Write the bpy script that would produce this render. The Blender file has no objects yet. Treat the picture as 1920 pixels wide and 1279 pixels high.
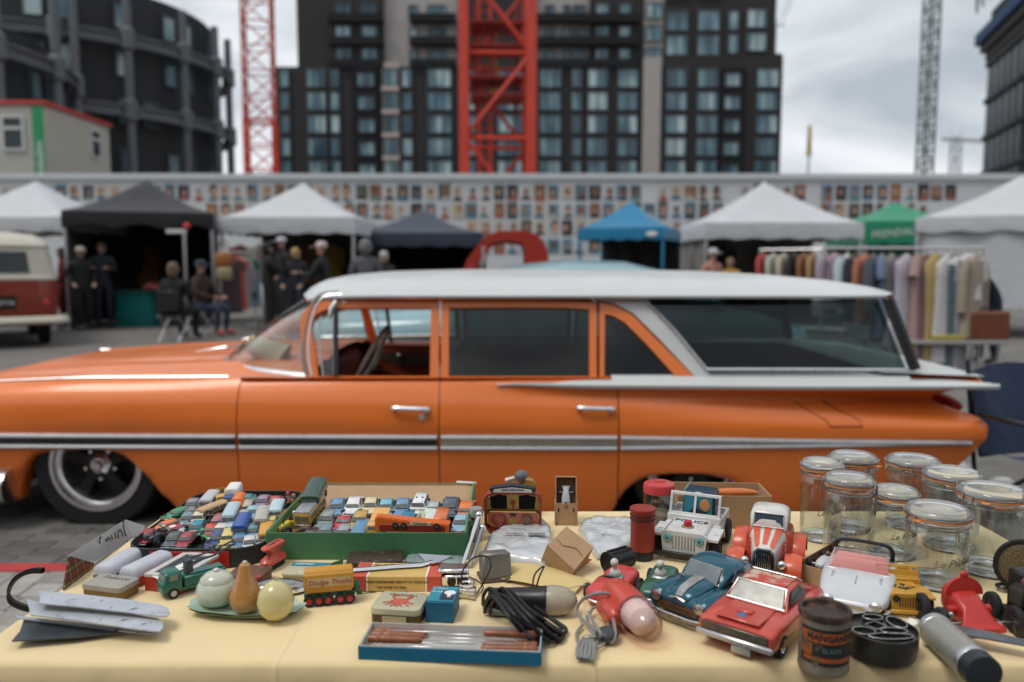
import bpy,bmesh,math,random
from mathutils import Vector,Matrix,noise
R=math.radians
SC=bpy.context.scene
COL=SC.collection
random.seed(7)
# ---------------------------------------------------------------- camera
HC,PITCH,FPX=1.32,R(5.34),28/36*1920
cam_d=bpy.data.cameras.new('camera')
cam_d.lens=28;cam_d.sensor_width=36;cam_d.sensor_fit='HORIZONTAL'
cam_d.clip_start=0.05;cam_d.clip_end=2000
cam_d.dof.use_dof=True;cam_d.dof.focus_distance=1.58;cam_d.dof.aperture_fstop=2.25
cam=bpy.data.objects.new('camera',cam_d);COL.objects.link(cam)
cam.location=(0,0,HC);cam.rotation_euler=(R(90)-PITCH,0,0)
SC.camera=cam
# ---------------------------------------------------------------- sky (even overcast)
W=bpy.data.worlds.new('World');SC.world=W;W.use_nodes=True
nt=W.node_tree;nt.nodes.clear()
def wn(t):return nt.nodes.new(t)
SUN_EL,SUN_AZ=R(62),R(240)  # azimuth clockwise from +Y
sky=wn('ShaderNodeTexSky');sky.sky_type='NISHITA';sky.sun_disc=False
sky.sun_elevation=SUN_EL;sky.sun_rotation=SUN_AZ
bg1=wn('ShaderNodeBackground');bg1.inputs[1].default_value=0.07
nt.links.new(sky.outputs[0],bg1.inputs[0])
tc=wn('ShaderNodeTexCoord');mp=wn('ShaderNodeMapping');mp.inputs['Scale'].default_value=(1,1,2.6)
nt.links.new(tc.outputs['Generated'],mp.inputs[0])
nz=wn('ShaderNodeTexNoise');nz.inputs['Scale'].default_value=2.6;nz.inputs['Detail'].default_value=7
nz.inputs['Roughness'].default_value=.52;nz.inputs['Distortion'].default_value=.5
nt.links.new(mp.outputs[0],nz.inputs['Vector'])
cr=wn('ShaderNodeValToRGB');cr.color_ramp.elements[0].position=.36;cr.color_ramp.elements[1].position=.62
cr.color_ramp.elements[0].color=(.42,.465,.515,1);cr.color_ramp.elements[1].color=(.86,.89,.92,1)
nt.links.new(nz.outputs['Fac'],cr.inputs[0])
bg2=wn('ShaderNodeBackground');bg2.inputs[1].default_value=1.0
nt.links.new(cr.outputs[0],bg2.inputs[0])
mx=wn('ShaderNodeMixShader');mx.inputs[0].default_value=.93
nt.links.new(bg1.outputs[0],mx.inputs[1]);nt.links.new(bg2.outputs[0],mx.inputs[2])
wo=wn('ShaderNodeOutputWorld');nt.links.new(mx.outputs[0],wo.inputs[0])
sd=bpy.data.lights.new('sun','SUN');sd.energy=1.4;sd.angle=R(22);sd.color=(1,.96,.9)
sun=bpy.data.objects.new('sun',sd);COL.objects.link(sun)
sdir=Vector((math.sin(SUN_AZ)*math.cos(SUN_EL),math.cos(SUN_AZ)*math.cos(SUN_EL),math.sin(SUN_EL)))
sun.rotation_euler=sdir.to_track_quat('Z','Y').to_euler();sun.location=sdir*50
# ---------------------------------------------------------------- colour management, render
vs_=SC.view_settings
vs_.view_transform='Standard';vs_.look='None';vs_.gamma=1;vs_.exposure=0.24;vs_.use_curve_mapping=False
SC.render.engine='CYCLES'
cy=SC.cycles;cy.use_denoising=True;cy.max_bounces=10;cy.transparent_max_bounces=24
cy.transmission_bounces=8;cy.caustics_reflective=False;cy.caustics_refractive=False;cy.sample_clamp_indirect=4

# ---------------------------------------------------------------- layout helpers (metres; photograph pixels -> points at a stated depth or height)
CAM=Vector((0,0,HC))
def ray(px,py):
    u=(px-960)/FPX;v=(639.5-py)/FPX
    return Vector((u,math.cos(PITCH)+v*math.sin(PITCH),-math.sin(PITCH)+v*math.cos(PITCH)))
def at_y(px,py,Y):
    d=ray(px,py);return CAM+d*(Y/d.y)
def on_z(px,py,z):
    d=ray(px,py);return CAM+d*((z-HC)/d.z)
TZ=0.742  # table top
def T(px,py,h=0.0):return on_z(px,py,TZ+h)
def gx(px,Y):return (px-960)/FPX*Y*1.0
# ---------------------------------------------------------------- materials
MATS={}
def mat(name,col=(.5,.5,.5),rough=.5,metal=0.,var=.12,scale=20.,bump=0.,bscale=150.,coat=0.,coatr=.1,trans=0.,ior=1.45,
        spots=None,spec=.5,emit=None,sheen=0.,tint_rand=0.):
    if name in MATS:return MATS[name]
    m=bpy.data.materials.new(name);m.use_nodes=True;n=m.node_tree;N=n.nodes;L=n.links
    p=N['Principled BSDF']
    p.inputs['Roughness'].default_value=rough;p.inputs['Metallic'].default_value=metal
    p.inputs['IOR'].default_value=ior;p.inputs['Coat Weight'].default_value=coat;p.inputs['Coat Roughness'].default_value=coatr
    p.inputs['Transmission Weight'].default_value=trans;p.inputs['Specular IOR Level'].default_value=spec
    p.inputs['Sheen Weight'].default_value=sheen
    c=(*col,1) if len(col)==3 else col
    p.inputs['Base Color'].default_value=c
    t=N.new('ShaderNodeTexCoord');out=None
    if var or spots or tint_rand:
        z=N.new('ShaderNodeTexNoise');z.inputs['Scale'].default_value=scale;z.inputs['Detail'].default_value=5;z.inputs['Roughness'].default_value=.6
        L.new(t.outputs['Object'],z.inputs['Vector'])
        r=N.new('ShaderNodeMapRange');r.inputs[1].default_value=.25;r.inputs[2].default_value=.75
        r.inputs[3].default_value=1-var;r.inputs[4].default_value=1+var
        L.new(z.outputs['Fac'],r.inputs[0])
        fac=r.outputs[0]
        if tint_rand:
            oi=N.new('ShaderNodeObjectInfo');r2=N.new('ShaderNodeMapRange');r2.inputs[3].default_value=1-tint_rand;r2.inputs[4].default_value=1+tint_rand
            L.new(oi.outputs['Random'],r2.inputs[0]);mm=N.new('ShaderNodeMath');mm.operation='MULTIPLY'
            L.new(fac,mm.inputs[0]);L.new(r2.outputs[0],mm.inputs[1]);fac=mm.outputs[0]
        vm=N.new('ShaderNodeVectorMath');vm.operation='SCALE';vm.inputs[0].default_value=c[:3];L.new(fac,vm.inputs['Scale'])
        out=vm.outputs[0]
        rr=N.new('ShaderNodeMapRange');rr.inputs[1].default_value=.3;rr.inputs[2].default_value=.7
        rr.inputs[3].default_value=max(.02,rough-.06);rr.inputs[4].default_value=min(1,rough+.1)
        L.new(z.outputs['Fac'],rr.inputs[0]);L.new(rr.outputs[0],p.inputs['Roughness'])
        if spots:  # wear: (colour, amount 0..1, scale)
            z2=N.new('ShaderNodeTexNoise');z2.inputs['Scale'].default_value=spots[2];z2.inputs['Detail'].default_value=8;z2.inputs['Roughness'].default_value=.7
            L.new(t.outputs['Object'],z2.inputs['Vector'])
            cr_=N.new('ShaderNodeValToRGB');a=.72-.36*spots[1]
            cr_.color_ramp.elements[0].position=a;cr_.color_ramp.elements[1].position=a+.07
            L.new(z2.outputs['Fac'],cr_.inputs[0])
            mi=N.new('ShaderNodeMix');mi.data_type='RGBA';L.new(cr_.outputs[0],mi.inputs[0]);L.new(out,mi.inputs[6])
            mi.inputs[7].default_value=(*spots[0],1);out=mi.outputs[2]
        L.new(out,p.inputs['Base Color'])
    if bump:
        z3=N.new('ShaderNodeTexNoise');z3.inputs['Scale'].default_value=bscale;z3.inputs['Detail'].default_value=4
        L.new(t.outputs['Object'],z3.inputs['Vector'])
        b=N.new('ShaderNodeBump');b.inputs['Strength'].default_value=bump;b.inputs['Distance'].default_value=.3/bscale
        L.new(z3.outputs['Fac'],b.inputs['Height']);L.new(b.outputs[0],p.inputs['Normal'])
    if emit:
        p.inputs['Emission Color'].default_value=(*emit[0],1);p.inputs['Emission Strength'].default_value=emit[1]
    MATS[name]=m
    return m
def clear_glass(name,tint=(.95,.97,.96),rough=.01,refl=1.0):
    """thin sheet glass: clear (tinted) transmission with a Fresnel reflection"""
    if name in MATS:return MATS[name]
    m=bpy.data.materials.new(name);m.use_nodes=True;N=m.node_tree.nodes;L=m.node_tree.links
    N.remove(N['Principled BSDF'])
    tr=N.new('ShaderNodeBsdfTransparent');tr.inputs[0].default_value=(*tint,1)
    gl=N.new('ShaderNodeBsdfGlossy');gl.inputs['Roughness'].default_value=rough
    fr=N.new('ShaderNodeLayerWeight');fr.inputs[0].default_value=.5
    pw=N.new('ShaderNodeMath');pw.operation='POWER';pw.inputs[1].default_value=4.6;L.new(fr.outputs['Facing'],pw.inputs[0])
    mu=N.new('ShaderNodeMath');mu.operation='MULTIPLY_ADD';mu.use_clamp=True;mu.inputs[1].default_value=.85*refl;mu.inputs[2].default_value=.045*refl;L.new(pw.outputs[0],mu.inputs[0])
    mi=N.new('ShaderNodeMixShader');L.new(mu.outputs[0],mi.inputs[0]);L.new(tr.outputs[0],mi.inputs[1]);L.new(gl.outputs[0],mi.inputs[2])
    L.new(mi.outputs[0],N['Material Output'].inputs[0]);MATS[name]=m
    return m
# ---------------------------------------------------------------- mesh builder
def sgp(a,e):return math.copysign(abs(a) ** e,a)
class B:
    def __init__(s):s.v=[];s.f=[];s.m=[];s.X=Matrix()
    def add(s,vs,fs,m=0):
        n=len(s.v);X=s.X
        s.v += [X @ Vector(p) for p in vs];s.f += [tuple(i+n for i in f) for f in fs];s.m += [m]*len(fs);return s
    def box(s,c,d,m=0,bev=0.,rz=0.,X=None,tx=1.,ty=1.):
        """box centre c, size d; bev chamfer; tx/ty scale of the top face"""
        hx,hy,hz=d[0]/2,d[1]/2,d[2]/2
        Q=Matrix.Translation(c) @ Matrix.Rotation(rz,4,'Z')
        if X is not None:Q=Q @ X
        def tp(x,y,z):
            k=(z/hz+1)/2;return Q @ Vector((x*(1+(tx-1)*k),y*(1+(ty-1)*k),z))
        if not bev:
            vs=[tp(x,y,z) for x in (-hx,hx) for y in (-hy,hy) for z in (-hz,hz)]
            return s.add(vs,[(0,1,3,2),(4,6,7,5),(0,4,5,1),(2,3,7,6),(0,2,6,4),(1,5,7,3)],m)
        b=min(bev,hx*.9,hy*.9,hz*.9);vs=[];ix={}
        for sx in (-1,1):
            for sy in (-1,1):
                for sz in (-1,1):
                    for k in range(3):
                        p=[sx*(hx-b),sy*(hy-b),sz*(hz-b)];p[k]=(sx*hx,sy*hy,sz*hz)[k]
                        ix[sx,sy,sz,k]=len(vs);vs.append(tp(*p))
        F=[]
        for k in range(3):
            a,c2=[(1,2),(0,2),(0,1)][k]
            for sg in (-1,1):
                q=[]
                for (u,w) in ((-1,-1),(1,-1),(1,1),(-1,1)):
                    t=[0,0,0];t[k]=sg;t[a]=u;t[c2]=w;q.append(ix[t[0],t[1],t[2],k])
                F.append(tuple(q))
        for k in range(3):
            a,c2=[(1,2),(0,2),(0,1)][k]
            for u in (-1,1):
                for w in (-1,1):
                    q=[]
                    for (e,kk) in ((-1,a),(-1,c2),(1,c2),(1,a)):
                        t=[0,0,0];t[k]=e;t[a]=u;t[c2]=w;q.append(ix[t[0],t[1],t[2],kk])
                    F.append(tuple(q))
        for sx in (-1,1):
            for sy in (-1,1):
                for sz in (-1,1):F.append(tuple(ix[sx,sy,sz,k] for k in range(3)))
        return s.add(vs,F,m)
    def loft(s,rings,m=0,cap0=True,cap1=True,closed=True):
        n=len(rings[0]);vs=[p for r in rings for p in r];F=[]
        for i in range(len(rings)-1):
            for j in range(n if closed else n-1):
                k=(j+1) % n;F.append((i*n+j,i*n+k,(i+1)*n+k,(i+1)*n+j))
        if closed and cap0:F.append(tuple(range(n-1,-1,-1)))
        if closed and cap1:F.append(tuple((len(rings)-1)*n+j for j in range(n)))
        return s.add(vs,F,m)
    def cyl(s,a,b,r,r2=None,n=14,m=0,cap=True):
        a,b=Vector(a),Vector(b);d=(b-a).normalized();u=d.orthogonal().normalized();w=d.cross(u)
        r2=r if r2 is None else r2
        ring=lambda c,q:[c+(u*math.cos(t)+w*math.sin(t))*q for t in [2*math.pi*i/n for i in range(n)]]
        return s.loft([ring(a,r),ring(b,r2)],m,cap,cap)
    def tube(s,pts,r,n=6,m=0,closed=False,flat=1.):
        pts=[Vector(p) for p in pts];N=len(pts);rs=r if isinstance(r,(list,tuple)) else [r]*N
        rings=[];u=None
        for i,p in enumerate(pts):
            a=pts[i-1] if (i or closed) else p;b=pts[(i+1) % N] if (i<N-1 or closed) else p
            d=(b-a);d=d.normalized() if d.length>1e-9 else Vector((0,0,1))
            if u is None:u=d.orthogonal().normalized()
            u=(u-d*u.dot(d));u=u.normalized() if u.length>1e-6 else d.orthogonal().normalized()
            w=d.cross(u)
            rings.append([p+(u*math.cos(t)+w*math.sin(t)*flat)*rs[i] for t in [2*math.pi*j/n for j in range(n)]])
        if closed:rings.append(rings[0]);return s.loft(rings,m,False,False)
        return s.loft(rings,m)
    def lathe(s,prof,n=24,m=0,X=None,cap0=True,cap1=True):
        X=X or Matrix()
        rings=[[X @ Vector((r*math.cos(t),r*math.sin(t),z)) for t in [2*math.pi*j/n for j in range(n)]] for r,z in prof]
        return s.loft(rings,m,cap0,cap1)
    def sph(s,c,r,nu=14,nv=8,m=0,X=None):
        rx,ry,rz=(r,r,r) if not isinstance(r,(list,tuple)) else r
        Q=Matrix.Translation(c) @ (X or Matrix()) @ Matrix.Diagonal((rx,ry,rz,1))
        pr=[(math.sin(math.pi*(i+.15)/(nv+.3)),-math.cos(math.pi*(i+.15)/(nv+.3))) for i in range(nv+1)]
        return s.lathe(pr,nu,m,Q)
    def poly(s,pts,vec,m=0):
        pts=[Vector(p) for p in pts];vec=Vector(vec);n=len(pts)
        F=[tuple(range(n-1,-1,-1)),tuple(range(n,2*n))]+[(i,(i+1) % n,n+(i+1) % n,n+i) for i in range(n)]
        return s.add(pts+[p+vec for p in pts],F,m)
    def ring(s,outer,inner,vec,m=0):
        n=len(outer);vec=Vector(vec);o=[Vector(p) for p in outer];i_=[Vector(p) for p in inner]
        vs=o+i_+[p+vec for p in o]+[p+vec for p in i_];F=[]
        for a in range(n):
            b=(a+1) % n
            F += [(a,b,n+b,n+a),(2*n+a,3*n+a,3*n+b,2*n+b),(a,2*n+a,2*n+b,b),(n+a,n+b,3*n+b,3*n+a)]
        return s.add(vs,F,m)
    def grid(s,f,nu,nv,m=0):
        vs=[f(i/nu,j/nv) for i in range(nu+1) for j in range(nv+1)]
        F=[(i*(nv+1)+j,(i+1)*(nv+1)+j,(i+1)*(nv+1)+j+1,i*(nv+1)+j+1) for i in range(nu) for j in range(nv)]
        return s.add(vs,F,m)
    def sup(s,st,n=16,e=4.,m=0):
        """loft along x of superellipse sections; st = (x, z_bottom, z_top, half_width[, exponent])"""
        rings=[]
        for q in st:
            x,z0,z1,w=q[:4];ee=q[4] if len(q)>4 else e;zc,h=(z0+z1)/2,(z1-z0)/2
            rings.append([(x,w*sgp(math.cos(t),2/ee),zc+h*sgp(math.sin(t),2/ee)) for t in [2*math.pi*(j+.5)/n for j in range(n)]])
        return s.loft(rings,m)
def mesh_of(name,b,mats,smooth=38):
    me=bpy.data.meshes.new(name);me.from_pydata([tuple(p) for p in b.v],[],b.f)
    for m in (mats if isinstance(mats,(list,tuple)) else [mats]):me.materials.append(m)
    bm=bmesh.new();bm.from_mesh(me);bm.faces.ensure_lookup_table()
    for i,f in enumerate(bm.faces):f.material_index=b.m[i]
    bmesh.ops.recalc_face_normals(bm,faces=bm.faces[:]);bm.to_mesh(me);bm.free()
    if smooth:me.shade_smooth();me.set_sharp_from_angle(angle=R(smooth))
    return me
def link(name,data,parent=None,loc=None,rz=None,X=None):
    o=bpy.data.objects.new(name,data);COL.objects.link(o)
    if parent is not None:o.parent=parent
    if X is not None:o.matrix_local=X
    if loc is not None:o.location=loc
    if rz is not None:o.rotation_euler=(0,0,rz)
    return o
def O(name,b,mats,parent=None,loc=None,rz=None,X=None,smooth=38):
    return link(name,mesh_of(name,b,mats,smooth),parent,loc,rz,X)
def tag(o,label=None,cat=None,group=None,kind=None):
    if label:o['label']=label
    if cat:o['category']=cat
    if group:o['group']=group
    if kind:o['kind']=kind
    return o
def thing(name,label,cat,loc=(0,0,0),rz=0.,group=None,X=None):
    o=bpy.data.objects.new(name,None);COL.objects.link(o);o.empty_display_size=.05
    o.location=loc;o.rotation_euler=(0,0,rz)
    if X is not None:o.matrix_world=X
    return tag(o,label,cat,group)
KIDS={}
def copy_tree(o,parent=None):
    c=o.copy();COL.objects.link(c)
    if parent is not None:c.parent=parent
    for ch in list(o.children):copy_tree(ch,c)
    return c
TXT={}
def text_mesh(s,size,material,ext=.0002,shear=0.,bold=0.,spacing=1.):
    k=(s,size,material.name,ext,shear,bold)
    if k in TXT:return TXT[k]
    cu=bpy.data.curves.new('lettering','FONT');cu.body=s;cu.size=size;cu.extrude=ext;cu.shear=shear;cu.offset=bold*size
    cu.align_x='CENTER';cu.align_y='CENTER';cu.resolution_u=2;cu.space_character=spacing
    ob=bpy.data.objects.new('lettering',cu);COL.objects.link(ob)
    dg=bpy.context.evaluated_depsgraph_get()
    me=bpy.data.meshes.new_from_object(ob.evaluated_get(dg));me.name='lettering';me.materials.clear();me.materials.append(material)
    bpy.data.objects.remove(ob);bpy.data.curves.remove(cu);TXT[k]=me
    return me
def frame_X(o,xdir,ydir):
    """matrix with origin o, x axis xdir and z axis normal to xdir, ydir"""
    x=Vector(xdir).normalized();z=x.cross(Vector(ydir)).normalized();y=z.cross(x)
    return Matrix(((x.x,y.x,z.x,o[0]),(x.y,y.y,z.y,o[1]),(x.z,y.z,z.z,o[2]),(0,0,0,1)))
def letter(s,size,material,parent,o,xdir,ydir,**k):
    return link('lettering',text_mesh(s,size,material,**k),parent,X=frame_X(o,xdir,ydir))
def arc(c,r,a0,a1,n,z=0):return [(c[0]+r*math.cos(R(a0+(a1-a0)*i/n)),c[1]+r*math.sin(R(a0+(a1-a0)*i/n)),z) for i in range(n+1)]
def rrect(w,d,r,n=4):
    """rounded rectangle outline, centred"""
    pts=[]
    for cx,cy,a in ((w/2-r,d/2-r,0),(-w/2+r,d/2-r,90),(-w/2+r,-d/2+r,180),(w/2-r,-d/2+r,270)):
        pts += [(cx+r*math.cos(R(a+90*i/n)),cy+r*math.sin(R(a+90*i/n))) for i in range(n+1)]
    return pts
def spline(pts,n=6):
    P=[Vector(p) for p in pts];out=[]
    for i in range(len(P)-1):
        a,b,c,d=P[max(i-1,0)],P[i],P[i+1],P[min(i+2,len(P)-1)]
        for k in range(n):
            t=k/n;out.append(.5*((2*b)+(c-a)*t+(2*a-5*b+4*c-d)*t*t+(3*b-a-3*c+d)*t ** 3))
    out.append(P[-1]);return out
def interp(tab,x):
    if x <= tab[0][0]:return tab[0][1]
    for (a,p),(b,q) in zip(tab,tab[1:]):
        if x <= b:return p+(q-p)*(x-a)/(b-a)
    return tab[-1][1]
# common materials
chrome=mat('chrome',(.78,.78,.78),.12,1.,.05,30)
dull_steel=mat('dull_steel',(.5,.5,.5),.38,1.,.2,60)
black_rubber=mat('black_rubber',(.018,.018,.019),.75,var=.2,scale=80,bump=.2)
black_plastic=mat('black_plastic',(.015,.015,.016),.35,var=.2)
dark_void=mat('dark_void',(.01,.01,.01),.9,var=0)
white_print=mat('white_print',(.75,.74,.70),.6,var=.05)
black_print=mat('black_print',(.02,.02,.022),.6,var=.05)
red_print=mat('red_print',(.55,.05,.035),.55,var=.1)
# ================================================================ ground
def paving_mat():
    m=bpy.data.materials.new('block_paving');m.use_nodes=True;N=m.node_tree.nodes;L=m.node_tree.links;p=N['Principled BSDF']
    t=N.new('ShaderNodeTexCoord');br=N.new('ShaderNodeTexBrick');br.inputs['Scale'].default_value=1
    br.inputs['Brick Width'].default_value=.2;br.inputs['Row Height'].default_value=.1;br.inputs['Mortar Size'].default_value=.004
    br.inputs['Color1'].default_value=(.115,.108,.10,1);br.inputs['Color2'].default_value=(.165,.155,.145,1);br.inputs['Mortar'].default_value=(.17,.155,.13,1)
    L.new(t.outputs['Object'],br.inputs['Vector'])
    z=N.new('ShaderNodeTexNoise');z.inputs['Scale'].default_value=.35;z.inputs['Detail'].default_value=8;L.new(t.outputs['Object'],z.inputs['Vector'])
    mr=N.new('ShaderNodeMapRange');mr.inputs[1].default_value=.3;mr.inputs[2].default_value=.7;mr.inputs[3].default_value=.85;mr.inputs[4].default_value=1.2
    L.new(z.outputs['Fac'],mr.inputs[0]);vm=N.new('ShaderNodeVectorMath');vm.operation='SCALE';L.new(br.outputs['Color'],vm.inputs[0]);L.new(mr.outputs[0],vm.inputs['Scale'])
    L.new(vm.outputs[0],p.inputs['Base Color']);p.inputs['Roughness'].default_value=.8
    return m
b=B();b.grid(lambda u,v:(-400+800*u,-300+900*v,0),4,4)
ground=tag(O('ground',b,paving_mat(),smooth=0),'grey block paved market ground',kind='structure')
paver_m=mat('paver_stone',(.125,.118,.108),.8,var=.3,scale=25,bump=.5,bscale=90,tint_rand=.28)
sett_m=mat('sett_stone',(.30,.285,.26),.8,var=.25,scale=25,bump=.5,bscale=90,tint_rand=.2)
pb=B();pb.box((0,0,.004),(.196,.096,.012),0,.003);paver_me=mesh_of('paver',pb,paver_m)
sb=B();sb.box((0,0,.004),(.127,.127,.012),0,.004);sett_me=mesh_of('sett',sb,sett_m)
pav=thing('pavement','block paving laid in rows beside the orange car',None);pav['kind']='structure'
random.seed(3)
k=0
for r in range(23):
    y=3.47+r*.1;x0=-.66*y-.25;nn=7+r // 5
    for c in range(nn):
        x=x0+c*.2+(.1 if r % 2 else 0)
        o=link('paver',paver_me,pav,(x,y,random.uniform(-.0015,.0015)),random.uniform(-.008,.008));k += 1
for r in range(9):
    y=2.22+r*.131
    for c in range(9):
        x=-.68*y-.1+c*.131+(.06 if r % 2 else 0)
        if x>-.86:continue
        link('sett',sett_me,pav,(x,y,random.uniform(-.003,.003)),random.uniform(-.02,.02))
kb=B();kb.box((0,0,.006),(9,.085,.016),0,.003)
tag(O('painted_line',kb,mat('red_line',(.42,.045,.045),.7,var=.2,scale=8,spots=((.2,.15,.13),.25,20)),None,(-3.2,3.375,0)),'faded red painted line across the paving',kind='structure')

# ================================================================ hoarding with portrait photographs
FY=27.0
def photo_mat():
    m=bpy.data.materials.new('portrait_print');m.use_nodes=True;N=m.node_tree.nodes;L=m.node_tree.links;p=N['Principled BSDF'];p.inputs['Roughness'].default_value=.6
    t=N.new('ShaderNodeTexCoord');oi=N.new('ShaderNodeObjectInfo')
    def ramp(f,cols):
        r=N.new('ShaderNodeValToRGB');r.color_ramp.interpolation='CONSTANT';e=r.color_ramp.elements
        while len(e)<len(cols):e.new(.5)
        for i,c in enumerate(cols):e[i].position=i/len(cols);e[i].color=(*c,1)
        L.new(f,r.inputs[0]);return r.outputs[0]
    def rnd(k):
        a=N.new('ShaderNodeMath');a.operation='MULTIPLY';L.new(oi.outputs['Random'],a.inputs[0]);a.inputs[1].default_value=k
        f=N.new('ShaderNodeMath');f.operation='FRACT';L.new(a.outputs[0],f.inputs[0]);return f.outputs[0]
    bgc=ramp(rnd(1),[(.50,.51,.53),(.03,.04,.05),(.52,.50,.48),(.07,.16,.2),(.54,.54,.55),(.25,.12,.07),(.5,.52,.54),(.08,.10,.08),(.5,.42,.33),(.16,.24,.32)])
    clo=ramp(rnd(7.3),[(.03,.03,.04),(.35,.08,.05),(.05,.14,.25),(.4,.38,.35),(.05,.04,.035),(.10,.22,.2)])
    skn=ramp(rnd(13.7),[(.45,.24,.15),(.20,.09,.05),(.5,.3,.2),(.32,.16,.09)])
    har=ramp(rnd(23.1),[(.02,.018,.016),(.06,.03,.015),(.25,.14,.05),(.02,.02,.02),(.2,.2,.2)])
    def blob(cx,cz,rx,rz,jit):
        mpn=N.new('ShaderNodeMapping');mpn.inputs['Location'].default_value=(-cx/rx,0,-cz/rz);mpn.inputs['Scale'].default_value=(1/rx,0,1/rz)
        o=N.new('ShaderNodeVectorMath');o.operation='ADD';sc_=N.new('ShaderNodeVectorMath');sc_.operation='SCALE';rs_=N.new('ShaderNodeMapRange');rs_.inputs[3].default_value=.5;rs_.inputs[4].default_value=1.25;L.new(rnd(53.3),rs_.inputs[0]);L.new(t.outputs['Object'],sc_.inputs[0]);L.new(rs_.outputs[0],sc_.inputs['Scale']);L.new(sc_.outputs[0],o.inputs[0])
        cmb=N.new('ShaderNodeCombineXYZ');s=N.new('ShaderNodeMath');s.operation='MULTIPLY_ADD';L.new(rnd(31.7),s.inputs[0]);s.inputs[1].default_value=jit;s.inputs[2].default_value=-jit/2
        L.new(s.outputs[0],cmb.inputs[0]);L.new(cmb.outputs[0],o.inputs[1]);L.new(o.outputs[0],mpn.inputs[0])
        ln=N.new('ShaderNodeVectorMath');ln.operation='LENGTH';L.new(mpn.outputs[0],ln.inputs[0])
        c=N.new('ShaderNodeMath');c.operation='LESS_THAN';c.inputs[1].default_value=1;L.new(ln.outputs['Value'],c.inputs[0]);return c.outputs[0]
    cur=bgc
    for cx,cz,rx,rz,colr in ((0,-.27,.15,.17,clo),(0,.03,.085,.125,har),(.005,0,.062,.095,skn)):
        mi=N.new('ShaderNodeMix');mi.data_type='RGBA';L.new(blob(cx,cz,rx,rz,.1),mi.inputs[0]);L.new(cur,mi.inputs[6]);L.new(colr,mi.inputs[7]);cur=mi.outputs[2]
    L.new(cur,p.inputs['Base Color']);return m
hoard=thing('hoarding','long grey white site hoarding covered with rows of portrait photographs','hoarding',(0,FY,0))
htop=at_y(960,326,FY).z
wm=mat('hoarding_paint',(.60,.61,.62),.7,var=.06,scale=.6)
for i in range(-12,13):
    b=B();b.box((i*2.44,.02,htop/2-.1),(2.43,.04,htop-.2),0,.006);O('board',b,wm,hoard)
b=B();b.box((0,-.01,htop-.1),(62,.16,.2),0,.01);O('top_rail',b,mat('hoarding_rail',(.56,.575,.59),.6),hoard)
pm=photo_mat();b=B();b.box((0,0,0),(.365,.014,.53),0,.003);pme=mesh_of('photograph',b,pm)
n=0
z_rows=[at_y(960,361,FY).z,at_y(960,395,FY).z,at_y(960,427,FY).z,at_y(960,462,FY).z]
for r,z in enumerate(z_rows):
    for c in range(78):
        px=-12+c*25.6
        if r==1 and (10<px<95 or 225<px<395 or 500<px<640 or 1370<px<1540 or px>1740):continue
        if r==2 and not (660<px<700 or 880<px<1130 or 1240<px<1340):continue
        if r==3 and not (900<px<1115):continue
        if r==0 and (30<px<70 or px>1800):continue
        p=at_y(px,400,FY);rj=random.Random(c*7+r*131)
        if rj.random()<.03:continue
        link('photograph',pme,hoard,(p.x+rj.uniform(-.012,.012),-.015,z+rj.uniform(-.012,.012))).scale=(rj.uniform(.88,1.08),1,rj.uniform(.86,1.06));n += 1
# ================================================================ apartment block
AY=100.0
def ax(px):return at_y(px,320,AY).x
def az(py):return at_y(960,py,AY).z
apt=thing('apartment_block','dark brick apartment block of many storeys behind the red crane','building',(0,AY,0))
brick=mat('dark_brick',(.028,.026,.027),.85,var=.2,scale=3)
pale=mat('pale_panel',(.36,.33,.31),.8,var=.1,scale=1)
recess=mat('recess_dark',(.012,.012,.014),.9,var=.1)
def wall(px0,px1,pyt,dep=14,y0=0,m=brick,pyb=None,name='wall'):
    z1=az(pyt) if pyt is not None else 62;z0=0 if pyb is None else az(pyb)
    b=B();b.box(((ax(px0)+ax(px1))/2,dep/2+y0,(z0+z1)/2),(ax(px1)-ax(px0),dep,z1-z0));return O(name,b,m,apt,smooth=0)
wall(521,1239.9,125);wall(1240,1462,105,13.9);wall(562,722,None,13.8,.3);wall(722,866,None,12,1.2,pale);wall(860,1005,None,12,.6)
wall(1005,1104,None,12,1.2,pale);wall(1104,1205,None,13,.5);wall(1205,1240,None,13,.15,pale);wall(1240,1448,None,13,.25)
wall(1203,1236,108,.5,-.35,pale,name='pale_column');wall(720,750,118,.5,-.3,mat('stone_trim',(.42,.36,.32),.8),name='pale_column')
def win_glass():
    m=bpy.data.materials.new('flat_window_glass');m.use_nodes=True;N=m.node_tree.nodes;L=m.node_tree.links;p=N['Principled BSDF']
    p.inputs['Roughness'].default_value=.12;oi=N.new('ShaderNodeObjectInfo');t=N.new('ShaderNodeTexCoord')
    z=N.new('ShaderNodeTexNoise');z.inputs['Scale'].default_value=1.0;z.inputs['Detail'].default_value=1;ad=N.new('ShaderNodeVectorMath');ad.operation='MULTIPLY_ADD';ad.inputs[1].default_value=(.55,.2,.12)
    L.new(t.outputs['Object'],ad.inputs[0]);L.new(oi.outputs['Location'],ad.inputs[2]);L.new(ad.outputs[0],z.inputs['Vector'])
    r=N.new('ShaderNodeValToRGB');e=r.color_ramp.elements;e[0].position=.36;e[0].color=(.03,.07,.10,1);e[1].position=.66;e[1].color=(.42,.54,.55,1)
    e2=e.new(.52);e2.color=(.11,.22,.27,1)
    L.new(z.outputs['Fac'],r.inputs[0]);L.new(r.outputs[0],p.inputs['Base Color']);return m
wg=win_glass();wfm=mat('window_frame_metal',(.06,.065,.07),.5)
WM={}
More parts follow.
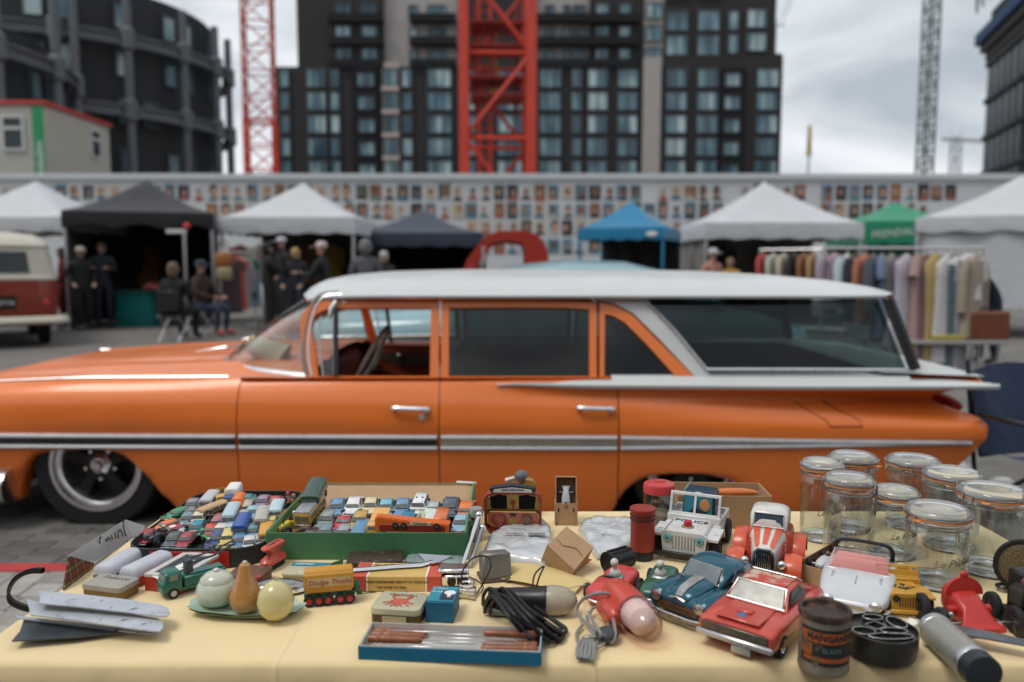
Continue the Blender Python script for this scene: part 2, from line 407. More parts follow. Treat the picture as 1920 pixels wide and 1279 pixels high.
def win_mesh(w,h,panes):
    k=(round(w,1),round(h,1),panes)
    if k not in WM:
        f=B();w_,h_=k[0]/2,k[1]/2
        f.ring([(-w_,0,-h_),(w_,0,-h_),(w_,0,h_),(-w_,0,h_)],[(-w_+.12,0,-h_+.12),(w_-.12,0,-h_+.12),(w_-.12,0,h_-.12),(-w_+.12,0,h_-.12)],(0,.3,0))
        for i in range(1,panes):f.box((-w_+k[0]*i/panes,.12,0),(.12,.2,k[1]-.24))
        g=B();g.box((0,.17,0),(k[0]-.22,.05,k[1]-.22))
        WM[k]=(mesh_of('window',f,wfm,0),mesh_of('pane',g,wg,0))
    return WM[k]
def window(px,py,w,h,panes=2,y=-.3,par=None):
    a,g=win_mesh(w/FPX*AY,h/FPX*AY,panes);o=link('window',a,par or apt,(ax(px),y,az(py)));link('pane',g,o);return o
rows_lo=[147,190,233,276,318]
for py in rows_lo:
    for px,w,pn in ((538,18,1),(597,36,3),(631,18,1),(735,26,2),(765,20,1),(825,45,3),(880,26,2),(950,34,2),(975,26,1),(1031,40,3),(1080,20,1),(1119,38,2),(1175,38,2),(1265,39,2),(1323,39,2),(1434,41,2)):
        window(px,py,w,34,pn,y=-.62 if px==735 else-.3)
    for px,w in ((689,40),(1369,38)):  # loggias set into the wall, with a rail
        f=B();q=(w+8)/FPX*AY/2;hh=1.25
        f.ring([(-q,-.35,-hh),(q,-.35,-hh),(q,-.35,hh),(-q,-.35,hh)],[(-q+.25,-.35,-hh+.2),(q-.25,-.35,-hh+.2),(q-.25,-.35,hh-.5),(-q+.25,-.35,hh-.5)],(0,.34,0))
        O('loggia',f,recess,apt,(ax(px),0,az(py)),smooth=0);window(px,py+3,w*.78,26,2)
    b=B();b.box((ax(735),-.5,az(py+21.5)),(2.1,.5,.5));O('spandrel',b,mat('spandrel_stone',(.45,.37,.33),.8),apt,smooth=0)
for py in (20,63,105):
    for px,w,pn in ((648,28,2),(696,28,2),(776,16,1),(820,34,3),(1030,18,1),(1062,14,1),(1085,22,2),(1127,24,2),(1169,22,1),(1222,30,2)):
        window(px,py,w,30,pn,y=.95 if 750<px<870 or 1004<px<1104 else (.02 if px<720 else (.22 if px<1200 else-.12)))
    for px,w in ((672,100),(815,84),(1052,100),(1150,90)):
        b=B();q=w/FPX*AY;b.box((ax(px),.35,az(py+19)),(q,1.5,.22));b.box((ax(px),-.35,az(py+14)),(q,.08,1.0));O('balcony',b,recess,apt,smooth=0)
for py in (-23,15,38,84):
    if py in (38,84,-23):
        for px in (1265,1323):window(px,py,40,37,2,y=-.02)
    for px,w in ((1412,38),(1369,20)):
        if py in (38,84):window(px,py-(4 if py==38 else 6)+(0 if w>30 else 4),w,34 if w>30 else 36,2 if w>30 else 1,y=-.02)
# parapet rail and roof plant on the right shoulder
b=B();b.box((ax(1455),6,az(100)),(1.3,10,.5));O('parapet',b,brick,apt,smooth=0)
# ================================================================ gasholder apartments at left
gh_m=mat('gasholder_wall',(.024,.027,.03),.75,var=.3,scale=.6);iron=mat('gasholder_iron',(.115,.125,.135),.6,var=.15,scale=2)
def gasholder(label,cx,cy,r,beams,top,a_cols,ztop_col):
    g=thing('gasholder_building',label,'building',(cx,cy,0),group=None)
    b=B();b.lathe([(r-1.2,0),(r-1.2,top),(r-2,top+.2)],72);O('wall',b,gh_m,g)
    for z in beams:
        b=B();b.lathe([(r-.2,z-.42),(r+.16,z-.42),(r+.16,z-.28),(r,z-.28),(r,z+.22),(r+.2,z+.22),(r+.2,z+.36),(r-.2,z+.36),(r-.2,z-.42)],72,cap0=False,cap1=False);O('ring_beam',b,iron,g)
    for a in a_cols:
        b=B();p=Vector((math.cos(R(a))*r,math.sin(R(a))*r,0));b.cyl(p,p+Vector((0,0,ztop_col)),.32,.27,14)
        for z in beams:b.lathe([(.3,-.8),(.5,-.6),(.5,.6),(.3,.8)],14,X=Matrix.Translation(p+Vector((0,0,z))),cap0=False,cap1=False)
        O('column',b,iron,g)
    b=B()
    wb=B();wb.box((0,0,0),(.12,1.1,1.7));wme=mesh_of('window',wb,wg,0)
    fb=B();fb.ring([(.05,-.62,-.92),(.05,.62,-.92),(.05,.62,.92),(.05,-.62,.92)],[(.05,-.5,-.8),(.05,.5,-.8),(.05,.5,.8),(.05,-.5,.8)],(.1,0,0));fme=mesh_of('frame',fb,wfm,0)
    for a in range(int(a_cols[0])-20,int(a_cols[-1])+20,9):
        for z in (8.6,12.0,15.2,18.4):
            if z>top-1.2 or (a*7+int(z*3)) % 5<2:continue
            o=link('window',wme,g,(math.cos(R(a))*(r-1.18),math.sin(R(a))*(r-1.18),z),R(a));link('frame',fme,o)
    return g
gasholder('curved dark building in an old gasholder frame beside the red white mast',-35.3,63.9,12.5,(11.9,16.6),20.2,[-84,-62,-42,-22,-4,12],19.6)
gasholder('nearer dark gasholder building with tall grey iron columns above the cabin',-39.5,47.5,12.5,(8.3,13.0),14.6,[-84,-60,-38,-17,5,27],19.0)
# ================================================================ site cabin
cab=thing('site_cabin','cream site cabin with red roof edge and green sign above hoarding','cabin',(-17.25,30,0))
cm=mat('cabin_cream',(.44,.415,.36),.6,var=.08,scale=1);czt=at_y(100,196,30).z
b=B();b.box((-3.5,2.4,czt/2),(7,4.8,czt),0,.04);O('wall',b,cm,cab)
b=B();b.box((-3.5,2.4,czt+.06),(7.2,5.0,.14),0,.02);O('roof',b,mat('cabin_red',(.5,.05,.04),.5),cab)
white_up=mat('white_upvc',(.62,.63,.62),.4)
for c,ax_,w,h in (((-1.15,-.02,at_y(42,250,30).z),0,.82,1.25),((.02,3.55,at_y(196,270,33.5).z),1,.8,1.15)):
    f=B();q,hh=w/2,h/2;f.ring([(-q,-.06,-hh),(q,-.06,-hh),(q,-.06,hh),(-q,-.06,hh)],[(-q+.07,-.06,-hh+.07),(q-.07,-.06,-hh+.07),(q-.07,-.06,hh-.07),(-q+.07,-.06,hh-.07)],(0,.1,0));f.box((0,-.02,.18),(w-.1,.08,.1))
    o=O('window',f,white_up,cab,c,R(90) if ax_ else 0,smooth=0)
    f=B();f.box((0,0,0),(w-.12,.03,h-.12));O('pane',f,mat('cabin_glass',(.03,.04,.045),.1),o,smooth=0)
b=B();b.box((-.22,-.03,at_y(92,262,30).z-.3),(.42,.05,3.0),0,.01);sg=O('sign_panel',b,mat('cabin_green',(.02,.26,.10),.5),cab)
letter('Portakabin',.42,white_print,cab,(-.2,-.062,at_y(92,300,30).z-.25),(0,0,1),(-1,0,0),shear=.2)
# ================================================================ cranes
crane_red=mat('crane_red',(.60,.055,.03),.5,var=.12,scale=2)
def lattice(par,w,z0,z1,step,rc,rb,m,name='mast',bars=None):
    b=B();q=w/2;C=[(-q,-q),(q,-q),(q,q),(-q,q)]
    for x,y in C:b.box((x,y,(z0+z1)/2),(rc*2,rc*2,z1-z0))
    O('mast_chord',b,m,par,smooth=0)
    z=z0;k=0
    while z<z1-.01:
        b=B()
        for i in range(4):
            (x0,y0),(x1,y1)=C[i],C[(i+1) % 4]
            b.cyl((x0,y0,z),(x1,y1,z),rb,n=6)
            if (k+i) % 2:x0,y0,x1,y1=x1,y1,x0,y0
            b.cyl((x0,y0,z),(x1,y1,z+step),rb,n=6)
        O('mast_section',b,m,par);z += step;k += 1
c1=thing('tower_crane','bright red tower crane mast rising just behind the hoarding','crane',(at_y(931,320,29.6).x,29.6,0),R(3))
lattice(c1,2.35,0,15,2.9,.17,.075,crane_red)
b=B()  # climbing cage with ladder and platform inside the mast
for z in (7.4,8.0,9.1,9.9):b.box((0,.1,z),(1.9,1.7,.1))
for x in (-.75,.75):b.box((x,.6,8.9),(.1,.1,4))
b.box((0,-.1,7.6),(.45,.3,.12),1);b.box((0,.2,8.6),(.09,.09,2.4),1)
O('cage',b,[mat('crane_rust',(.30,.035,.02),.6,var=.3,scale=3),mat('crane_orange',(.55,.22,.06),.5)],c1)
b=B()
for x in (-.62,-.2):b.cyl((x,.3,0),(x,.3,15),.06,n=6)
for i in range(46):b.cyl((-.62,.3,.3+i*.32),(-.2,.3,.3+i*.32),.025,n=5)
O('ladder',b,crane_red,c1)
c2=thing('tower_crane','red and white striped crane mast beside the gasholder building','crane',(at_y(491,320,52).x,52,0),R(10))
cw=mat('crane_white',(.6,.6,.6),.5)
lattice(c2,1.75,0,10.6,1.5,.1,.05,crane_red);lattice(c2,1.75,10.6,18.4,1.5,.07,.045,mat('crane_pale_red',(.5,.10,.08),.5));lattice(c2,1.75,18.4,30,1.5,.08,.05,crane_red)
c3=thing('tower_crane','slender grey crane mast standing against the sky at right','crane',(at_y(1733,320,110).x,110,0),R(30))
lattice(c3,1.5,0,62,1.7,.12,.09,mat('crane_grey',(.24,.28,.27),.6))
c4=thing('concrete_pump','thin mast with yellow tip against the sky','crane',(at_y(1514,320,90).x,90,0))
b=B();b.cyl((0,0,0),(.1,0,az(290)*.9),.12,.12,8);O('mast',b,mat('mast_grey',(.3,.3,.3),.6),c4)
b=B();zt=at_y(1514,235,90).z;zb=at_y(1514,292,90).z;b.box((.1,0,(zt+zb)/2),(.45,.45,zt-zb),tx=.6,ty=.6);O('tip',b,mat('mast_yellow',(.42,.29,.06),.6),c4)
c5=thing('tower_crane','distant pale crane low on the horizon beside dark tower','crane',(at_y(1790,320,190).x,190,0),R(15))
lattice(c5,1.6,0,at_y(1790,258,190).z,2.2,.14,.1,mat('crane_far',(.45,.47,.49),.7));b=B();b.box((3,0,at_y(1790,262,190).z),(14,.7,.7));O('jib',b,MATS['crane_far'],c5)
c6=thing('tower_crane','thin crane jib lines beside apartment block top corner','crane',(at_y(1470,60,120).x,120,0))
b=B();za=at_y(1455,48,120).z;b.cyl((-1.2,0,0),(-1.2,0,za),.12,n=6);b.cyl((-1.2,0,za),(1.2,0,za+5),.06,n=5);b.cyl((-.4,0,za),(1.6,0,za+5),.06,n=5);b.cyl((-1.6,0,za),(.1,0,za),.1,n=5);O('jib',b,MATS['crane_far'],c6)
# ================================================================ dark tower at right edge
tw=thing('office_tower','dark glazed tower with blue edged scaffold deck at right edge','building',(at_y(1832,320,60).x,60,0),R(-107))
tz=at_y(1850,120,60).z
b=B();b.box((8,8,tz/2),(15.4,15.4,tz));O('wall',b,mat('tower_dark',(.022,.024,.027),.5,var=.2,scale=.5),tw,smooth=0)
gp=mat('tower_glass',(.02,.03,.036),.3,var=.3,scale=.4,tint_rand=.4)
gb=B();gb.box((0,0,0),(1.2,.1,2.1));gme=mesh_of('window',gb,gp,0);gb=B();gb.box((0,0,0),(.1,1.6,2.1));gme2=mesh_of('window',gb,gp,0)
for fl in range(5):
    for c in range(6):link('window',gme,tw,(1.1+c*1.5,.28,tz-1.6-fl*2.62))
b=B()
for fl in range(5):b.box((8,.22,tz-.2-fl*2.62),(15.5,.24,.35))
O('floor_band',b,MATS['tower_dark'],tw,smooth=0)
b=B();b.box((8,8,tz+.4),(15.8,15.8,.5));b.box((8,8,tz+1.0),(16.4,16.4,.5));O('cornice',b,mat('tower_grey',(.10,.095,.09),.7),tw,smooth=0)
b=B();b.box((8,8,tz+1.75),(17,17,.8),0);O('edge_netting',b,mat('net_blue',(.03,.07,.16),.6),tw,smooth=0)
b=B();b.box((8.6,8,tz+2.9),(15.6,15.6,1.1));O('deck',b,mat('deck_brown',(.06,.05,.045),.8),tw,smooth=0)
b=B()
for i in range(5):b.cyl((.2+i*1.6,-.6,tz+3.6),(-.6+i*1.6,-.6,tz+7.5),.09,n=6);b.cyl((.2+i*1.6,-.6,tz+3.8),(1.4+i*1.6,-.6,tz+6.5),.06,n=6)
O('scaffold',b,mat('scaffold_green',(.13,.19,.18),.6),tw)
# ================================================================ brick hall added out of view; blocks low sky light, darkens reflections
hall=thing('added_hall','dark brick hall added behind the viewer to darken reflections','building',(0,-15,0));b=B();b.box((0,-4,5.5),(80,8,11));O('wall',b,mat('hall_brick',(.10,.065,.05),.9,var=.25,scale=1),hall,smooth=0)
hb_=B();hb_.box((0,0,0),(2.2,.12,3));hme=mesh_of('window',hb_,mat('hall_glass',(.03,.035,.04),.1),0)
for i in range(-8,9):
    for z in (3,7.6):link('window',hme,hall,(i*4.4,.02,z))
# ================================================================ market tents
alu=mat('tent_aluminium',(.62,.62,.63),.35,.8,.1)
def fabric(name,col,rough=.75):return mat(name,col,rough,var=.07,scale=2,bump=.25,bscale=6,sheen=.2)
def tent(label,x0,y0,w,d,ez,pz,vz,m,rz=0.,walls='',group='market tents in front of the hoarding',legm=None,wall_m=None,wz=0.02,scal=0):
    """x0,y0 front left corner; ez eave height, pz peak, vz valance bottom"""
    t=thing('market_tent',label,'tent',(x0+w/2,y0+d/2,0),rz,group)
    q,e=w/2,d/2;b=B()
    def roof(u,v):
        a=2*u-1;c=2*v-1;r=max(abs(a),abs(c));s=(1-r)
        z=ez+(pz-ez)*(s ** 1.12)-.05*math.sin(math.pi*s)+.018*noise.noise((a*3,c*3,x0))
        return (a*q,c*e,z)
    b.grid(roof,24,24);O('canopy',b,m,t,smooth=25)
    for k,(ax_,ay_,bx_,by_) in enumerate(((-q,-e,q,-e),(q,-e,q,e),(q,e,-q,e),(-q,e,-q,-e))):
        b=B();n=24
        top=[(ax_+(bx_-ax_)*i/n,ay_+(by_-ay_)*i/n) for i in range(n+1)]
        def lo(i):return vz+(scal*abs(math.sin(i/n*math.pi*3)) if scal else .02*math.sin(i*1.3+x0)) 
        b.loft([[(x,y,ez+.005) for x,y in top],[(x*1.012,y*1.012,(ez+vz)/2) for x,y in top],[(x*1.005,y*1.005,lo(i)) for i,(x,y) in enumerate(top)]],closed=False)
        O('valance',b,m,t,smooth=40)
    for sx in (-1,1):
        for sy in (-1,1):
            b=B();b.box((sx*(q-.04),sy*(e-.04),ez/2-.02),(.055,.055,ez-.04),0,.008);b.box((sx*(q-.04),sy*(e-.04),.01),(.14,.14,.02))
            O('leg',b,legm or alu,t)
    for wl in walls:
        (ax_,ay_,bx_,by_)={'b':(-q,e-.06,q,e-.06),'l':(.06-q,-e,.06-q,e),'r':(q-.06,-e,q-.06,e),'f':(-q,.07-e,q,.07-e)}[wl]
        b=B();wave=.03
        b.grid(lambda u,v:(ax_+(bx_-ax_)*u+wave*math.sin(u*19+v*2)*(by_ != ay_)*.6,ay_+(by_-ay_)*u+wave*math.sin(u*23+v*3)*(bx_ != ax_),wz+(ez-wz-.01)*v),40,6)
        O('side_wall',b,wall_m or m,t,smooth=60)
    return t
white_t=fabric('tent_white',(.50,.515,.54));black_t=fabric('tent_black',(.017,.017,.02),.8);navy_t=fabric('tent_navy',(.022,.034,.06),.7)
blue_t=fabric('tent_blue',(.003,.17,.33),.6);green_t=fabric('tent_green',(.005,.22,.11),.6)
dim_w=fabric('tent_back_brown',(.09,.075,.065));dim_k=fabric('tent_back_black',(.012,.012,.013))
tent('white market tent at the far left behind the red van',at_y(130,400,17).x-3.1,17,3.1,3,2.36,3.27,2.06,white_t)
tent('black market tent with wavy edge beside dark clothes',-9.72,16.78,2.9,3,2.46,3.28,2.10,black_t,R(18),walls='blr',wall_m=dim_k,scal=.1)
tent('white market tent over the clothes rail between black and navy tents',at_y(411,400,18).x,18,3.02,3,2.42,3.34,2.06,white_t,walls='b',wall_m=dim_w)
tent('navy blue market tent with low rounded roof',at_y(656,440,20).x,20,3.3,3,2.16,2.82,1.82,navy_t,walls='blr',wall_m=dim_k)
tent('small bright blue market tent with white badge',at_y(1113,440,18.3).x-.05,18,2.0,2,2.19,2.86,1.92,blue_t,R(-22),walls='b',wall_m=dim_k,legm=blue_t)
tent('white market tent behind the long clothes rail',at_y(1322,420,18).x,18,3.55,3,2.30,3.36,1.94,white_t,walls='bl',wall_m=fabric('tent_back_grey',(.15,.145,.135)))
tent('green tent half hidden between two white tents',at_y(1622,430,19.2).x,19.2,2.5,2.4,2.40,2.95,1.86,green_t,walls='b')
tent('large white walled tent at the right edge',8.13,14.22,3.6,3,2.24,3.08,1.96,white_t,R(-27),walls='fbl',wz=.55)
bd=[o for o in bpy.data.objects if o.get('label','').startswith('small bright blue')][0]
b=B();b.loft([[(.72+.13*math.cos(t),y,2.05+.055*math.sin(t)) for t in [i*math.pi/6 for i in range(12)]] for y in (-1.03,-1.036)]);O('badge',b,white_print,bd)
gt=[o for o in bpy.data.objects if o.get('label','').startswith('green tent')][0]
letter('FRENDALL',.24,white_print,gt,(-.55,-1.23,2.12),(1,0,.1),(0,0,1),shear=.2)
# ================================================================ garments, rails
def garment_mesh(w,L,flare,sleeves,m,seed):
    random.seed(seed);b=B();rings=[];n=18
    for i,(k,s,th) in enumerate(((0,.14,.04),(.03,.34,.07),(.1,.98,.10),(.2,.92,.12),(.45,.86,.12),(.7,.9+flare*.5,.14),(1,.95+flare,.17))):
        ring=[]
        for j in range(n):
            a=2*math.pi*j/n;fold=1+.16*math.sin(a*5+seed+k*2)*min(1,k*1.6)
            ring.append((w/2*s*sgp(math.cos(a),.8)*(1+.03*math.sin(seed+i)),th/2*math.sin(a)*fold*1.1,-k*L))
        rings.append(ring)
    b.loft(rings)
    if sleeves:
        for sx in (-1,1):b.tube([(sx*w*.40,0,-.07*L-.02),(sx*w*.52,.01,-.22*L),(sx*w*.54,.0,-sleeves*L)],[.055,.06,.05],8)
    h=B();h.tube([(0,0,.0),(0,0,.05),(.02,0,.07),(.03,0,.05)],.004,5);h.tube([(-w*.4,0,-.045),(0,0,.005),(w*.4,0,-.045)],.006,5)
    return mesh_of('garment',b,m,50),mesh_of('hanger',h,mat('hanger_wood',(.35,.2,.1),.5))
def garment(label,x,y,z,rz,w,L,flare,sleeves,col,seed,group,cat='garment'):
    m=fabric('cloth_%d' % seed,col,.85);a,h=garment_mesh(w,L,flare,sleeves,m,seed)
    o=tag(link('hanging_garment',a,None,(x,y,z-.07),rz),label,cat,group);link('hanger',h,o);return o
def rail(label,x0,y0,x1,y1,z,m=alu):
    c=Vector(((x0+x1)/2,(y0+y1)/2,0));t=thing('clothes_rail',label,'clothes rail',c)
    A,C_=Vector((x0,y0,0))-c,Vector((x1,y1,0))-c;pd=(C_-A).normalized().orthogonal();pd=Vector((-(C_-A).normalized().y,(C_-A).normalized().x,0))*.24
    b=B();b.cyl(A+Vector((0,0,z)),C_+Vector((0,0,z)),.016,n=8);O('rail',b,m,t)
    for P in (A,C_):
        b=B();b.cyl(P,P+Vector((0,0,z)),.016,n=8);b.cyl(P-pd+Vector((0,0,.05)),P+pd+Vector((0,0,.05)),.016,n=8);b.sph(P-pd+Vector((0,0,.025)),.025,8,5);b.sph(P+pd+Vector((0,0,.025)),.025,8,5);O('upright',b,m,t)
    b=B();b.cyl(A+Vector((0,0,.12)),C_+Vector((0,0,.12)),.014,n=8);O('base_bar',b,m,t)
GY=9.6;RZ=at_y(1700,465,GY).z
rail('chrome clothes rail packed with dresses behind the orange car tail',at_y(1545,465,GY).x,GY,at_y(1845,465,GY).x,GY,RZ)
rail('farther clothes rail under the white tent above the car roof',at_y(1425,478,16.2).x,16.2,at_y(1590,465,15.2).x,15.2,1.66)
for px,nm,w,L,fl,sl,col in ((1566,'mauve patterned blouse',.4,.65,.1,.5,(.32,.24,.30)),(1588,'pale blue shirt',.4,.7,0,.7,(.42,.5,.54)),(1606,'dark navy jacket',.44,.8,0,.8,(.02,.025,.04)),
        (1622,'coral orange blouse',.42,.8,.1,.5,(.42,.16,.10)),(1640,'slate grey jacket',.44,.85,0,.8,(.07,.08,.10)),(1656,'denim blue dress',.42,1.0,.2,.3,(.15,.21,.33)),(1672,'grey floral dress',.4,1.0,.2,.3,(.22,.2,.2)),
        (1700,'pale lilac flared dress',.5,1.08,.75,0,(.46,.42,.48)),(1722,'dusty rose dress',.44,1.25,.2,.2,(.38,.24,.23)),(1738,'dull plum skirt',.42,1.3,.2,0,(.18,.10,.11)),(1752,'long golden yellow dress',.44,1.36,.25,0,(.45,.32,.12)),
        (1775,'long white dress',.44,1.30,.15,0,(.55,.54,.53)),(1791,'grey teal dress',.42,1.45,.1,0,(.08,.12,.14)),(1803,'lavender grey dress',.42,1.5,.15,0,(.30,.29,.34)),(1815,'short white top',.42,.55,.1,.6,(.6,.6,.6)),(1829,'beige knitted coat',.46,1.0,.15,.7,(.33,.27,.2))):
    garment(nm+' hanging on the chrome rail behind the car tail',at_y(px,470,GY).x,GY+random.Random(px).uniform(-.03,.03),RZ,R(random.Random(px).uniform(14,66)),w,L,fl,sl,col,px,'clothes on the right hand rail')
for i,(px,nm,col) in enumerate(((1432,'red edged blouse',(.4,.06,.05)),(1450,'white and green patterned blouse',(.42,.44,.38)),(1470,'cream striped shirt',(.5,.42,.33)),(1490,'black leather jacket',(.012,.012,.012)),(1508,'rust brown jacket',(.25,.10,.04)),(1526,'ochre suede jacket',(.36,.22,.09)),(1545,'pale teal blouse',(.28,.42,.42)),(1562,'mauve knit top',(.34,.26,.33)))):
    y=16.2-(px-1425)/165;garment(nm+' on the rail under the white tent above car roof',at_y(px,478,y).x,y,1.66,R(50),.44,.8,.1,.6,col,px,'clothes on the rail above the car roof')
rail('chrome clothes rail at the front of the white tent beside black tent',at_y(412,470,16.4).x,16.4,at_y(476,470,17.2).x,17.2,1.62)
for px,nm,w,L,sl,col in ((420,'dark plum skirt',.4,1.15,0,(.06,.035,.045)),(432,'grey maroon dress',.44,1.2,.2,(.10,.055,.06)),(441,'bright orange red dress',.4,1.15,.1,(.55,.07,.03)),(451,'pale grey pink coat',.42,1.1,.7,(.36,.32,.33)),(460,'bottle green dress',.42,.9,.3,(.01,.12,.07)),(468,'pale blue denim skirt',.42,1.1,.0,(.25,.31,.40))):
    y=16.4+(px-412)/64*.8;garment(nm+' on the rail beside the black tent',at_y(px,470,y).x,y,1.62,R(25),w,L,.1,sl,col,px,'clothes on the left hand rail')
def bag(label,p,r,col,nm):
    b=B();b.sup([(-r,-r*.7,r*.7,r*.3),(-r*.8,-r*.95,r*.8,r*.42),(0,-r,r*.9,r*.5),(r*.8,-r*.95,r*.8,r*.42),(r,-r*.7,r*.7,r*.3)],14,3.);o=thing('handbag',label,'bag',p);O('pouch',b,mat(nm,col,.6),o)
    b=B();b.tube([(-r*.8,0,r*.6),(-r*.3,0,r*2.1),(r*.3,0,r*2.1),(r*.8,0,r*.6)],.012,6);O('strap',b,mat(nm,col,.6),o)
bag('tan leather bag on the rail beside the black tent',at_y(420,486,16.2),.17,(.30,.11,.03),'bag_tan');bag('round straw bag hanging below the tan bag',at_y(421,513,16.15),.15,(.28,.23,.12),'bag_straw')
# stock inside the tents
for i,(px,py,Y,col,lab) in enumerate(((450,470,20.6,(.12,.03,.035),'maroon garment at the back of the white tent'),(485,462,20.6,(.36,.33,.28),'cream garment at the back of the white tent'),(585,470,20.6,(.16,.07,.03),'brown coat at the back of the white tent'),(625,470,20.6,(.28,.18,.03),'mustard coat at the back of the white tent'),
        (140,470,19.6,(.10,.02,.03),'dark red garment at the back of the black tent'),(222,460,19.6,(.30,.27,.2),'straw coloured scarf at the back of the black tent'),(275,470,19.6,(.28,.12,.02),'amber garment at the back of the black tent'),(1360,462,20.6,(.04,.035,.03),'black bag like coat inside the right white tent'),(1447,462,20.6,(.02,.03,.035),'dark coat under the right white tent'))):
    p=at_y(px,py,Y);garment(lab,p.x,Y,1.95,R(8),.5,1.0,.1,.6,col,900+i,'clothes at the back of the tents')
# ================================================================ display bits beside the tents
t=thing('draped_table','teal cloth draped table in front of the black tent','table',on_z(262,611,0));b=B()
rings=[]
for k,s in ((0,1.0),(.02,1.02),(.3,.98),(.6,.95),(.74,.98),(.76,1.2),(.77,1.15)):
    rings.append([(x*s*(1+.02*math.sin(i*1.7)),y*s,k) for i,(x,y) in enumerate(rrect(.82,.62,.06,3))])
b.loft(rings);O('cloth',b,fabric('teal_cloth',(.0,.17,.16)),t);b=B();b.box((0,0,.765),(.7,.5,.02));O('tabletop',b,fabric('teal_top',(.0,.15,.14)),t)
p=on_z(290,611,0);b=B();b.sup([(-.2,.0,.10,.1),(-.1,0,.18,.14),(.05,0,.16,.14),(.2,0,.08,.1)],12,2.4)
tag(O('folded_clothes',b,fabric('red_white_cloth',(.45,.10,.07)),None,p+Vector((0,0,.78))),'red folded clothes on the teal table','clothes')
t=thing('display_post','white T shaped post with red knob before the black tent','post',on_z(352,616,0));b=B();b.cyl((0,0,0),(0,0,2.08),.035,n=10);b.lathe([(.2,0),(.2,.02),(.04,.04)],14);O('pole',b,alu,t)
b=B();b.box((-.16,0,2.06),(.42,.08,.09),0,.01);O('arm',b,white_up,t);b=B();b.sph((.06,0,2.17),(.08,.06,.07));O('knob',b,red_print,t)
# stall things at the right edge
t=thing('stall_table','low table with white cloth beside the dress rail','table',on_z(1870,735,0)+Vector((0,1.4,0)));b=B();b.box((0,0,.42),(1.5,.7,.05),0,.01);O('tabletop',b,mat('table_grey',(.33,.32,.31),.7),t)
for x in (-.68,.68):
    for y in (-.28,.28):b=B();b.cyl((x,y,0),(x,y,.4),.025,n=8);O('leg',b,alu,t)
sp=Vector(t.location)
b=B();b.loft([[(x,y,z+.02*math.sin(x*9+y*5)) for x,y in rrect(w,d,.08)] for z,w,d in ((.45,.55,.45),(.6,.6,.5),(.72,.5,.4))]);tag(O('linen_bundle',b,fabric('linen_white',(.48,.48,.5)),None,sp+Vector((-.35,.05,0))),'pale bundle of linen on the low table at right','linen')
b=B();b.box((0,0,.48),(.4,.3,.06),0,.01);tag(O('tray',b,mat('tray_yellow',(.42,.36,.08),.5),None,sp+Vector((.08,-.15,0))),'yellow tray on the low table at right','tray')
t=thing('suitcase','brown leather suitcase on the low table at right edge','suitcase',sp+Vector((.55,-.2,.445)));b=B();b.box((0,0,.17),(.5,.18,.34),0,.02);O('case',b,mat('case_leather',(.17,.055,.025),.5,var=.25),t);b=B();b.tube([(-.08,0,.33),(-.06,0,.38),(.06,0,.38),(.08,0,.33)],.012);O('handle',b,black_plastic,t)
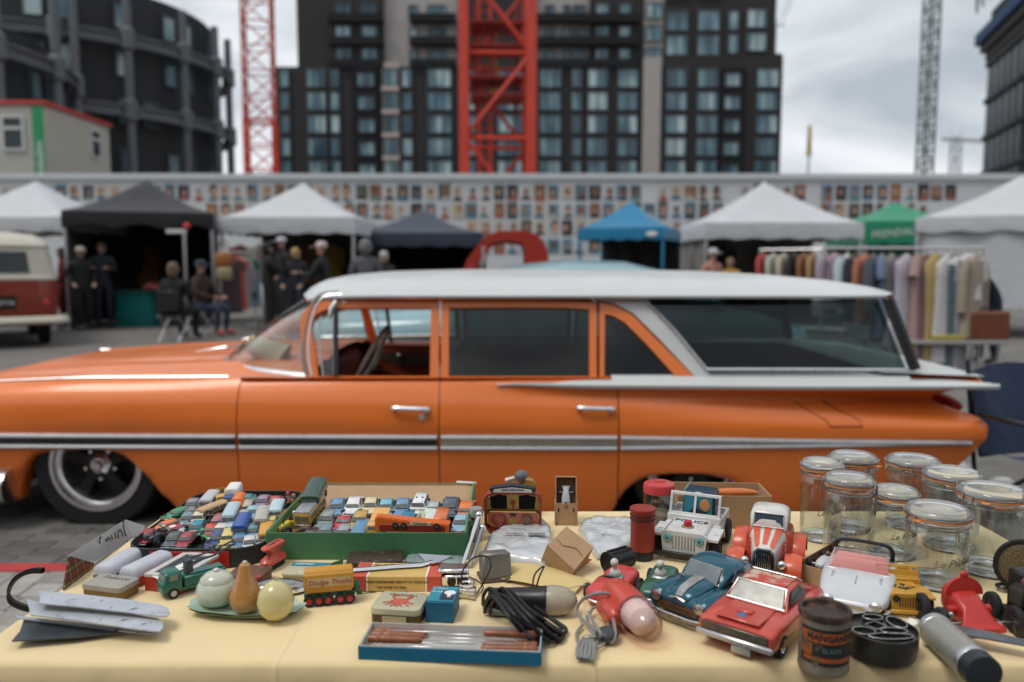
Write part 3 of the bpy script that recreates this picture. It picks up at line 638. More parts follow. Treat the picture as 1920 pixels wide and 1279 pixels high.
# ================================================================ people
def person(label,loc,rz,top,legs,hair,shoes=(.02,.02,.02),skin=(.42,.24,.17),pose='stand',h=1.0,coat=0.,hat=None,long_hair=False,hood=None):
    P={'pel':(0,0,.95),'sp':(0,.01,1.14),'ch':(0,0,1.33),'nk':(0,.01,1.47),'hb':(0,-.015,1.56),'hm':(0,-.01,1.63),'ht':(0,0,1.70),'ns':(0,-.098,1.595)}
    for s,q in ((-1,'l'),(1,'r')):
        P['sh'+q]=(s*.18,.01,1.40);P['el'+q]=(s*.245,.03,1.14);P['wr'+q]=(s*.2,-.14,.98);P['hd'+q]=(s*.185,-.2,.955)
        P['hp'+q]=(s*.095,0,.90);P['kn'+q]=(s*.105,-.03,.5);P['an'+q]=(s*.11,.03,.09);P['to'+q]=(s*.125,-.15,.045)
    if pose=='walk':P['knl']=(-.1,-.14,.52);P['anl']=(-.1,-.05,.12);P['tol']=(-.11,-.22,.06);P['anr']=(.11,.16,.1);P['tor']=(.12,-.01,.04)
    if pose=='reach':
        for s,q in ((-1,'l'),(1,'r')):P['el'+q]=(s*.24,-.1,1.17);P['wr'+q]=(s*.14,-.33,1.2);P['hd'+q]=(s*.12,-.4,1.22)
    if pose=='sit':
        for k in P:
            if k[:2] not in ('kn','an','to'):P[k]=(P[k][0],P[k][1],P[k][2]-.44)
        for s,q in ((-1,'l'),(1,'r')):P['kn'+q]=(s*.13,-.42,.5);P['an'+q]=(s*.13,-.36,.09);P['to'+q]=(s*.14,-.53,.045);P['el'+q]=(s*.25,-.08,.72);P['wr'+q]=(s*.13,-.3,.66);P['hd'+q]=(s*.09,-.36,.66)
    if pose=='bend':
        for k in ('sp','ch','nk','hb','hm','ht','ns','shl','shr','ell','elr','wrl','wrr','hdl','hdr'):
            x,y,z=P[k];a=R(58);dz=z-.95;P[k]=(x,y*math.cos(a)-dz*math.sin(a),.95+dz*math.cos(a)-y*0)
        for q,s in (('l',-1),('r',1)):P['wr'+q]=(s*.15,-.55,.72);P['hd'+q]=(s*.14,-.6,.65);P['el'+q]=(s*.22,-.4,.88)
    rad={'pel':.145+coat*.5,'sp':.14+coat*.4,'ch':.16+coat*.3,'nk':.06,'hb':.064,'hm':.082,'ht':.058,'ns':.014,'sh':.075+coat*.2,'el':.05+coat*.2,'wr':.033,'hd':.03,'hp':.10+coat*.4,'kn':.062+coat*.5,'an':.045,'to':.04}
    E=[('pel','sp'),('sp','ch'),('ch','nk'),('nk','hb'),('hb','hm'),('hm','ht'),('hm','ns')]
    for q in 'lr':E += [('ch','sh'+q),('sh'+q,'el'+q),('el'+q,'wr'+q),('wr'+q,'hd'+q),('pel','hp'+q),('hp'+q,'kn'+q),('kn'+q,'an'+q),('an'+q,'to'+q)]
    for q in 'lr':
        hd=Vector(P['hd'+q]);d=(hd-Vector(P['wr'+q])).normalized();sd_=d.cross(Vector((0,0,1))).normalized() if abs(d.z)<.9 else Vector((1,0,0));dn=sd_.cross(d)
        for i,(off,ln) in enumerate(((-.027,.055),(-.009,.065),(.009,.062),(.027,.048))):
            a,c='f%d%s' % (i,q),'g%d%s' % (i,q);P[a]=hd+sd_*off+d*.035;P[c]=hd+sd_*off*1.1+d*(.035+ln*.8)+dn*(-.025);rad[a]=.011;rad[c]=.009;E += [('hd'+q,a),(a,c)]
        a='t'+q;s=-1 if q=='r' else 1;P[a]=Vector(P['wr'+q])+d*.05+sd_*.05*s;rad[a]=.011;E += [('hd'+q,a)]
    keys=list(P);ix={k:i for i,k in enumerate(keys)}
    me=bpy.data.meshes.new('body');me.from_pydata([tuple(P[k]) for k in keys],[(ix[a],ix[c]) for a,c in E],[])
    ob=bpy.data.objects.new('body',me);COL.objects.link(ob)
    sk=ob.modifiers.new('s','SKIN');sk.branch_smoothing=.3;sv=me.skin_vertices[0].data
    for k in keys:
        r=rad.get(k,rad.get(k[:2],.03));sv[ix[k]].radius=(r,r*(.72 if k in ('ch','sp','pel') else 1));sv[ix[k]].use_root=(k=='pel')
    ob.modifiers.new('d','SUBSURF').levels=1
    dg=bpy.context.evaluated_depsgraph_get();m2=bpy.data.meshes.new_from_object(ob.evaluated_get(dg));bpy.data.objects.remove(ob)
    def cm(n,c,r=.85):return mat('%s_%.3f_%.3f_%.3f' % (n,*c),c,r,var=.15,scale=6)
    m2.materials.clear()
    for m in (cm('skin',skin,.55),cm('cloth',top),cm('cloth',legs),cm('shoe',shoes,.5)):m2.materials.append(m)
    jt={k:Vector(P[k]) for k in keys}
    reg={}
    for k in keys:
        reg[k]=0 if k in ('hb','hm','ht','ns') or k[:2]=='hd' or k[0] in 'fgt' and k[:2] != 'to' else (3 if k[:2]=='to' else (2 if k[:2] in ('kn','an','hp') else 1))
    if coat>.03:reg['hpl']=reg['hpr']=reg['knl']=reg['knr']=1
    segs=[(jt[a].lerp(jt[c],.5),(reg[a] if reg[a]==reg[c] else reg[c] if reg[c] in (0,3) and reg[a] != 1 else reg[a])) for a,c in E]+[(jt[k],reg[k]) for k in keys]
    for f in m2.polygons:
        c=f.center;f.material_index=min(segs,key=lambda s:(s[0]-c).length_squared)[1]
    m2.shade_smooth();m2.name='person'
    o=tag(link('person',m2,None,loc,rz),label,'person');o.scale=(h,h,h)
    hm=jt['hm'];up=(jt['ht']-jt['hb']).normalized();rot=up.to_track_quat('Z','Y').to_matrix().to_4x4()
    if pose=='bend':rot=Matrix.Rotation(R(58),4,'X')
    else:rot=Matrix()
    b=B()
    if not hat or long_hair:
        b.X=Matrix.Translation(hm) @ rot
        b.lathe([(.082,-.02),(.088,.02),(.083,.055),(.064,.085),(.036,.102),(.005,.106)],14,X=Matrix.Translation((0,.018,0)),cap0=False)
        b.lathe([(.06,-.13 if not long_hair else-.26),(.076,-.1),(.084,-.03),(.083,.03)],14,X=Matrix.Translation((0,.035,0)))
        O('hair',b,cm('hair',hair,.7),o)
    if hat:
        b=B();b.X=Matrix.Translation(hm) @ rot
        b.lathe([(.089,0),(.093,.035),(.086,.072),(.06,.096),(.004,.105)],16,X=Matrix.Translation((0,.01,0)))
        b.poly([(-.09,-.09,.015),(-.06,-.18,.005),(.06,-.18,.005),(.09,-.09,.015),(.0,-.06,.02)],(0,0,.008));O('cap',b,cm('cap',hat,.8),o)
    if hood:
        b=B();b.X=Matrix.Translation(hm) @ rot;b.sph((0,.045,.0),(.115,.12,.145),14,9);O('hood',b,cm('hood',hood),o)
    b=B();b.X=Matrix.Translation(hm) @ rot
    for s in (-1,1):b.sph((s*.03,-.076,-.012),(.010,.007,.007),8,5);b.sph((s*.083,.0,-.025),(.012,.02,.028),8,5,1)
    b.box((0,-.072,-.065),(.04,.012,.008),0);O('face',b,[black_print,MATS['skin_%.3f_%.3f_%.3f' % skin]],o)['kind']='stuff'
    return o
def chair(label,loc,rz,m):
    t=thing('folding_chair',label,'chair',loc,rz);b=B();b.box((0,0,.44),(.42,.4,.03),0,.01);O('seat',b,m,t);b=B();b.box((0,.2,.72),(.42,.03,.36),0,.01);O('backrest',b,m,t)
    for x in (-.19,.19):
        for a,c in (((x,-.19,0),(x,.19,.46)),((x,.22,0),(x,-.17,.46))):b=B();b.cyl(a,c,.012,n=6);O('leg',b,alu,t)
person('person in a long dark red coat beside the red van',on_z(122,617,0),R(-60),(.13,.015,.018),(.03,.02,.02),(.02,.015,.012),coat=.06,pose='stand',h=.99)
person('person in a long black coat with a pale knitted hat',on_z(158,620,0),R(40),(.012,.012,.014),(.02,.02,.025),(.02,.02,.02),coat=.07,hat=(.42,.36,.30),h=1.0)
person('person in dark blue jacket holding something by the black tent',on_z(197,616,0),R(20),(.02,.024,.032),(.015,.018,.03),(.10,.05,.02),pose='reach',h=1.06)
person('seated person in black seen from behind by the teal table',on_z(330,640,0),R(170),(.010,.010,.010),(.012,.012,.012),(.16,.11,.08),pose='sit',coat=.05,skin=(.38,.24,.19),h=1.08)
chair('folding chair under the seated person in black',on_z(330,640,0)+Vector((0,.0,0)),R(170),black_plastic)
person('seated person with brown jacket, jeans and red shoes',on_z(377,630,0)+Vector((0,.1,0)),R(75),(.045,.025,.018),(.025,.04,.07),(.02,.015,.012),shoes=(.42,.05,.04),pose='sit',hat=(.04,.05,.07),h=1.12)
chair('folding chair under the person with red shoes',on_z(377,630,0)+Vector((0,.1,0)),R(75),mat('chair_grey',(.2,.2,.2),.6))
person('tall person in black turned towards the white tent',on_z(507,622,0),R(120),(.010,.010,.011),(.013,.013,.016),(.012,.01,.01),coat=.05,pose='reach',h=1.04)
person('person wearing a plain white cap under the white tent',on_z(532,615,0),R(-50),(.02,.02,.022),(.04,.04,.05),(.03,.02,.02),hat=(.5,.5,.52),h=1.13)
person('blonde person in dark navy under the white tent',on_z(557,622,0),R(-10),(.012,.014,.02),(.03,.03,.04),(.42,.26,.10),h=.98)
person('person in black hoodie with white and pink cap and striped sleeve',on_z(607,650,0),R(-95),(.014,.014,.016),(.02,.025,.04),(.02,.02,.02),hat=(.55,.45,.46),pose='reach',h=1.0,skin=(.5,.24,.17))
person('person in a grey hooded jacket below the navy tent',on_z(688,640,0),R(190),(.10,.105,.115),(.02,.02,.03),(.1,.08,.06),hood=(.17,.175,.18),h=1.02,coat=.03)
person('person with white hair beside the grey hooded jacket',on_z(722,632,0),R(20),(.03,.028,.026),(.03,.03,.03),(.45,.42,.40),h=.93)
person('person in pink top and black trousers beside the right white tent',on_z(1333,632,0),R(30),(.42,.2,.16),(.012,.012,.014),(.5,.5,.52),hat=(.48,.49,.52),h=.96,skin=(.5,.26,.2))
person('person in ochre and white top near the right white tent',on_z(1366,628,0),R(-30),(.42,.23,.05),(.03,.03,.03),(.2,.12,.06),h=.86)
person('person in navy bending over stall table at right edge',on_z(1912,700,0)+Vector((.1,.9,0)),R(-70),(.010,.014,.03),(.03,.03,.04),(.02,.02,.02),pose='bend',h=1.04,coat=.04)
# navy folding camp chair near the car tail, at right edge
cp=on_z(1925,1015,0);t=thing('camp_chair','navy fabric camp chair at the right edge behind glass jars','chair',cp+Vector((.16,.25,0)),R(12));nf=fabric('chair_navy',(.006,.022,.07))
zt=.82;b=B();b.grid(lambda u,v:(-.28+.56*u,.02+.04*math.sin(math.pi*u)+.1*v,.36+(zt-.36)*v-.05*(2*u-1) ** 2*v),12,8);b.grid(lambda u,v:(-.28+.56*u,.035+.04*math.sin(math.pi*u)+.1*v,.36+(zt-.36)*v-.05*(2*u-1) ** 2*v),12,8);O('backrest',b,nf,t)
b=B();b.grid(lambda u,v:(-.27+.54*u,.02-.45*v,.40-.05*math.sin(math.pi*u)),10,8);O('seat',b,nf,t)
for x in (-.29,.29):
    b=B();b.cyl((x,.13,.84),(x,.0,.0),.011,n=8);O('leg',b,black_plastic,t);b=B();b.cyl((x,-.45,.45),(x,.2,.0),.011,n=8);O('leg',b,black_plastic,t);b=B();b.box((x,-.2,.58),(.05,.45,.02),0,.006);O('armrest',b,black_plastic,t)
b=B();b.loft([[(x*s,y*s,z) for x,y in rrect(.2,.16,.05)] for z,s in ((0,.9),(.03,1),(.09,.8),(.13,.4))]);tag(O('white_bag',b,fabric('bag_white',(.6,.6,.6)),None,on_z(1878,940,0)),'white cloth bag on the ground by the camp chair','bag')
# ================================================================ red and cream van
vr=mat('van_red',(.25,.032,.016),.4,var=.12,scale=3,coat=.4);vc=mat('van_cream',(.52,.48,.39),.4,var=.08,coat=.4)
vp=on_z(40,645,0);van=thing('camper_van','red and cream camper van seen from behind at left edge','van',(-9.40,14.42,0),R(35))
def vring(z,w,l,r):return [(x,y,z) for x,y in rrect(w,l,r,6)]
b=B();b.loft([vring(.36,1.62,4.1,.3),vring(.45,1.70,4.22,.32),vring(.8,1.74,4.26,.34),vring(1.10,1.73,4.22,.36)],cap1=False);O('lower_body',b,vr,van)
b=B();b.loft([vring(1.10,1.75,4.24,.37),vring(1.14,1.75,4.24,.37),vring(1.17,1.71,4.16,.36)],0,False,False)
b.loft([vring(1.17,1.71,4.16,.36),vring(1.62,1.55,3.95,.36),vring(1.66,1.60,4.0,.4),vring(1.76,1.5,3.85,.45),vring(1.86,1.2,3.4,.5),vring(1.90,.7,2.6,.33)]);O('upper_body',b,vc,van)
vg=mat('van_glass',(.03,.035,.04),.08)
def vwin(x0,x1,z0,z1,rear=True,yy=0):
    b=B()
    if rear:
        def Y(z):return-2.08+(z-1.17)/.45*.105
        b.poly([(x0,Y(z0)-.012,z0),(x1,Y(z0)-.012,z0),(x1-.03,Y(z1)-.012,z1),(x0+.03,Y(z1)-.012,z1)],(0,.02,0))
    else:
        def X(z):return .855-(z-1.17)/.45*.08
        b.poly([(X(z0)+.012,x0,z0),(X(z0)+.012,x1,z0),(X(z1)+.012,x1,z1),(X(z1)+.012,x0,z1)],(-.02,0,0))
    O('window',b,vg,van,smooth=0)
vwin(-.46,.46,1.22,1.56);
for y in (-1.55,-.75,.1,.95):vwin(y,y+.68,1.24,1.56,False)
b=B();b.tube(spline([(-.98,-1.75,.46),(-.9,-2.2,.46),(-.5,-2.27,.46),(.5,-2.27,.46),(.9,-2.2,.46),(.98,-1.75,.46)]),.075,8,flat=.6);O('bumper',b,vc,van)
b=B();b.box((0,-2.135,.88),(.6,.03,.05),0,.01);b.cyl((0,-2.13,.97),(0,-2.16,.97),.035,n=10);O('plate_lamp',b,vr,van);b=B();b.box((0,-2.14,.74),(.5,.02,.2),0,.01);O('number_plate',b,black_plastic,van);letter('704 WYA',.11,white_print,van,(0,-2.152,.74),(1,0,0),(0,0,1))
for s in (-1,1):b=B();b.lathe([(.055,0),(.05,.025),(.02,.035)],12,X=Matrix.Translation((s*.66,-2.1,.74)) @ Matrix.Rotation(R(90),4,'X'));O('tail_lamp',b,red_print,van)
def wheel(par,x,y,z,r,w,rimr,m_rim=chrome,axis='x',name='wheel',hub=True):
    """wheel with its axle along the given axis"""
    X=Matrix.Translation((x,y,z)) @ (Matrix.Rotation(R(90),4,'Y') if axis=='x' else Matrix.Rotation(R(90),4,'X'))
    b=B();b.lathe([(rimr,-w/2*.8),(rimr+.01*r/.3,-w/2),(r*.93,-w/2),(r,-w/2*.75),(r,w/2*.75),(r*.93,w/2),(rimr+.01*r/.3,w/2),(rimr,w/2*.8)],28,0,X,False,False)
    o=O(name,b,black_rubber,par)
    b=B();b.lathe([(rimr,-w/2*.82),(rimr*.92,-w/2*.55),(rimr*.5,-w/2*.45),(rimr*.3,-w/2*.8),(.001,-w/2*.85)],24,0,X,False,False);b.lathe([(rimr,w/2*.82),(rimr*.92,w/2*.55),(rimr*.5,w/2*.45),(rimr*.3,w/2*.8),(.001,w/2*.85)],24,0,X,False,False);O('rim',b,m_rim,o);return o
for x in (-.68,.68):
    for y in (-1.25,1.15):wheel(van,x,y,.32,.32,.17,.2,vc)
# ================================================================ pale blue saloon behind the orange car
bm_=mat('car_pale_blue',(.22,.37,.41),.35,var=.06,coat=.6);BY=7.6
blue=thing('vintage_saloon','pale blue vintage car parked behind the orange station wagon','car',(at_y(1035,500,BY).x+.0,BY,0))
b=B();b.sup([(-2.2,.32,.72,.5),(-2.15,.28,.84,.74),(-1.9,.25,.93,.84),(-1.0,.22,.98,.88),(0,.22,.99,.89),(1.0,.22,.98,.88),(1.8,.25,.92,.84),(2.2,.3,.8,.7),(2.3,.35,.68,.45)],26,4.2);O('body',b,bm_,blue)
b=B();b.sup([(-.95,.94,1.02,.70,3),(-.72,.94,1.20,.69,3),(-.42,.94,1.33,.68,3),(.1,.94,1.385,.68,3),(.65,.94,1.37,.67,3),(1.1,.94,1.26,.65,3),(1.5,.93,1.02,.60,3)],26,3);O('cabin',b,bm_,blue)
bg_=mat('saloon_glass',(.05,.075,.08),.06)
for x0,x1,t0,t1 in ((-.72,-.05,-.48,-.05),(.03,.62,.03,.6),(.70,1.12,.68,.9)):
    for s in (-1,1):b=B();b.poly([(x0,s*.70,1.02),(x1,s*.70,1.02),(t1,s*.665,1.26),(t0,s*.665,1.26)],(0,-s*.05,0));O('side_window',b,bg_,blue,smooth=0)
b=B();b.poly([(-.93,-.62,1.0),(-.93,.62,1.0),(-.58,.55,1.28),(-.58,-.55,1.28)],(-.03,0,.015));O('windscreen',b,bg_,blue,smooth=0)
for x in (-1.45,1.35):
    for y in (-.76,.76):wheel(blue,x,y,.31,.31,.17,.19,chrome,'y')
b=B();b.tube(spline([(-2.0,-.88,.42),(-2.3,-.7,.42),(-2.36,0,.42),(-2.3,.7,.42),(-2.0,.88,.42)]),.06,8,flat=.7);O('bumper',b,chrome,blue);b=B();b.tube(spline([(2.0,-.88,.42),(2.34,-.7,.42),(2.4,0,.42),(2.34,.7,.42),(2.0,.88,.42)]),.06,8,flat=.7);O('bumper',b,chrome,blue)
b=B();b.tube([(-2.0,-.865,.72),(-1,-.893,.74),(1,-.893,.74),(2.1,-.78,.7)],.014,6);O('side_trim',b,chrome,blue)
for s in (-1,1):b=B();b.lathe([(.1,0),(.1,.04),(.05,.06)],16,X=Matrix.Translation((-2.12,s*.56,.74)) @ Matrix.Rotation(R(-90),4,'Y'));O('headlamp',b,chrome,blue)
# ================================================================ red pickup behind it
PY=11.2;px_=at_y(950,500,PY).x;pr=mat('pickup_red',(.42,.035,.022),.4,var=.1,coat=.5)
pk=thing('pickup_truck','red vintage pickup truck with rounded cab behind the blue car','truck',(px_,PY,0))
b=B();zr=at_y(950,437,PY).z
def cabring(y,s):return [(x*s,y,z) for x,z in ((-.62,1.12),(-.52,1.40),(-.40,zr-.22),(-.28,zr-.08),(-.1,zr),(.25,zr),(.42,zr-.06),(.52,zr-.2),(.56,1.40),(.56,1.12))]
inn=[(-.50,1.15),(-.42,1.38),(-.30,zr-.26),(-.22,zr-.17),(-.08,zr-.13),(.1,zr-.13),(.2,zr-.16),(.24,zr-.24),(.24,1.38),(.24,1.15)]
for s in (-1,1):b=B();b.ring([(x,s*.74,z) for x,_,z in cabring(0,1)],[(x,s*.74,z) for x,z in inn],(0,-s*.05,0));O('cab_side',b,pr,pk)
b=B();b.loft([[(x,y,z) for x,z in ((-.28,zr-.08),(-.1,zr),(.25,zr),(.42,zr-.06),(.52,zr-.2))] for y in (-.74,-.7,.7,.74)],closed=False);b.loft([[(x,y,z) for x,z in ((-.26,zr-.12),(-.1,zr-.05),(.25,zr-.05),(.40,zr-.1),(.48,zr-.22))] for y in (-.73,.73)],closed=False);O('roof',b,pr,pk)
b=B();b.ring([(.55,-.72,1.12),(.55,.72,1.12),(.5,.66,zr-.2),(.5,-.66,zr-.2)],[(.55,-.5,1.25),(.55,.5,1.25),(.51,.45,zr-.28),(.51,-.45,zr-.28)],(-.04,0,0));O('rear_panel',b,pr,pk)
b=B();b.box((0,0,.74),(1.24,1.5,.8),0,.08);O('cab_body',b,pr,pk)
b=B();b.sup([(-1.75,.6,1.08,.3,3),(-1.6,.55,1.18,.38,3),(-.62,.5,1.2,.55,3)],20,3);O('bonnet',b,pr,pk)
b=B();b.box((1.35,0,.8),(1.55,1.45,.5),0,.05);b.box((1.35,0,1.02),(1.4,1.3,.1),1);O('load_bed',b,[pr,dark_void],pk)
for s in (-1,1):
    for x in (-1.25,1.4):
        b=B();b.sup([(x-.5,.38,.5,.12),(x-.4,.38,.78,.16),(x,.5,.92,.17),(x+.4,.38,.78,.16),(x+.55,.36,.45,.12)],16,3);b.v=[v+Vector((0,s*.72,0)) for v in b.v];O('fender',b,pr,pk)
for x in (-1.25,1.4):
    for y in (-.74,.74):wheel(pk,x,y,.35,.35,.18,.2,chrome,'y')
b=B();b.poly([(-.6,-.55,1.18),(-.6,.55,1.18),(-.3,.5,zr-.16),(-.3,-.5,zr-.16)],(.012,0,0));O('windscreen',b,clear_glass('pickup_glass',(.75,.8,.8)),pk,smooth=0)
b=B();b.cyl((-.30,-.8,1.35),(-.30,-.8,zr-.2),.018,n=6);O('mirror_arm',b,alu,pk)
# ================================================================ orange station wagon
CY=4.9
car=thing('station_wagon','orange vintage station wagon with white roof parked behind the table','car',(0,CY,0))
orange=mat('wagon_orange',(.79,.185,.026),.40,.05,.05,3,coat=.55,coatr=.13);wroof=mat('wagon_white',(.58,.60,.60),.42,var=.04,scale=4,coat=.25,bump=.08,bscale=60)
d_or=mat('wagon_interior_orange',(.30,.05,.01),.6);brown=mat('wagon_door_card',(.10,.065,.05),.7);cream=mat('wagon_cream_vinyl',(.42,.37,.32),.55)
tintg=clear_glass('wagon_tinted_glass',(.13,.20,.19));clrg=clear_glass('wagon_clear_glass',(.84,.90,.89),refl=2.0)
chrome2=mat('wagon_chrome',(.78,.79,.80),.3,1.,.06,12)
KEYS=[(-2.97,[(.80,.20),(.90,.20),(.93,.25),(.955,.32),(.97,.42),(.97,.475),(.965,.55),(.945,.63),(.915,.68),(.88,.705),(.82,.715)]),
        (-2.1,[(.90,.06),(.955,.06),(.975,.18),(.985,.30),(.99,.425),(.988,.48),(.995,.555),(.982,.635),(.955,.69),(.92,.733),(.885,.752)]),
        (-1.37,[(.90,.06),(.96,.06),(.98,.18),(.99,.30),(.995,.425),(.993,.48),(.998,.555),(.982,.635),(.957,.69),(.925,.736),(.90,.758)]),
        (-.2,[(.90,.06),(.96,.06),(.985,.18),(.995,.30),(1.0,.425),(.998,.48),(1.0,.545),(.982,.625),(.957,.685),(.93,.736),(.90,.762)]),
        (.5,[(.90,.06),(.96,.06),(.985,.18),(.995,.30),(1.0,.425),(1.0,.48),(.998,.54),(.975,.625),(.95,.68),(.965,.733),(.90,.768)]),
        (1.5,[(.90,.06),(.96,.06),(.985,.18),(.995,.30),(1.0,.425),(1.002,.475),(.995,.535),(.955,.605),(.915,.66),(.985,.730),(.90,.775)]),
        (2.4,[(.82,.14),(.88,.14),(.93,.20),(.95,.30),(.965,.42),(.975,.465),(.965,.525),(.90,.58),(.835,.645),(.975,.730),(.86,.762)])]
def key_sec(x):
    for i in range(len(KEYS)-1):
        if x <= KEYS[i+1][0] or i==len(KEYS)-2:
            (a,p),(c,q)=KEYS[i],KEYS[i+1];t=max(0,min(1,(x-a)/(c-a)));t=t*t*(3-2*t)*.5+t*.5
            return [(u[0]+(v[0]-u[0])*t,u[1]+(v[1]-u[1])*t) for u,v in zip(p,q)]
ARCH_F=[(-2.52,.06),(-2.50,.2),(-2.46,.31),(-2.40,.37),(-2.30,.397),(-2.107,.404),(-2.0,.393),(-1.94,.365),(-1.88,.315),(-1.80,.22),(-1.70,.10),(-1.66,.06)]
ARCH_R=[(.50,.06),(.535,.14),(.575,.205),(.66,.255),(.78,.278),(.9,.284),(1.02,.277),(1.15,.252),(1.27,.205),(1.34,.15),(1.40,.06)]
def arch(x):
    if x<0:return interp(ARCH_F,x) if-2.52<x<-1.66 else (.06 if x>-2 else .12)
    return interp(ARCH_R,x) if .5<x<1.40 else .06
REND=[(.06,2.16),(.2,2.20),(.30,2.24),(.40,2.33),(.46,2.375),(.53,2.385),(.57,2.35),(.60,2.24),(.63,2.17),(.66,2.16),(.70,2.23),(.728,2.36),(.80,2.40)]
def side_pts(x,sub=4):
    s=key_sec(x);a=arch(x);P=[]
    for i,(o,z) in enumerate(s):
        lo=a+(0,0,.012,.02,.024,.03)[i] if i<6 else 0
        P.append(Vector((o,max(z,lo),0)))
    return [(p.x,p.y) for p in spline(P[:10],sub)]+[(P[10].x,P[10].y)]
def warp(x,z):
    if x <= .54:return x
    return .54+(x-.54)*(interp(REND,z)-.54)/(2.4-.54)
def side_point(x,z,out=0.):
    """outer skin offset at height z"""
    q=side_pts(x);
    for (o0,z0),(o1,z1) in zip(q[2:],q[3:]):
        if z0 <= z <= z1+1e-6:return o0+(o1-o0)*(z-z0)/max(1e-6,z1-z0)+out
    return q[-2][0]+out
def panel(name,x0,x1,side,m=orange,step=.035):
    n=max(4,int((x1-x0)/step));b=B();rows=[]
    for i in range(n+1):
        x=x0+(x1-x0)*i/n;r=side_pts(x)
        row=[(warp(x,z),side*o,z) for o,z in r];rows.append(row)
    fl=lambda row:[(p[0],p[1]-side*.03,p[2]) for p in row]
    b.loft([fl(rows[0])]+rows+[fl(rows[-1])],closed=False);return O(name,b,m,car,smooth=50)
for s in (-1,1):
    panel('front_fender',-2.97,-1.372,s);panel('front_door',-1.366,-.366,s);panel('rear_door',-.36,.528,s);panel('rear_quarter',.534,2.4,s)
# dark structure behind the panel gaps, floor and wheel wells
b=B();b.box((-.35,0,.30),(5.0,1.3,.26));O('floor_pan',b,dark_void,car,smooth=0)
for s in (-1,1):
    for x in (-1.369,-.363,.531):b=B();b.box((x,s*.9,.38),(.06,.04,.5));O('door_pillar',b,dark_void,car,smooth=0)
# bonnet, cowl
def hood(u,v):
    x=-2.97+(1.95)*u;w=2*v-1;e=key_sec(x)[10];a=abs(w)
    crown=.035+.045*min(1,u*1.3);z=e[1]+crown*(1-a ** 2.2)-.012*math.exp(-((a-.55)/.07) ** 2)+.012*math.exp(-((a-.72)/.1) ** 2)
    if u<.12:z -= .06*(1-u/.12) ** 2
    return (x,w*e[0],z)
b=B();b.grid(hood,40,40);O('bonnet',b,orange,car,smooth=60)
for s in (-1,1):
    b=B();b.tube([(x,s*(key_sec(x)[10][0]-.005),key_sec(x)[10][1]+.006) for x in [-2.97+i*.09 for i in range(18)]],.006,6);O('fender_trim',b,chrome2,car)
for s in (-1,1):b=B();b.tube([(-1.80,s*.38,.835),(-1.68,s*.42,.855),(-1.62,s*.40,.862)],[.006,.008,.012],6);b.tube([(-1.62,s*.40,.862),(-1.42,s*.1,.87)],.006,6);O('wiper',b,chrome2,car)
# tail panel, front panel
b=B();q=[(warp(2.4,z),o,z) for o,z in side_pts(2.4)];b.loft([[(x,s*y,z) for x,y,z in q] for s in (-1,-.6,0,.6,1)],closed=False);O('tail_panel',b,orange,car,smooth=50)
b=B();q=[(-2.97,o,z) for o,z in side_pts(-2.9)];b.loft([[(x,s*y,z) for x,y,z in q] for s in (-1,0,1)],closed=False);O('front_panel',b,chrome2,car,smooth=50)
for s in (-1,1):b=B();b.sph((2.30,s*.62,.60),(.06,.25,.045),16,8);O('tail_lamp',b,red_print,car)
b=B();b.tube(spline([(2.12,-.93,.23),(2.34,-.88,.23),(2.42,-.6,.23),(2.44,0,.23),(2.42,.6,.23),(2.34,.88,.23),(2.12,.93,.23)]),.06,10,flat=.9);O('rear_bumper',b,chrome2,car)
b=B();b.tube(spline([(-2.52,-.985,.22),(-2.9,-.97,.22),(-3.06,-.6,.22),(-3.1,0,.22),(-3.06,.6,.22),(-2.9,.97,.22),(-2.52,.985,.22)]),.085,10);O('front_bumper',b,chrome2,car)
# side spear: two bright rails with a band between
band_w=mat('wagon_band',(.55,.52,.46),.25,.7,.1,5);band_refl=mat('wagon_band_dark_reflection',(.05,.055,.06),.12,.6,.5,3)  # front band coloured dark to stand for a dark reflection in the chrome
for s in (-1,1):
    for x0,x1 in ((-2.95,-1.376),(-1.36,-.372),(-.354,.522),(.54,2.34)):
        n=24;xs=[x0+(x1-x0)*i/n for i in range(n+1)]
        def zt(x):return .478-max(0,x-.5)*.016-.002*(x+2)
        def zl(x):return .424+max(0,x-.5)*.014-.002*(x+2)
        for nm,zf,r in (('upper_rail',zt,.0135),('lower_rail',zl,.0115)):
            b=B();b.tube([(warp(x,zf(x)),s*side_point(x,zf(x),.003),zf(x)) for x in xs],r,8);O(nm,b,chrome2,car)
        b=B();b.loft([[(warp(x,zf),s*side_point(x,zf,.004),zf) for x in xs for zf in [zt(x)*(1-k)+zl(x)*k]] for k in (.25,.5,.75)],closed=False);O('side_band',b,band_refl if x0<-.5 else band_w,car)
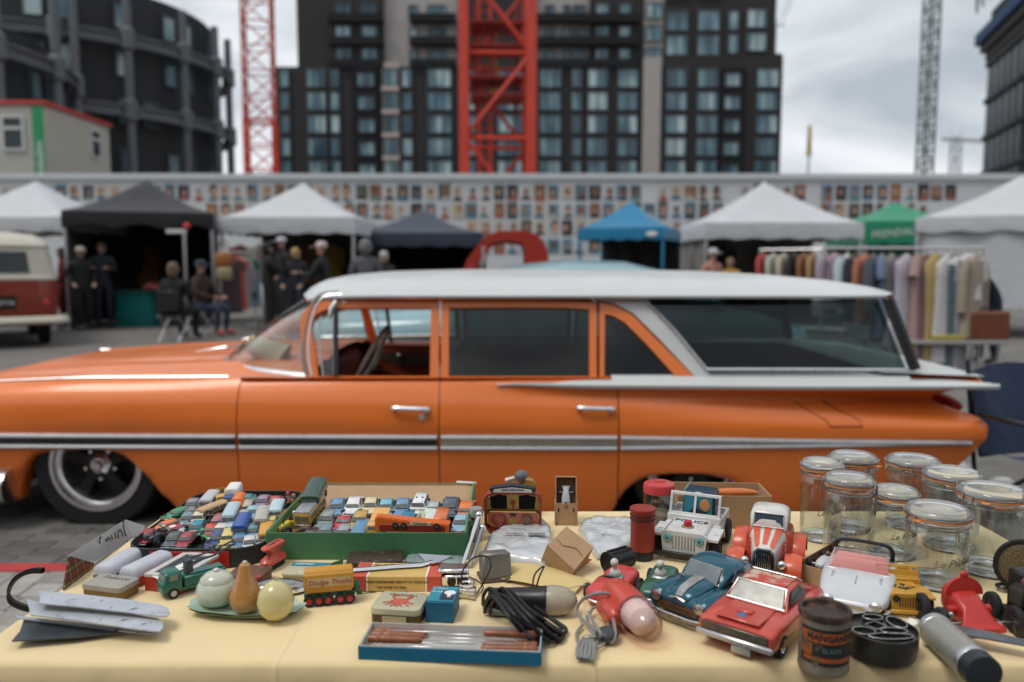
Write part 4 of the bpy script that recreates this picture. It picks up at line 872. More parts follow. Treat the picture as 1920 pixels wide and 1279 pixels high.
# white fin
def fin_edge(x):k=key_sec(x);return k[9]
for s in (-1,1):
    b=B();rows=[]
    for i in range(61):
        x=-.075+(2.42+.075)*i/60;o,z=fin_edge(min(x,2.4));t=min(1,max(0,(x+.075)/.5));te=min(1,max(.04,(2.42-x)/.35))
        inn=.955+(.80-.955)*min(1,max(0,(x-.2)/.6));zi=interp([(-.1,.728),(.3,.748),(.8,.775),(1.6,.782),(2.0,.772),(2.42,.735)],x)
        h=.022*min(1,t+.1) ** .6;oo=o+.014;zz=z-.004+.003*(x>0)
        rows.append([(x,s*(oo-.03),zz-h),(x,s*oo,zz-h*.7),(x,s*(oo+.004),zz),(x,s*(oo-.006),zz+h*.5),(x,s*(oo+(inn-oo)*.35*te),zz+h*.6+(zi-zz)*.25),(x,s*(oo+(inn-oo)*te),zi if te>.9 else zz+(zi-zz)*te+h*.5)])
    b.loft(rows,closed=False);b.add(rows[0],[(0,1,2,3,4,5)]);O('fin',b,wroof,car,smooth=50)
b=B();b.grid(lambda u,v:(1.86+.52*u,(2*v-1)*.93,.79-.02*u+.01*(1-(2*v-1) ** 2)),6,12);O('tail_deck',b,wroof,car)
# greenhouse: the near side drawn on a plane leaning inwards, mirrored for the far side
GA,GB=Vector((0,CY-.925,.762)),Vector((0,CY-.785,1.165))
gn=Vector((1,0,0)).cross(GB-GA).normalized()
def G(px,py):
    d=ray(px,py);t=(GA-CAM).dot(gn)/d.dot(gn);p=CAM+d*t;return Vector((p.x,p.y-CY,p.z))
def both(f):
    for s in (-1,1):f(s,lambda p:Vector((p.x,p.y if s<0 else-p.y,p.z)),gn*.035 if s<0 else Vector((gn.x,-gn.y,gn.z))*.035)
gsg=-1 if gn.y>0 else 1  # gn should point outwards (towards -y)
def pts(l):return [G(*p) for p in l]
doorF_o=pts([(575,709),(566,640),(562,610),(566,590),(578,575),(600,566),(640,561),(823,561),(823,709)])
doorF_i=pts([(597,706),(588,650),(584,615),(586,600),(594,588),(608,581),(640,577),(808,577),(806,706)])
doorR_o=pts([(827,709),(827,561),(960,560),(1060,562),(1119,567),(1119,709)])
doorR_i=pts([(841,706),(842,577),(960,576),(1060,577),(1105,580),(1105,706)])
quart_o=pts([(1124,709),(1124,567),(1150,572),(1185,590),(1235,640),(1305,709)])
quart_i=pts([(1133,706),(1134,589),(1150,592),(1172,605),(1212,645),(1268,706)])
back_g=pts([(1322,692),(1210,567),(1240,562),(1400,560),(1650,561),(1702,692)])
pil=pts([(1308,712),(1238,638),(1188,588),(1152,569),(1120,563),(1120,552),(1212,552),(1214,566),(1262,620),(1328,694),(1335,712)])
def add_g(s,mir,n):
    n=n*gsg
    for nm,o,i in (('front_door_frame',doorF_o,doorF_i),('rear_door_frame',doorR_o,doorR_i),('quarter_window_frame',quart_o,quart_i)):
        b=B();b.ring([mir(p) for p in o],[mir(p) for p in i],-n,0);O(nm,b,orange,car,smooth=50)
    for nm,i,m in (('front_door_glass',doorF_i,None),('rear_door_glass',doorR_i,tintg),('quarter_glass',quart_i,tintg),('tailgate_side_glass',back_g,tintg)):
        if m is None:continue  # the front door glass is wound down
        b=B();b.add([mir(p)-n*.5 for p in i],[tuple(range(len(i)))]);O(nm,b,m,car,smooth=0)
    b=B();b.poly([mir(p)+n*.1 for p in pil],-n*1.2);O('roof_pillar',b,wroof,car,smooth=50)
    # vent window: thin frame and divider
    vw=pts([(606,704),(598,640),(597,610),(603,594),(626,586),(626,704)]);b=B();b.tube([mir(p)+n*.05 for p in vw],.005,6,closed=True);O('vent_window_frame',b,dull_steel,car)
    b=B();b.poly([mir(p)-n*.3 for p in pts([(626,706),(626,577),(634,577),(634,706)])],n*.5);O('window_divider',b,black_plastic,car,smooth=0)
    b=B();b.add([mir(p)-n*.2 for p in vw],[tuple(range(6))]);O('vent_window_glass',b,clrg,car,smooth=0)
    b=B();b.tube([mir(G(*p))+n*.5 for p in ((1655,562),(1707,694))],.02,8,flat=.6);b.tube([mir(G(*p))+n*.2 for p in ((1666,562),(1716,694))],.026,8);O('rear_pillar',b,black_plastic,car)
    b=B();b.tube([mir(G(*p))+n*.4 for p in ((1322,694),(1500,694),(1706,695))],.008,6);b.tube([mir(G(*p))+n*.4 for p in ((1212,566),(1265,622),(1324,694))],.006,6);O('glass_trim',b,chrome2,car)
both(add_g)
# door top ledges inside the windows
for s in (-1,1):
    b=B();b.loft([[(x,s*o,z) for x in (.5,1.2,2.0)] for o,z in ((.96,.735),(.93,.768),(.90,.775),(.83,.762))],closed=False);O('window_ledge',b,wroof,car,smooth=50)
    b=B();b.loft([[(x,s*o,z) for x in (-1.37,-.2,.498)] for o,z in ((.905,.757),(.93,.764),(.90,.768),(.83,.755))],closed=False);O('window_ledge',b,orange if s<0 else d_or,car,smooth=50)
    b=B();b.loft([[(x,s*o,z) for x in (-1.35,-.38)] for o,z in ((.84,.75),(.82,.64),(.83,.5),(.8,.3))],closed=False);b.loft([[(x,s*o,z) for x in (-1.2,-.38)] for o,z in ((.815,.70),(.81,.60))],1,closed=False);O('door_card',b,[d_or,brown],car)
    b=B();b.loft([[(x,s*o,z) for x in (-.37,.55,1.95)] for o,z in ((.84,.75),(.82,.64),(.83,.5),(.8,.3))],closed=False);O('rear_trim_card',b,mat('trim_dark',(.03,.028,.026),.8),car)
    b=B();b.lathe([(.02,0),(.018,.03),(.012,.04)],12,X=Matrix.Translation((-.82,s*.81,.68)) @ Matrix.Rotation(R(90*s),4,'X'));O('window_knob',b,chrome2,car)
# roof
RX0,RX1=-1.17,2.13
def roofz(x):
    zc=interp([(-1.17,.025),(-1.13,.06),(-1.07,.085),(-.95,.106),(-.7,.122),(-.3,.132),(.6,.132),(1.1,.124),(1.5,.104),(1.8,.078),(2.0,.046),(2.1,.02),(2.13,.008)],x)
    return zc
def rooff(u,v,lip=0):
    x=RX0+(RX1-RX0)*u;w=2*v-1;hw=interp([(-1.17,.72),(-1.05,.79),(-.8,.82),(1.2,.83),(1.7,.82),(1.95,.79),(2.13,.74)],x)
    ze=interp([(-1.17,1.15),(-1.05,1.165),(-.8,1.172),(.5,1.172),(2.13,1.17)],x);a=abs(w)
    k=1-a ** 5;sh=(1-(a/.985) ** 8) if a<.985 else 0
    xx=x+(.10*a ** 4 if u<.2 else 0)*(1-u/.2 if u<.2 else 0)-(.18*a ** 4*((u-.8)/.2) if u>.8 else 0)
    return (xx,w*hw,ze+roofz(x)*(.70*max(0,1-a ** 6)+.30*(1-a ** 2)))
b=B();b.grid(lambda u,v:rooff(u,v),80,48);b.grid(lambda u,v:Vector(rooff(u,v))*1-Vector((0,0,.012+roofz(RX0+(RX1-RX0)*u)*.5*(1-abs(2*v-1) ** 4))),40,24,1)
O('roof',b,[wroof,d_or],car,smooth=60)
for s in (0,1):
    b=B();b.tube([Vector(rooff(u/40,s))+Vector((0,0,-.004)) for u in range(41)],.011,6);O('drip_rail',b,wroof,car)
# windscreen wrapping round to upright posts
def wb(v):a=abs(v);return Vector((-1.03-.62*(1-a ** 3.2),.905*math.copysign(a ** .8,v),.768+.035*(1-v*v)))
def wt(v):return Vector((-1.00-.085*(1-v*v),.77*v,1.16+.06*(1-v*v)))
b=B();b.grid(lambda u,v:wb(2*v-1).lerp(wt(2*v-1),u)+Vector((-.04*math.sin(math.pi*u),0,0)),10,40);O('windscreen',b,clrg,car,smooth=70)
b=B();b.tube([wb(-1+i/24) for i in range(49)],.018,8,flat=.8);O('windscreen_trim',b,chrome2,car)
for s in (-1,1):
    P=[wb(s),wb(s).lerp(wt(s),.3)+Vector((-.035,0,0)),wb(s).lerp(wt(s),.7)+Vector((-.04,0,0)),wt(s),wt(s)+Vector((.10,0,.018))]
    b=B();b.tube(spline(P,5),.019,8);O('windscreen_post',b,cream if s>0 else mat('post_grey',(.2,.2,.19),.4),car);b=B();b.tube([p+Vector((.022,s*.016,0)) for p in spline(P,5)],.006,8);O('post_trim',b,black_plastic if s>0 else chrome2,car)
# interior
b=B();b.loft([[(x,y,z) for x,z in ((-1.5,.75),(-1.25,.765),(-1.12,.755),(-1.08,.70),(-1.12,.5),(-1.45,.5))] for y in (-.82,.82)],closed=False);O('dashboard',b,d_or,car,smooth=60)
def bench(x,m):
    t=B();t.box((x,0,.42),(.52,1.5,.16),0,.05);t.box((x+.27,0,.63),(.14,1.5,.42),0,.06,X=Matrix.Rotation(R(10),4,'Y'));O('bench_seat',t,m,car)
bench(-.62,cream);bench(.28,mat('seat_dark',(.02,.02,.02),.7))
b=B();b.box((1.3,0,.55),(1.3,1.6,.1));O('load_floor',b,mat('trim_dark2',(.02,.02,.02),.9),car)
sw=Matrix.Translation((-.80,-.42,.80)) @ Matrix.Rotation(R(-62),4,'Y');b=B();b.X=sw
b.tube([(.20*math.cos(t),.20*math.sin(t),0) for t in [i*math.pi/16 for i in range(32)]],.012,8,closed=True);b.tube([(-.19,0,-.01),(0,0,-.03),(.19,0,-.01)],.012,6);b.lathe([(.05,-.03),(.05,-.05),(.01,-.02)],12);b.cyl((0,0,-.03),(0,0,-.4),.03,n=10,m=1);O('steering_wheel',b,[cream,d_or],car)
b=B();b.box((-1.02,.02,1.10),(.03,.22,.06),0,.012);O('rear_view_mirror',b,black_plastic,car)
# door handles, lock, fuel flap, roof spot lamp bracket
for hx in (-.5,.42):
    for s in (-1,1):
        z=.617;y=side_point(hx,z);b=B();b.tube(spline([(hx-.09,s*(y+.004),z+.006),(hx-.08,s*(y+.028),z+.006),(hx+.05,s*(y+.03),z+.002),(hx+.085,s*(y+.02),z)],4),[.011]*13,8,flat=.8);b.lathe([(.02,0),(.017,.02),(.008,.032)],12,X=Matrix.Translation((hx+.075,s*y,z-.008)) @ Matrix.Rotation(R(-90*s),4,'X'));O('door_handle',b,chrome2,car)
b=B();b.lathe([(.017,0),(.015,.012),(.004,.016)],12,X=Matrix.Translation((-.445,-side_point(-.44,.57),.575)) @ Matrix.Rotation(R(90),4,'X'));O('door_lock',b,chrome2,car)
fl=[]
for x,z in ((1.555,.64),(1.575,.60),(1.59,.555),(1.59,.528),(1.755,.528),(1.76,.56),(1.745,.60),(1.72,.645)):fl.append((warp(x,z),-side_point(x,z,.0015),z))
b=B();b.tube(fl,.0028,5);O('fuel_flap',b,mat('gap_dark',(.12,.02,.004),.6),car)
b=B();p0=G(618,590);b.tube([G(617,598),G(622,580),G(632,566)],[.006,.018,.02],8);b.sph(G(646,568),.012,8,6);O('aerial_clamp',b,chrome2,car)
# wheels with five-spoke centres
spk=mat('spoke_black',(.02,.02,.02),.4)
def bigwheel(x,s):
    z,r,w,rr=.315,.325,.21,.232;X=Matrix.Translation((x,s*.84,z)) @ Matrix.Rotation(R(90*s),4,'X') if s<0 else Matrix.Translation((x,s*.84,z)) @ Matrix.Rotation(R(-90),4,'X')
    X=Matrix.Translation((x,s*.84,z)) @ Matrix.Rotation(R(90)*(-s),4,'X')
    b=B();b.lathe([(rr,-w/2),(r*.95,-w/2),(r,-w/2+.03),(r,w/2-.03),(r*.95,w/2),(rr+.012,w/2+.004),(rr,w/2-.01)],48,0,X,False,False);o=O('wheel',b,black_rubber,car)
    b=B();b.lathe([(rr+.004,w/2-.004),(rr+.002,w/2+.006),(rr-.016,w/2+.004),(rr-.022,w/2-.02),(rr-.036,w/2-.035),(rr-.042,w/2-.03),(rr-.05,w/2-.06),(rr-.06,w/2-.13)],48,0,X,False,False);O('rim',b,chrome2,o)
    b=B();b.X=X;b.lathe([(rr-.05,-.02),(.01,-.02)],32,0,None,False,False)
    for k in range(5):
        a=R(90+72*k);Q=Matrix.Rotation(a,4,'Z');b.loft([[Q @ Vector(p) for p in ((x_,-w_,.03+h),(x_,w_,.03+h),(x_,w_,h-.03),(x_,-w_,h-.03))] for x_,w_,h in ((.05,.028,.03),(.11,.024,.025),(.18,.034,.015))])
    O('spokes',b,spk,o)
    b=B();b.X=X;b.lathe([(.06,.02),(.058,.06),(.045,.072),(.03,.09),(.026,.11),(.004,.115)],6,0,None,False);b.lathe([(.034,.07),(.034,.085),(.01,.1)],16)
    for k in range(5):a=R(54+72*k);b.cyl((.078*math.cos(a),.078*math.sin(a),.02),(.078*math.cos(a),.078*math.sin(a),.065),.011,n=6)
    O('hub_cap',b,chrome2,o)
for s in (-1,1):bigwheel(-2.107,s);bigwheel(.916,s)
# ================================================================ table and cloth
TX0,TX1,TY0,TY1=-.816,1.06,1.128,1.858
tbl=thing('trestle_table','long folding trestle table under the yellow cloth','table',((TX0+TX1)/2,(TY0+TY1)/2,0));hw,hd=(TX1-TX0)/2,(TY1-TY0)/2
b=B();b.box((0,0,TZ-.022),(2*hw-.02,2*hd-.02,.03),0,.006);O('tabletop',b,mat('table_wood',(.3,.2,.12),.6),tbl)
for x in (-hw+.2,hw-.2):
    for y in (-hd+.08,hd-.08):b=B();b.cyl((x,y,0),(x,y,TZ-.037),.014,n=8);O('leg',b,dull_steel,tbl)
def cloth_mat():
    m=mat('table_cloth',(.80,.62,.335),.85,var=.07,scale=4,sheen=.3,spots=((.66,.48,.24),.1,7));N=m.node_tree.nodes;L=m.node_tree.links;p=N['Principled BSDF']
    t=N.new('ShaderNodeTexCoord');a=N.new('ShaderNodeTexNoise');a.inputs['Scale'].default_value=900;a.inputs['Detail'].default_value=2
    c=N.new('ShaderNodeTexNoise');c.inputs['Scale'].default_value=9;c.inputs['Detail'].default_value=3
    for q in (a,c):L.new(t.outputs['Object'],q.inputs['Vector'])
    sx=N.new('ShaderNodeSeparateXYZ');L.new(t.outputs['Object'],sx.inputs[0]);hs_=[]
    for k,per in ((0,.235),(1,.18)):  # ironed-in fold lines
        pg=N.new('ShaderNodeMath');pg.operation='PINGPONG';pg.inputs[1].default_value=per;L.new(sx.outputs[k],pg.inputs[0]);mr=N.new('ShaderNodeMapRange');mr.interpolation_type='SMOOTHSTEP'
        mr.inputs[1].default_value=0;mr.inputs[2].default_value=.006;mr.inputs[3].default_value=1;mr.inputs[4].default_value=0;L.new(pg.outputs[0],mr.inputs[0]);hs_.append(mr.outputs[0])
    ad=N.new('ShaderNodeMath');ad.operation='ADD';L.new(hs_[0],ad.inputs[0]);L.new(hs_[1],ad.inputs[1]);b3=N.new('ShaderNodeBump');b3.inputs['Strength'].default_value=.55;b3.inputs['Distance'].default_value=.0022;L.new(ad.outputs[0],b3.inputs['Height'])
    b1=N.new('ShaderNodeBump');b1.inputs['Strength'].default_value=.35;b1.inputs['Distance'].default_value=.0006;L.new(a.outputs['Fac'],b1.inputs['Height']);L.new(b3.outputs[0],b1.inputs['Normal'])
    b2=N.new('ShaderNodeBump');b2.inputs['Strength'].default_value=.5;b2.inputs['Distance'].default_value=.012;L.new(c.outputs['Fac'],b2.inputs['Height']);L.new(b1.outputs[0],b2.inputs['Normal']);L.new(b2.outputs[0],p.inputs['Normal'])
    return m
out=rrect(2*hw,2*hd,.02,5);dense=[]
for i in range(len(out)):
    a,c=Vector(out[i]),Vector(out[(i+1) % len(out)]);k=max(1,int((c-a).length/.012));dense += [a.lerp(c,j/k) for j in range(k)]
rings=[]
for s in (.01,.06,.12,.2,.3,.4,.5,.6,.7,.78,.86,.92,.96,.99):rings.append([(p.x*(1-(1-s)*(1 if abs(s)<.5 else 1)),p.y*s,TZ-.004+.0016*noise.noise((p.x*s*5,p.y*s*5,1))+.0012*math.exp(-((p.x*s-.16)/.004) ** 2)+.0012*math.exp(-((p.y*s+.05)/.004) ** 2)) for p in dense])
def sk(o_,dz,wv):
    R_=[]
    for i,p in enumerate(dense):
        nrm=Vector((p.x/hw,p.y/hd));nx=(1 if p.x>0 else-1)*(abs(p.x)>hw-.021);ny=(1 if p.y>0 else-1)*(abs(p.y)>hd-.021)
        f=wv*(noise.noise((p.x*7,p.y*7,3+dz*.8))+.5*noise.noise((p.x*16,p.y*16,7)))
        R_.append((p.x+nx*(o_+f),p.y+ny*(o_+f),TZ-dz))
    return R_
rings += [sk(.002,.0055,0),sk(.006,.012,.001),sk(.008,.03,.003),sk(.010,.1,.012),sk(.013,.22,.02),sk(.016,.36,.027),sk(.018,.48,.03)]
b=B();b.loft(rings,cap1=False)
tag(O('tablecloth',b,cloth_mat(),None,((TX0+TX1)/2,(TY0+TY1)/2,0),smooth=60),'plain pale yellow cloth covering the long table','tablecloth')
TZ=TZ-.003
# ================================================================ miniature toy vehicles
def vcol(name,c,metal=.0):
    c=tuple(min(.8,q*1.25) for q in c);return mat('paint_'+name.replace(' ','_'),c,.35,metal,.12,120,coat=.5,spots=((.28,.27,.25),.12,160))
glassm=mat('toy_window',(.16,.17,.165),.1,var=.3,scale=200);toybase=mat('toy_base',(.03,.03,.03),.5);silver=mat('toy_silver',(.55,.55,.55),.35,.9,.15,100)
white_w=mat('toy_whitewall',(.5,.5,.48),.5)
wb_=B()
wb_.lathe([(.0028,-.0016),(.0052,-.0018),(.0056,-.001),(.0056,.001),(.0052,.0018),(.0028,.0016)],12,0,Matrix.Rotation(R(90),4,'X'),False,False);wb_.lathe([(.003,-.0014),(.0002,-.0016)],10,1,Matrix.Rotation(R(90),4,'X'),False,False);wb_.lathe([(.003,.0014),(.0002,.0016)],10,1,Matrix.Rotation(R(90),4,'X'),False,False)
mini_wheel=mesh_of('wheel',wb_,[black_rubber,silver])
def quadwin(b,pts,n,m=0):b.poly(pts,n,m)
def mini_template(style):
    """list of (part name, mesh, painted?) for one style, nose along +x"""
    body,win,base=B(),B(),B();L,w=.034,.0135
    if style in ('saloon','estate','sports'):
        hb=.0108 if style != 'sports' else .0098;rt=.0190 if style != 'sports' else .0152
        body.sup([(L,.006,.0105,w*.8),(L*.93,.0045,hb-.001,w*.97),(L*.5,.004,hb,w),(0,.004,hb+.0004,w*1.02),(-L*.6,.004,hb,w),(-L*.94,.005,hb-.001,w*.96),(-L,.007,hb-.003,w*.8)],14,5)
        xr=-L*.62 if style=='saloon' else (-L*.9 if style=='estate' else-L*.7)
        body.box(((.012+xr)/2,0,(hb+rt)/2-.0003),(.012-xr,w*1.84,rt-hb),0,.0015,tx=.66 if style != 'estate' else .86,ty=.78)
        cx=(.012+xr)/2;lx=(.012-xr)/2;k=.66 if style != 'estate' else .86
        win.poly([(cx+lx*.985,-w*.82,hb+.0012),(cx+lx*.985,w*.82,hb+.0012),(cx+lx*(k+.04),w*.68,rt-.0014),(cx+lx*(k+.04),-w*.68,rt-.0014)],(.0006,0,.0003))
        win.poly([(cx-lx*.985,-w*.82,hb+.0012),(cx-lx*.985,w*.82,hb+.0012),(cx-lx*(k+.04),w*.68,rt-.0014),(cx-lx*(k+.04),-w*.68,rt-.0014)],(-.0006,0,.0003))
        for s in (-1,1):
            for a,c in ((-.85,-.06),(.04,.84)):win.poly([(cx+lx*a,s*w*.9,hb+.0012),(cx+lx*c,s*w*.9,hb+.0012),(cx+lx*c*k,s*w*.74,rt-.0015),(cx+lx*a*k,s*w*.74,rt-.0015)],(0,s*.0006,0))
        base.box((L*.99,0,.0065),(.002,w*1.9,.0028),1,.0006);base.box((-L*.99,0,.0065),(.002,w*1.9,.0028),1,.0006)
        for s in (-1,1):base.cyl((L*.95,s*w*.62,.0095),(L*1.0,s*w*.62,.0095),.0021,n=8,m=1)
        base.box((L*.995,0,.0095),(.0012,w*.8,.002),1)
    elif style in ('bus','van','caravan'):
        h=.028 if style=='bus' else .024;l=L*1.08 if style=='bus' else L*.92
        body.sup([(l,.005,h*.86,w*.9),(l*.95,.004,h*.97,w*1.03),(0,.004,h,w*1.05),(-l*.95,.004,h*.97,w*1.03),(-l,.006,h*.85,w*.9)],16,5 if style != 'caravan' else 3.4)
        for s in (-1,1):
            n=5 if style=='bus' else 3
            for i in range(n):a=-l*.86+2*l*.86*i/n;win.box((a+l*.86/n,s*w*1.045,h*.68),(2*l*.86/n*.78,.0008,h*.26))
        for s in (-1,1):win.box((l*.985,s*w*.43,h*.66),(.0022,w*.74,h*.25),X=Matrix.Rotation(R(-4),4,'Y'))
        win.box((-l*.985,0,h*.66),(.002,w*1.3,h*.22))
        base.box((l*.99,0,.0062),(.002,w*2,.003),1,.0006);base.box((l,0,.011),(.001,w*1.0,.003),1)
    elif style in ('truck','tanker','lorry'):
        body.sup([(L,.006,.013,w*.85),(L*.9,.005,.022,w),(L*.45,.005,.0235,w),(L*.38,.006,.022,w*.95)],14,5);win.box((L*.93,0,.0175),(.0022,w*1.5,.005),X=Matrix.Rotation(R(-10),4,'Y'))
        for s in (-1,1):win.box((L*.66,s*w*.995,.0175),(.010,.0008,.0055))
        if style=='truck':base.box((-L*.3,0,.0075),(L*1.35,w*1.7,.003),0);body.ring([(-L,-w,.009),(L*.3,-w,.009),(L*.3,w,.009),(-L,w,.009)],[(-L+.001,-w+.001,.009),(L*.3-.001,-w+.001,.009),(L*.3-.001,w-.001,.009),(-L+.001,w-.001,.009)],(0,0,.008))
        elif style=='tanker':body.sup([(L*.3,.01,.024,w*.8),(L*.25,.008,.026,w*.98),(-L*.9,.008,.026,w*.98),(-L,.011,.023,w*.7)],16,2.6);base.box((-L*.3,0,.0065),(L*1.35,w*1.5,.003),0)
        else:win.sup([(L*.3,.008,.030,w*1.0),(L*.26,.007,.0325,w*1.04),(-L*.95,.007,.0325,w*1.04),(-L,.008,.030,w)],14,5,1);base.box((-L*.3,0,.006),(L*1.35,w*1.5,.003),0)
    elif style in ('racer','tractor','bike'):
        if style=='racer':
            body.sup([(L,.006,.008,.002),(L*.7,.005,.0105,.005),(.0,.004,.012,.0072),(-L*.5,.004,.012,.0065),(-L,.006,.009,.003)],12,2.6);win.box((.002,0,.0135),(.002,.008,.004));base.sph((-.004,0,.0145),.0035,8,6,1)
            for x in (L*.62,-L*.62):base.cyl((x,-w,.0056),(x,w,.0056),.0008,n=5)
        elif style=='tractor':
            body.sup([(L*.8,.008,.017,.0045),(.002,.008,.018,.005),(-.004,.006,.013,.006),(-L*.6,.006,.011,.006)],12,4);base.cyl((.015,.002,.017),(.015,.002,.025),.001,n=6);base.box((-.012,0,.016),(.008,.011,.002),0);base.sph((-.012,0,.024),.004,8,6,1);base.box((-.012,0,.0195),(.005,.007,.006),1,.001)
        else:
            body.sup([(L*.5,.008,.012,.002),(0,.008,.014,.0035),(-L*.5,.008,.012,.002)],10,3);body.sph((-.002,0,.022),.0042,8,6);win.box((-.002,0,.0165),(.006,.008,.008),0,.001);base.box((.008,0,.018),(.002,.014,.001),1)
            for x in (L*.55,-L*.55):base.lathe([(.004,-.0015),(.007,-.0015),(.007,.0015),(.004,.0015)],12,0,Matrix.Translation((x,0,.007)) @ Matrix.Rotation(R(90),4,'X'),False,False)
    if style not in ('bike','racer','tractor'):base.box((0,0,.005),(L*1.8,w*1.75,.002),0)
    P=[('body',mesh_of('body',body,silver,40),True)]
    if win.f:P.append(('windows',mesh_of('windows',win,[glassm,white_print],40),False))
    if base.f:P.append(('bumpers',mesh_of('bumpers',base,[toybase,silver],40),False))
    return P
TEMPL={}
BIGW={'racer':(1.15,.0),'tractor':(1.5,0)}
def mini(label,px,py,style,cname,col,yaw=0.,h=.012,group='toy cars in the black tray',roof=None,tilt=0.,roll=0.,sc=1.06,z0=.012):
    if style not in TEMPL:TEMPL[style]=mini_template(style)
    p=T(px,py,h);k_=max(0,p.y-1.58);z0=.010+(.17 if 'green' in group else .10)*k_;p=T(px,py,z0+.012);tilt += math.degrees(math.atan(.17 if 'green' in group else .10));o=thing('toy_'+{'bike':'motorcycle','racer':'racing_car','saloon':'car','estate':'car','sports':'sports_car','lorry':'truck'}.get(style,style),label,'toy '+{'saloon':'car','estate':'car','sports':'car','bike':'motorcycle','lorry':'truck','racer':'car'}.get(style,style),group=group)
    o.matrix_world=Matrix.Translation((p.x,p.y,TZ+z0)) @ Matrix.Rotation(R(-90+yaw),4,'Z') @ Matrix.Rotation(R(tilt),4,'Y') @ Matrix.Rotation(R(roll),4,'X') @ Matrix.Scale(sc,4)
    m=vcol(cname,col)
    for nm,me,painted in TEMPL[style]:
        q=link(nm,me,o)
        if nm=='bumpers':q['kind']='stuff'
        if painted:q.material_slots[0].link='OBJECT';q.material_slots[0].material=m
    if style != 'bike':
        k=BIGW.get(style,(1,0))[0]
        for x in (.0205,-.0205):
            for y in (-.0125,.0125):
                q=link('wheel',mini_wheel,o,(x,y,.0056*k));q.scale=(k,1.3*k,k)
    if roof:
        b=B();b.box((-.008 if style=='saloon' else-.004,0,.0193 if style in ('saloon','estate') else .0312),(.024 if style=='saloon' else .05,.018,.0012),0,.0005);O('roof',b,vcol(*roof),o)
    return o
# ---- black tray with red ends
tray=thing('shallow_tray','black oval cornered tray with red panel full of toy cars','tray',(-.625,1.70,TZ));tw_,td_=.272,.405
b=B();ro,ri=rrect(tw_,td_,.06,8),rrect(tw_-.008,td_-.008,.056,8)
b.loft([[(x,y,0) for x,y in ro],[(x,y,.036) for x,y in ro],[(x*.985,y*.99,.0372) for x,y in ro],[(x,y,.036) for x,y in ri],[(x,y,.009) for x,y in ri]],cap0=True,cap1=True);O('rim',b,mat('tray_black',(.022,.025,.028),.55,var=.25,scale=60,spots=((.2,.19,.18),.12,60)),tray)
b=B();b.box((.0,-td_/2-.0012,.0165),(tw_-.118,.003,.031),0,.001);O('red_panel',b,mat('tray_red',(.42,.02,.018),.5,spots=((.12,.02,.02),.2,40)),tray)
b=B();b.box((tw_/2-.003,-td_/2+.058,.0165),(.004,.03,.031),0,.001,rz=R(-12));O('red_panel',b,MATS['tray_red'],tray)
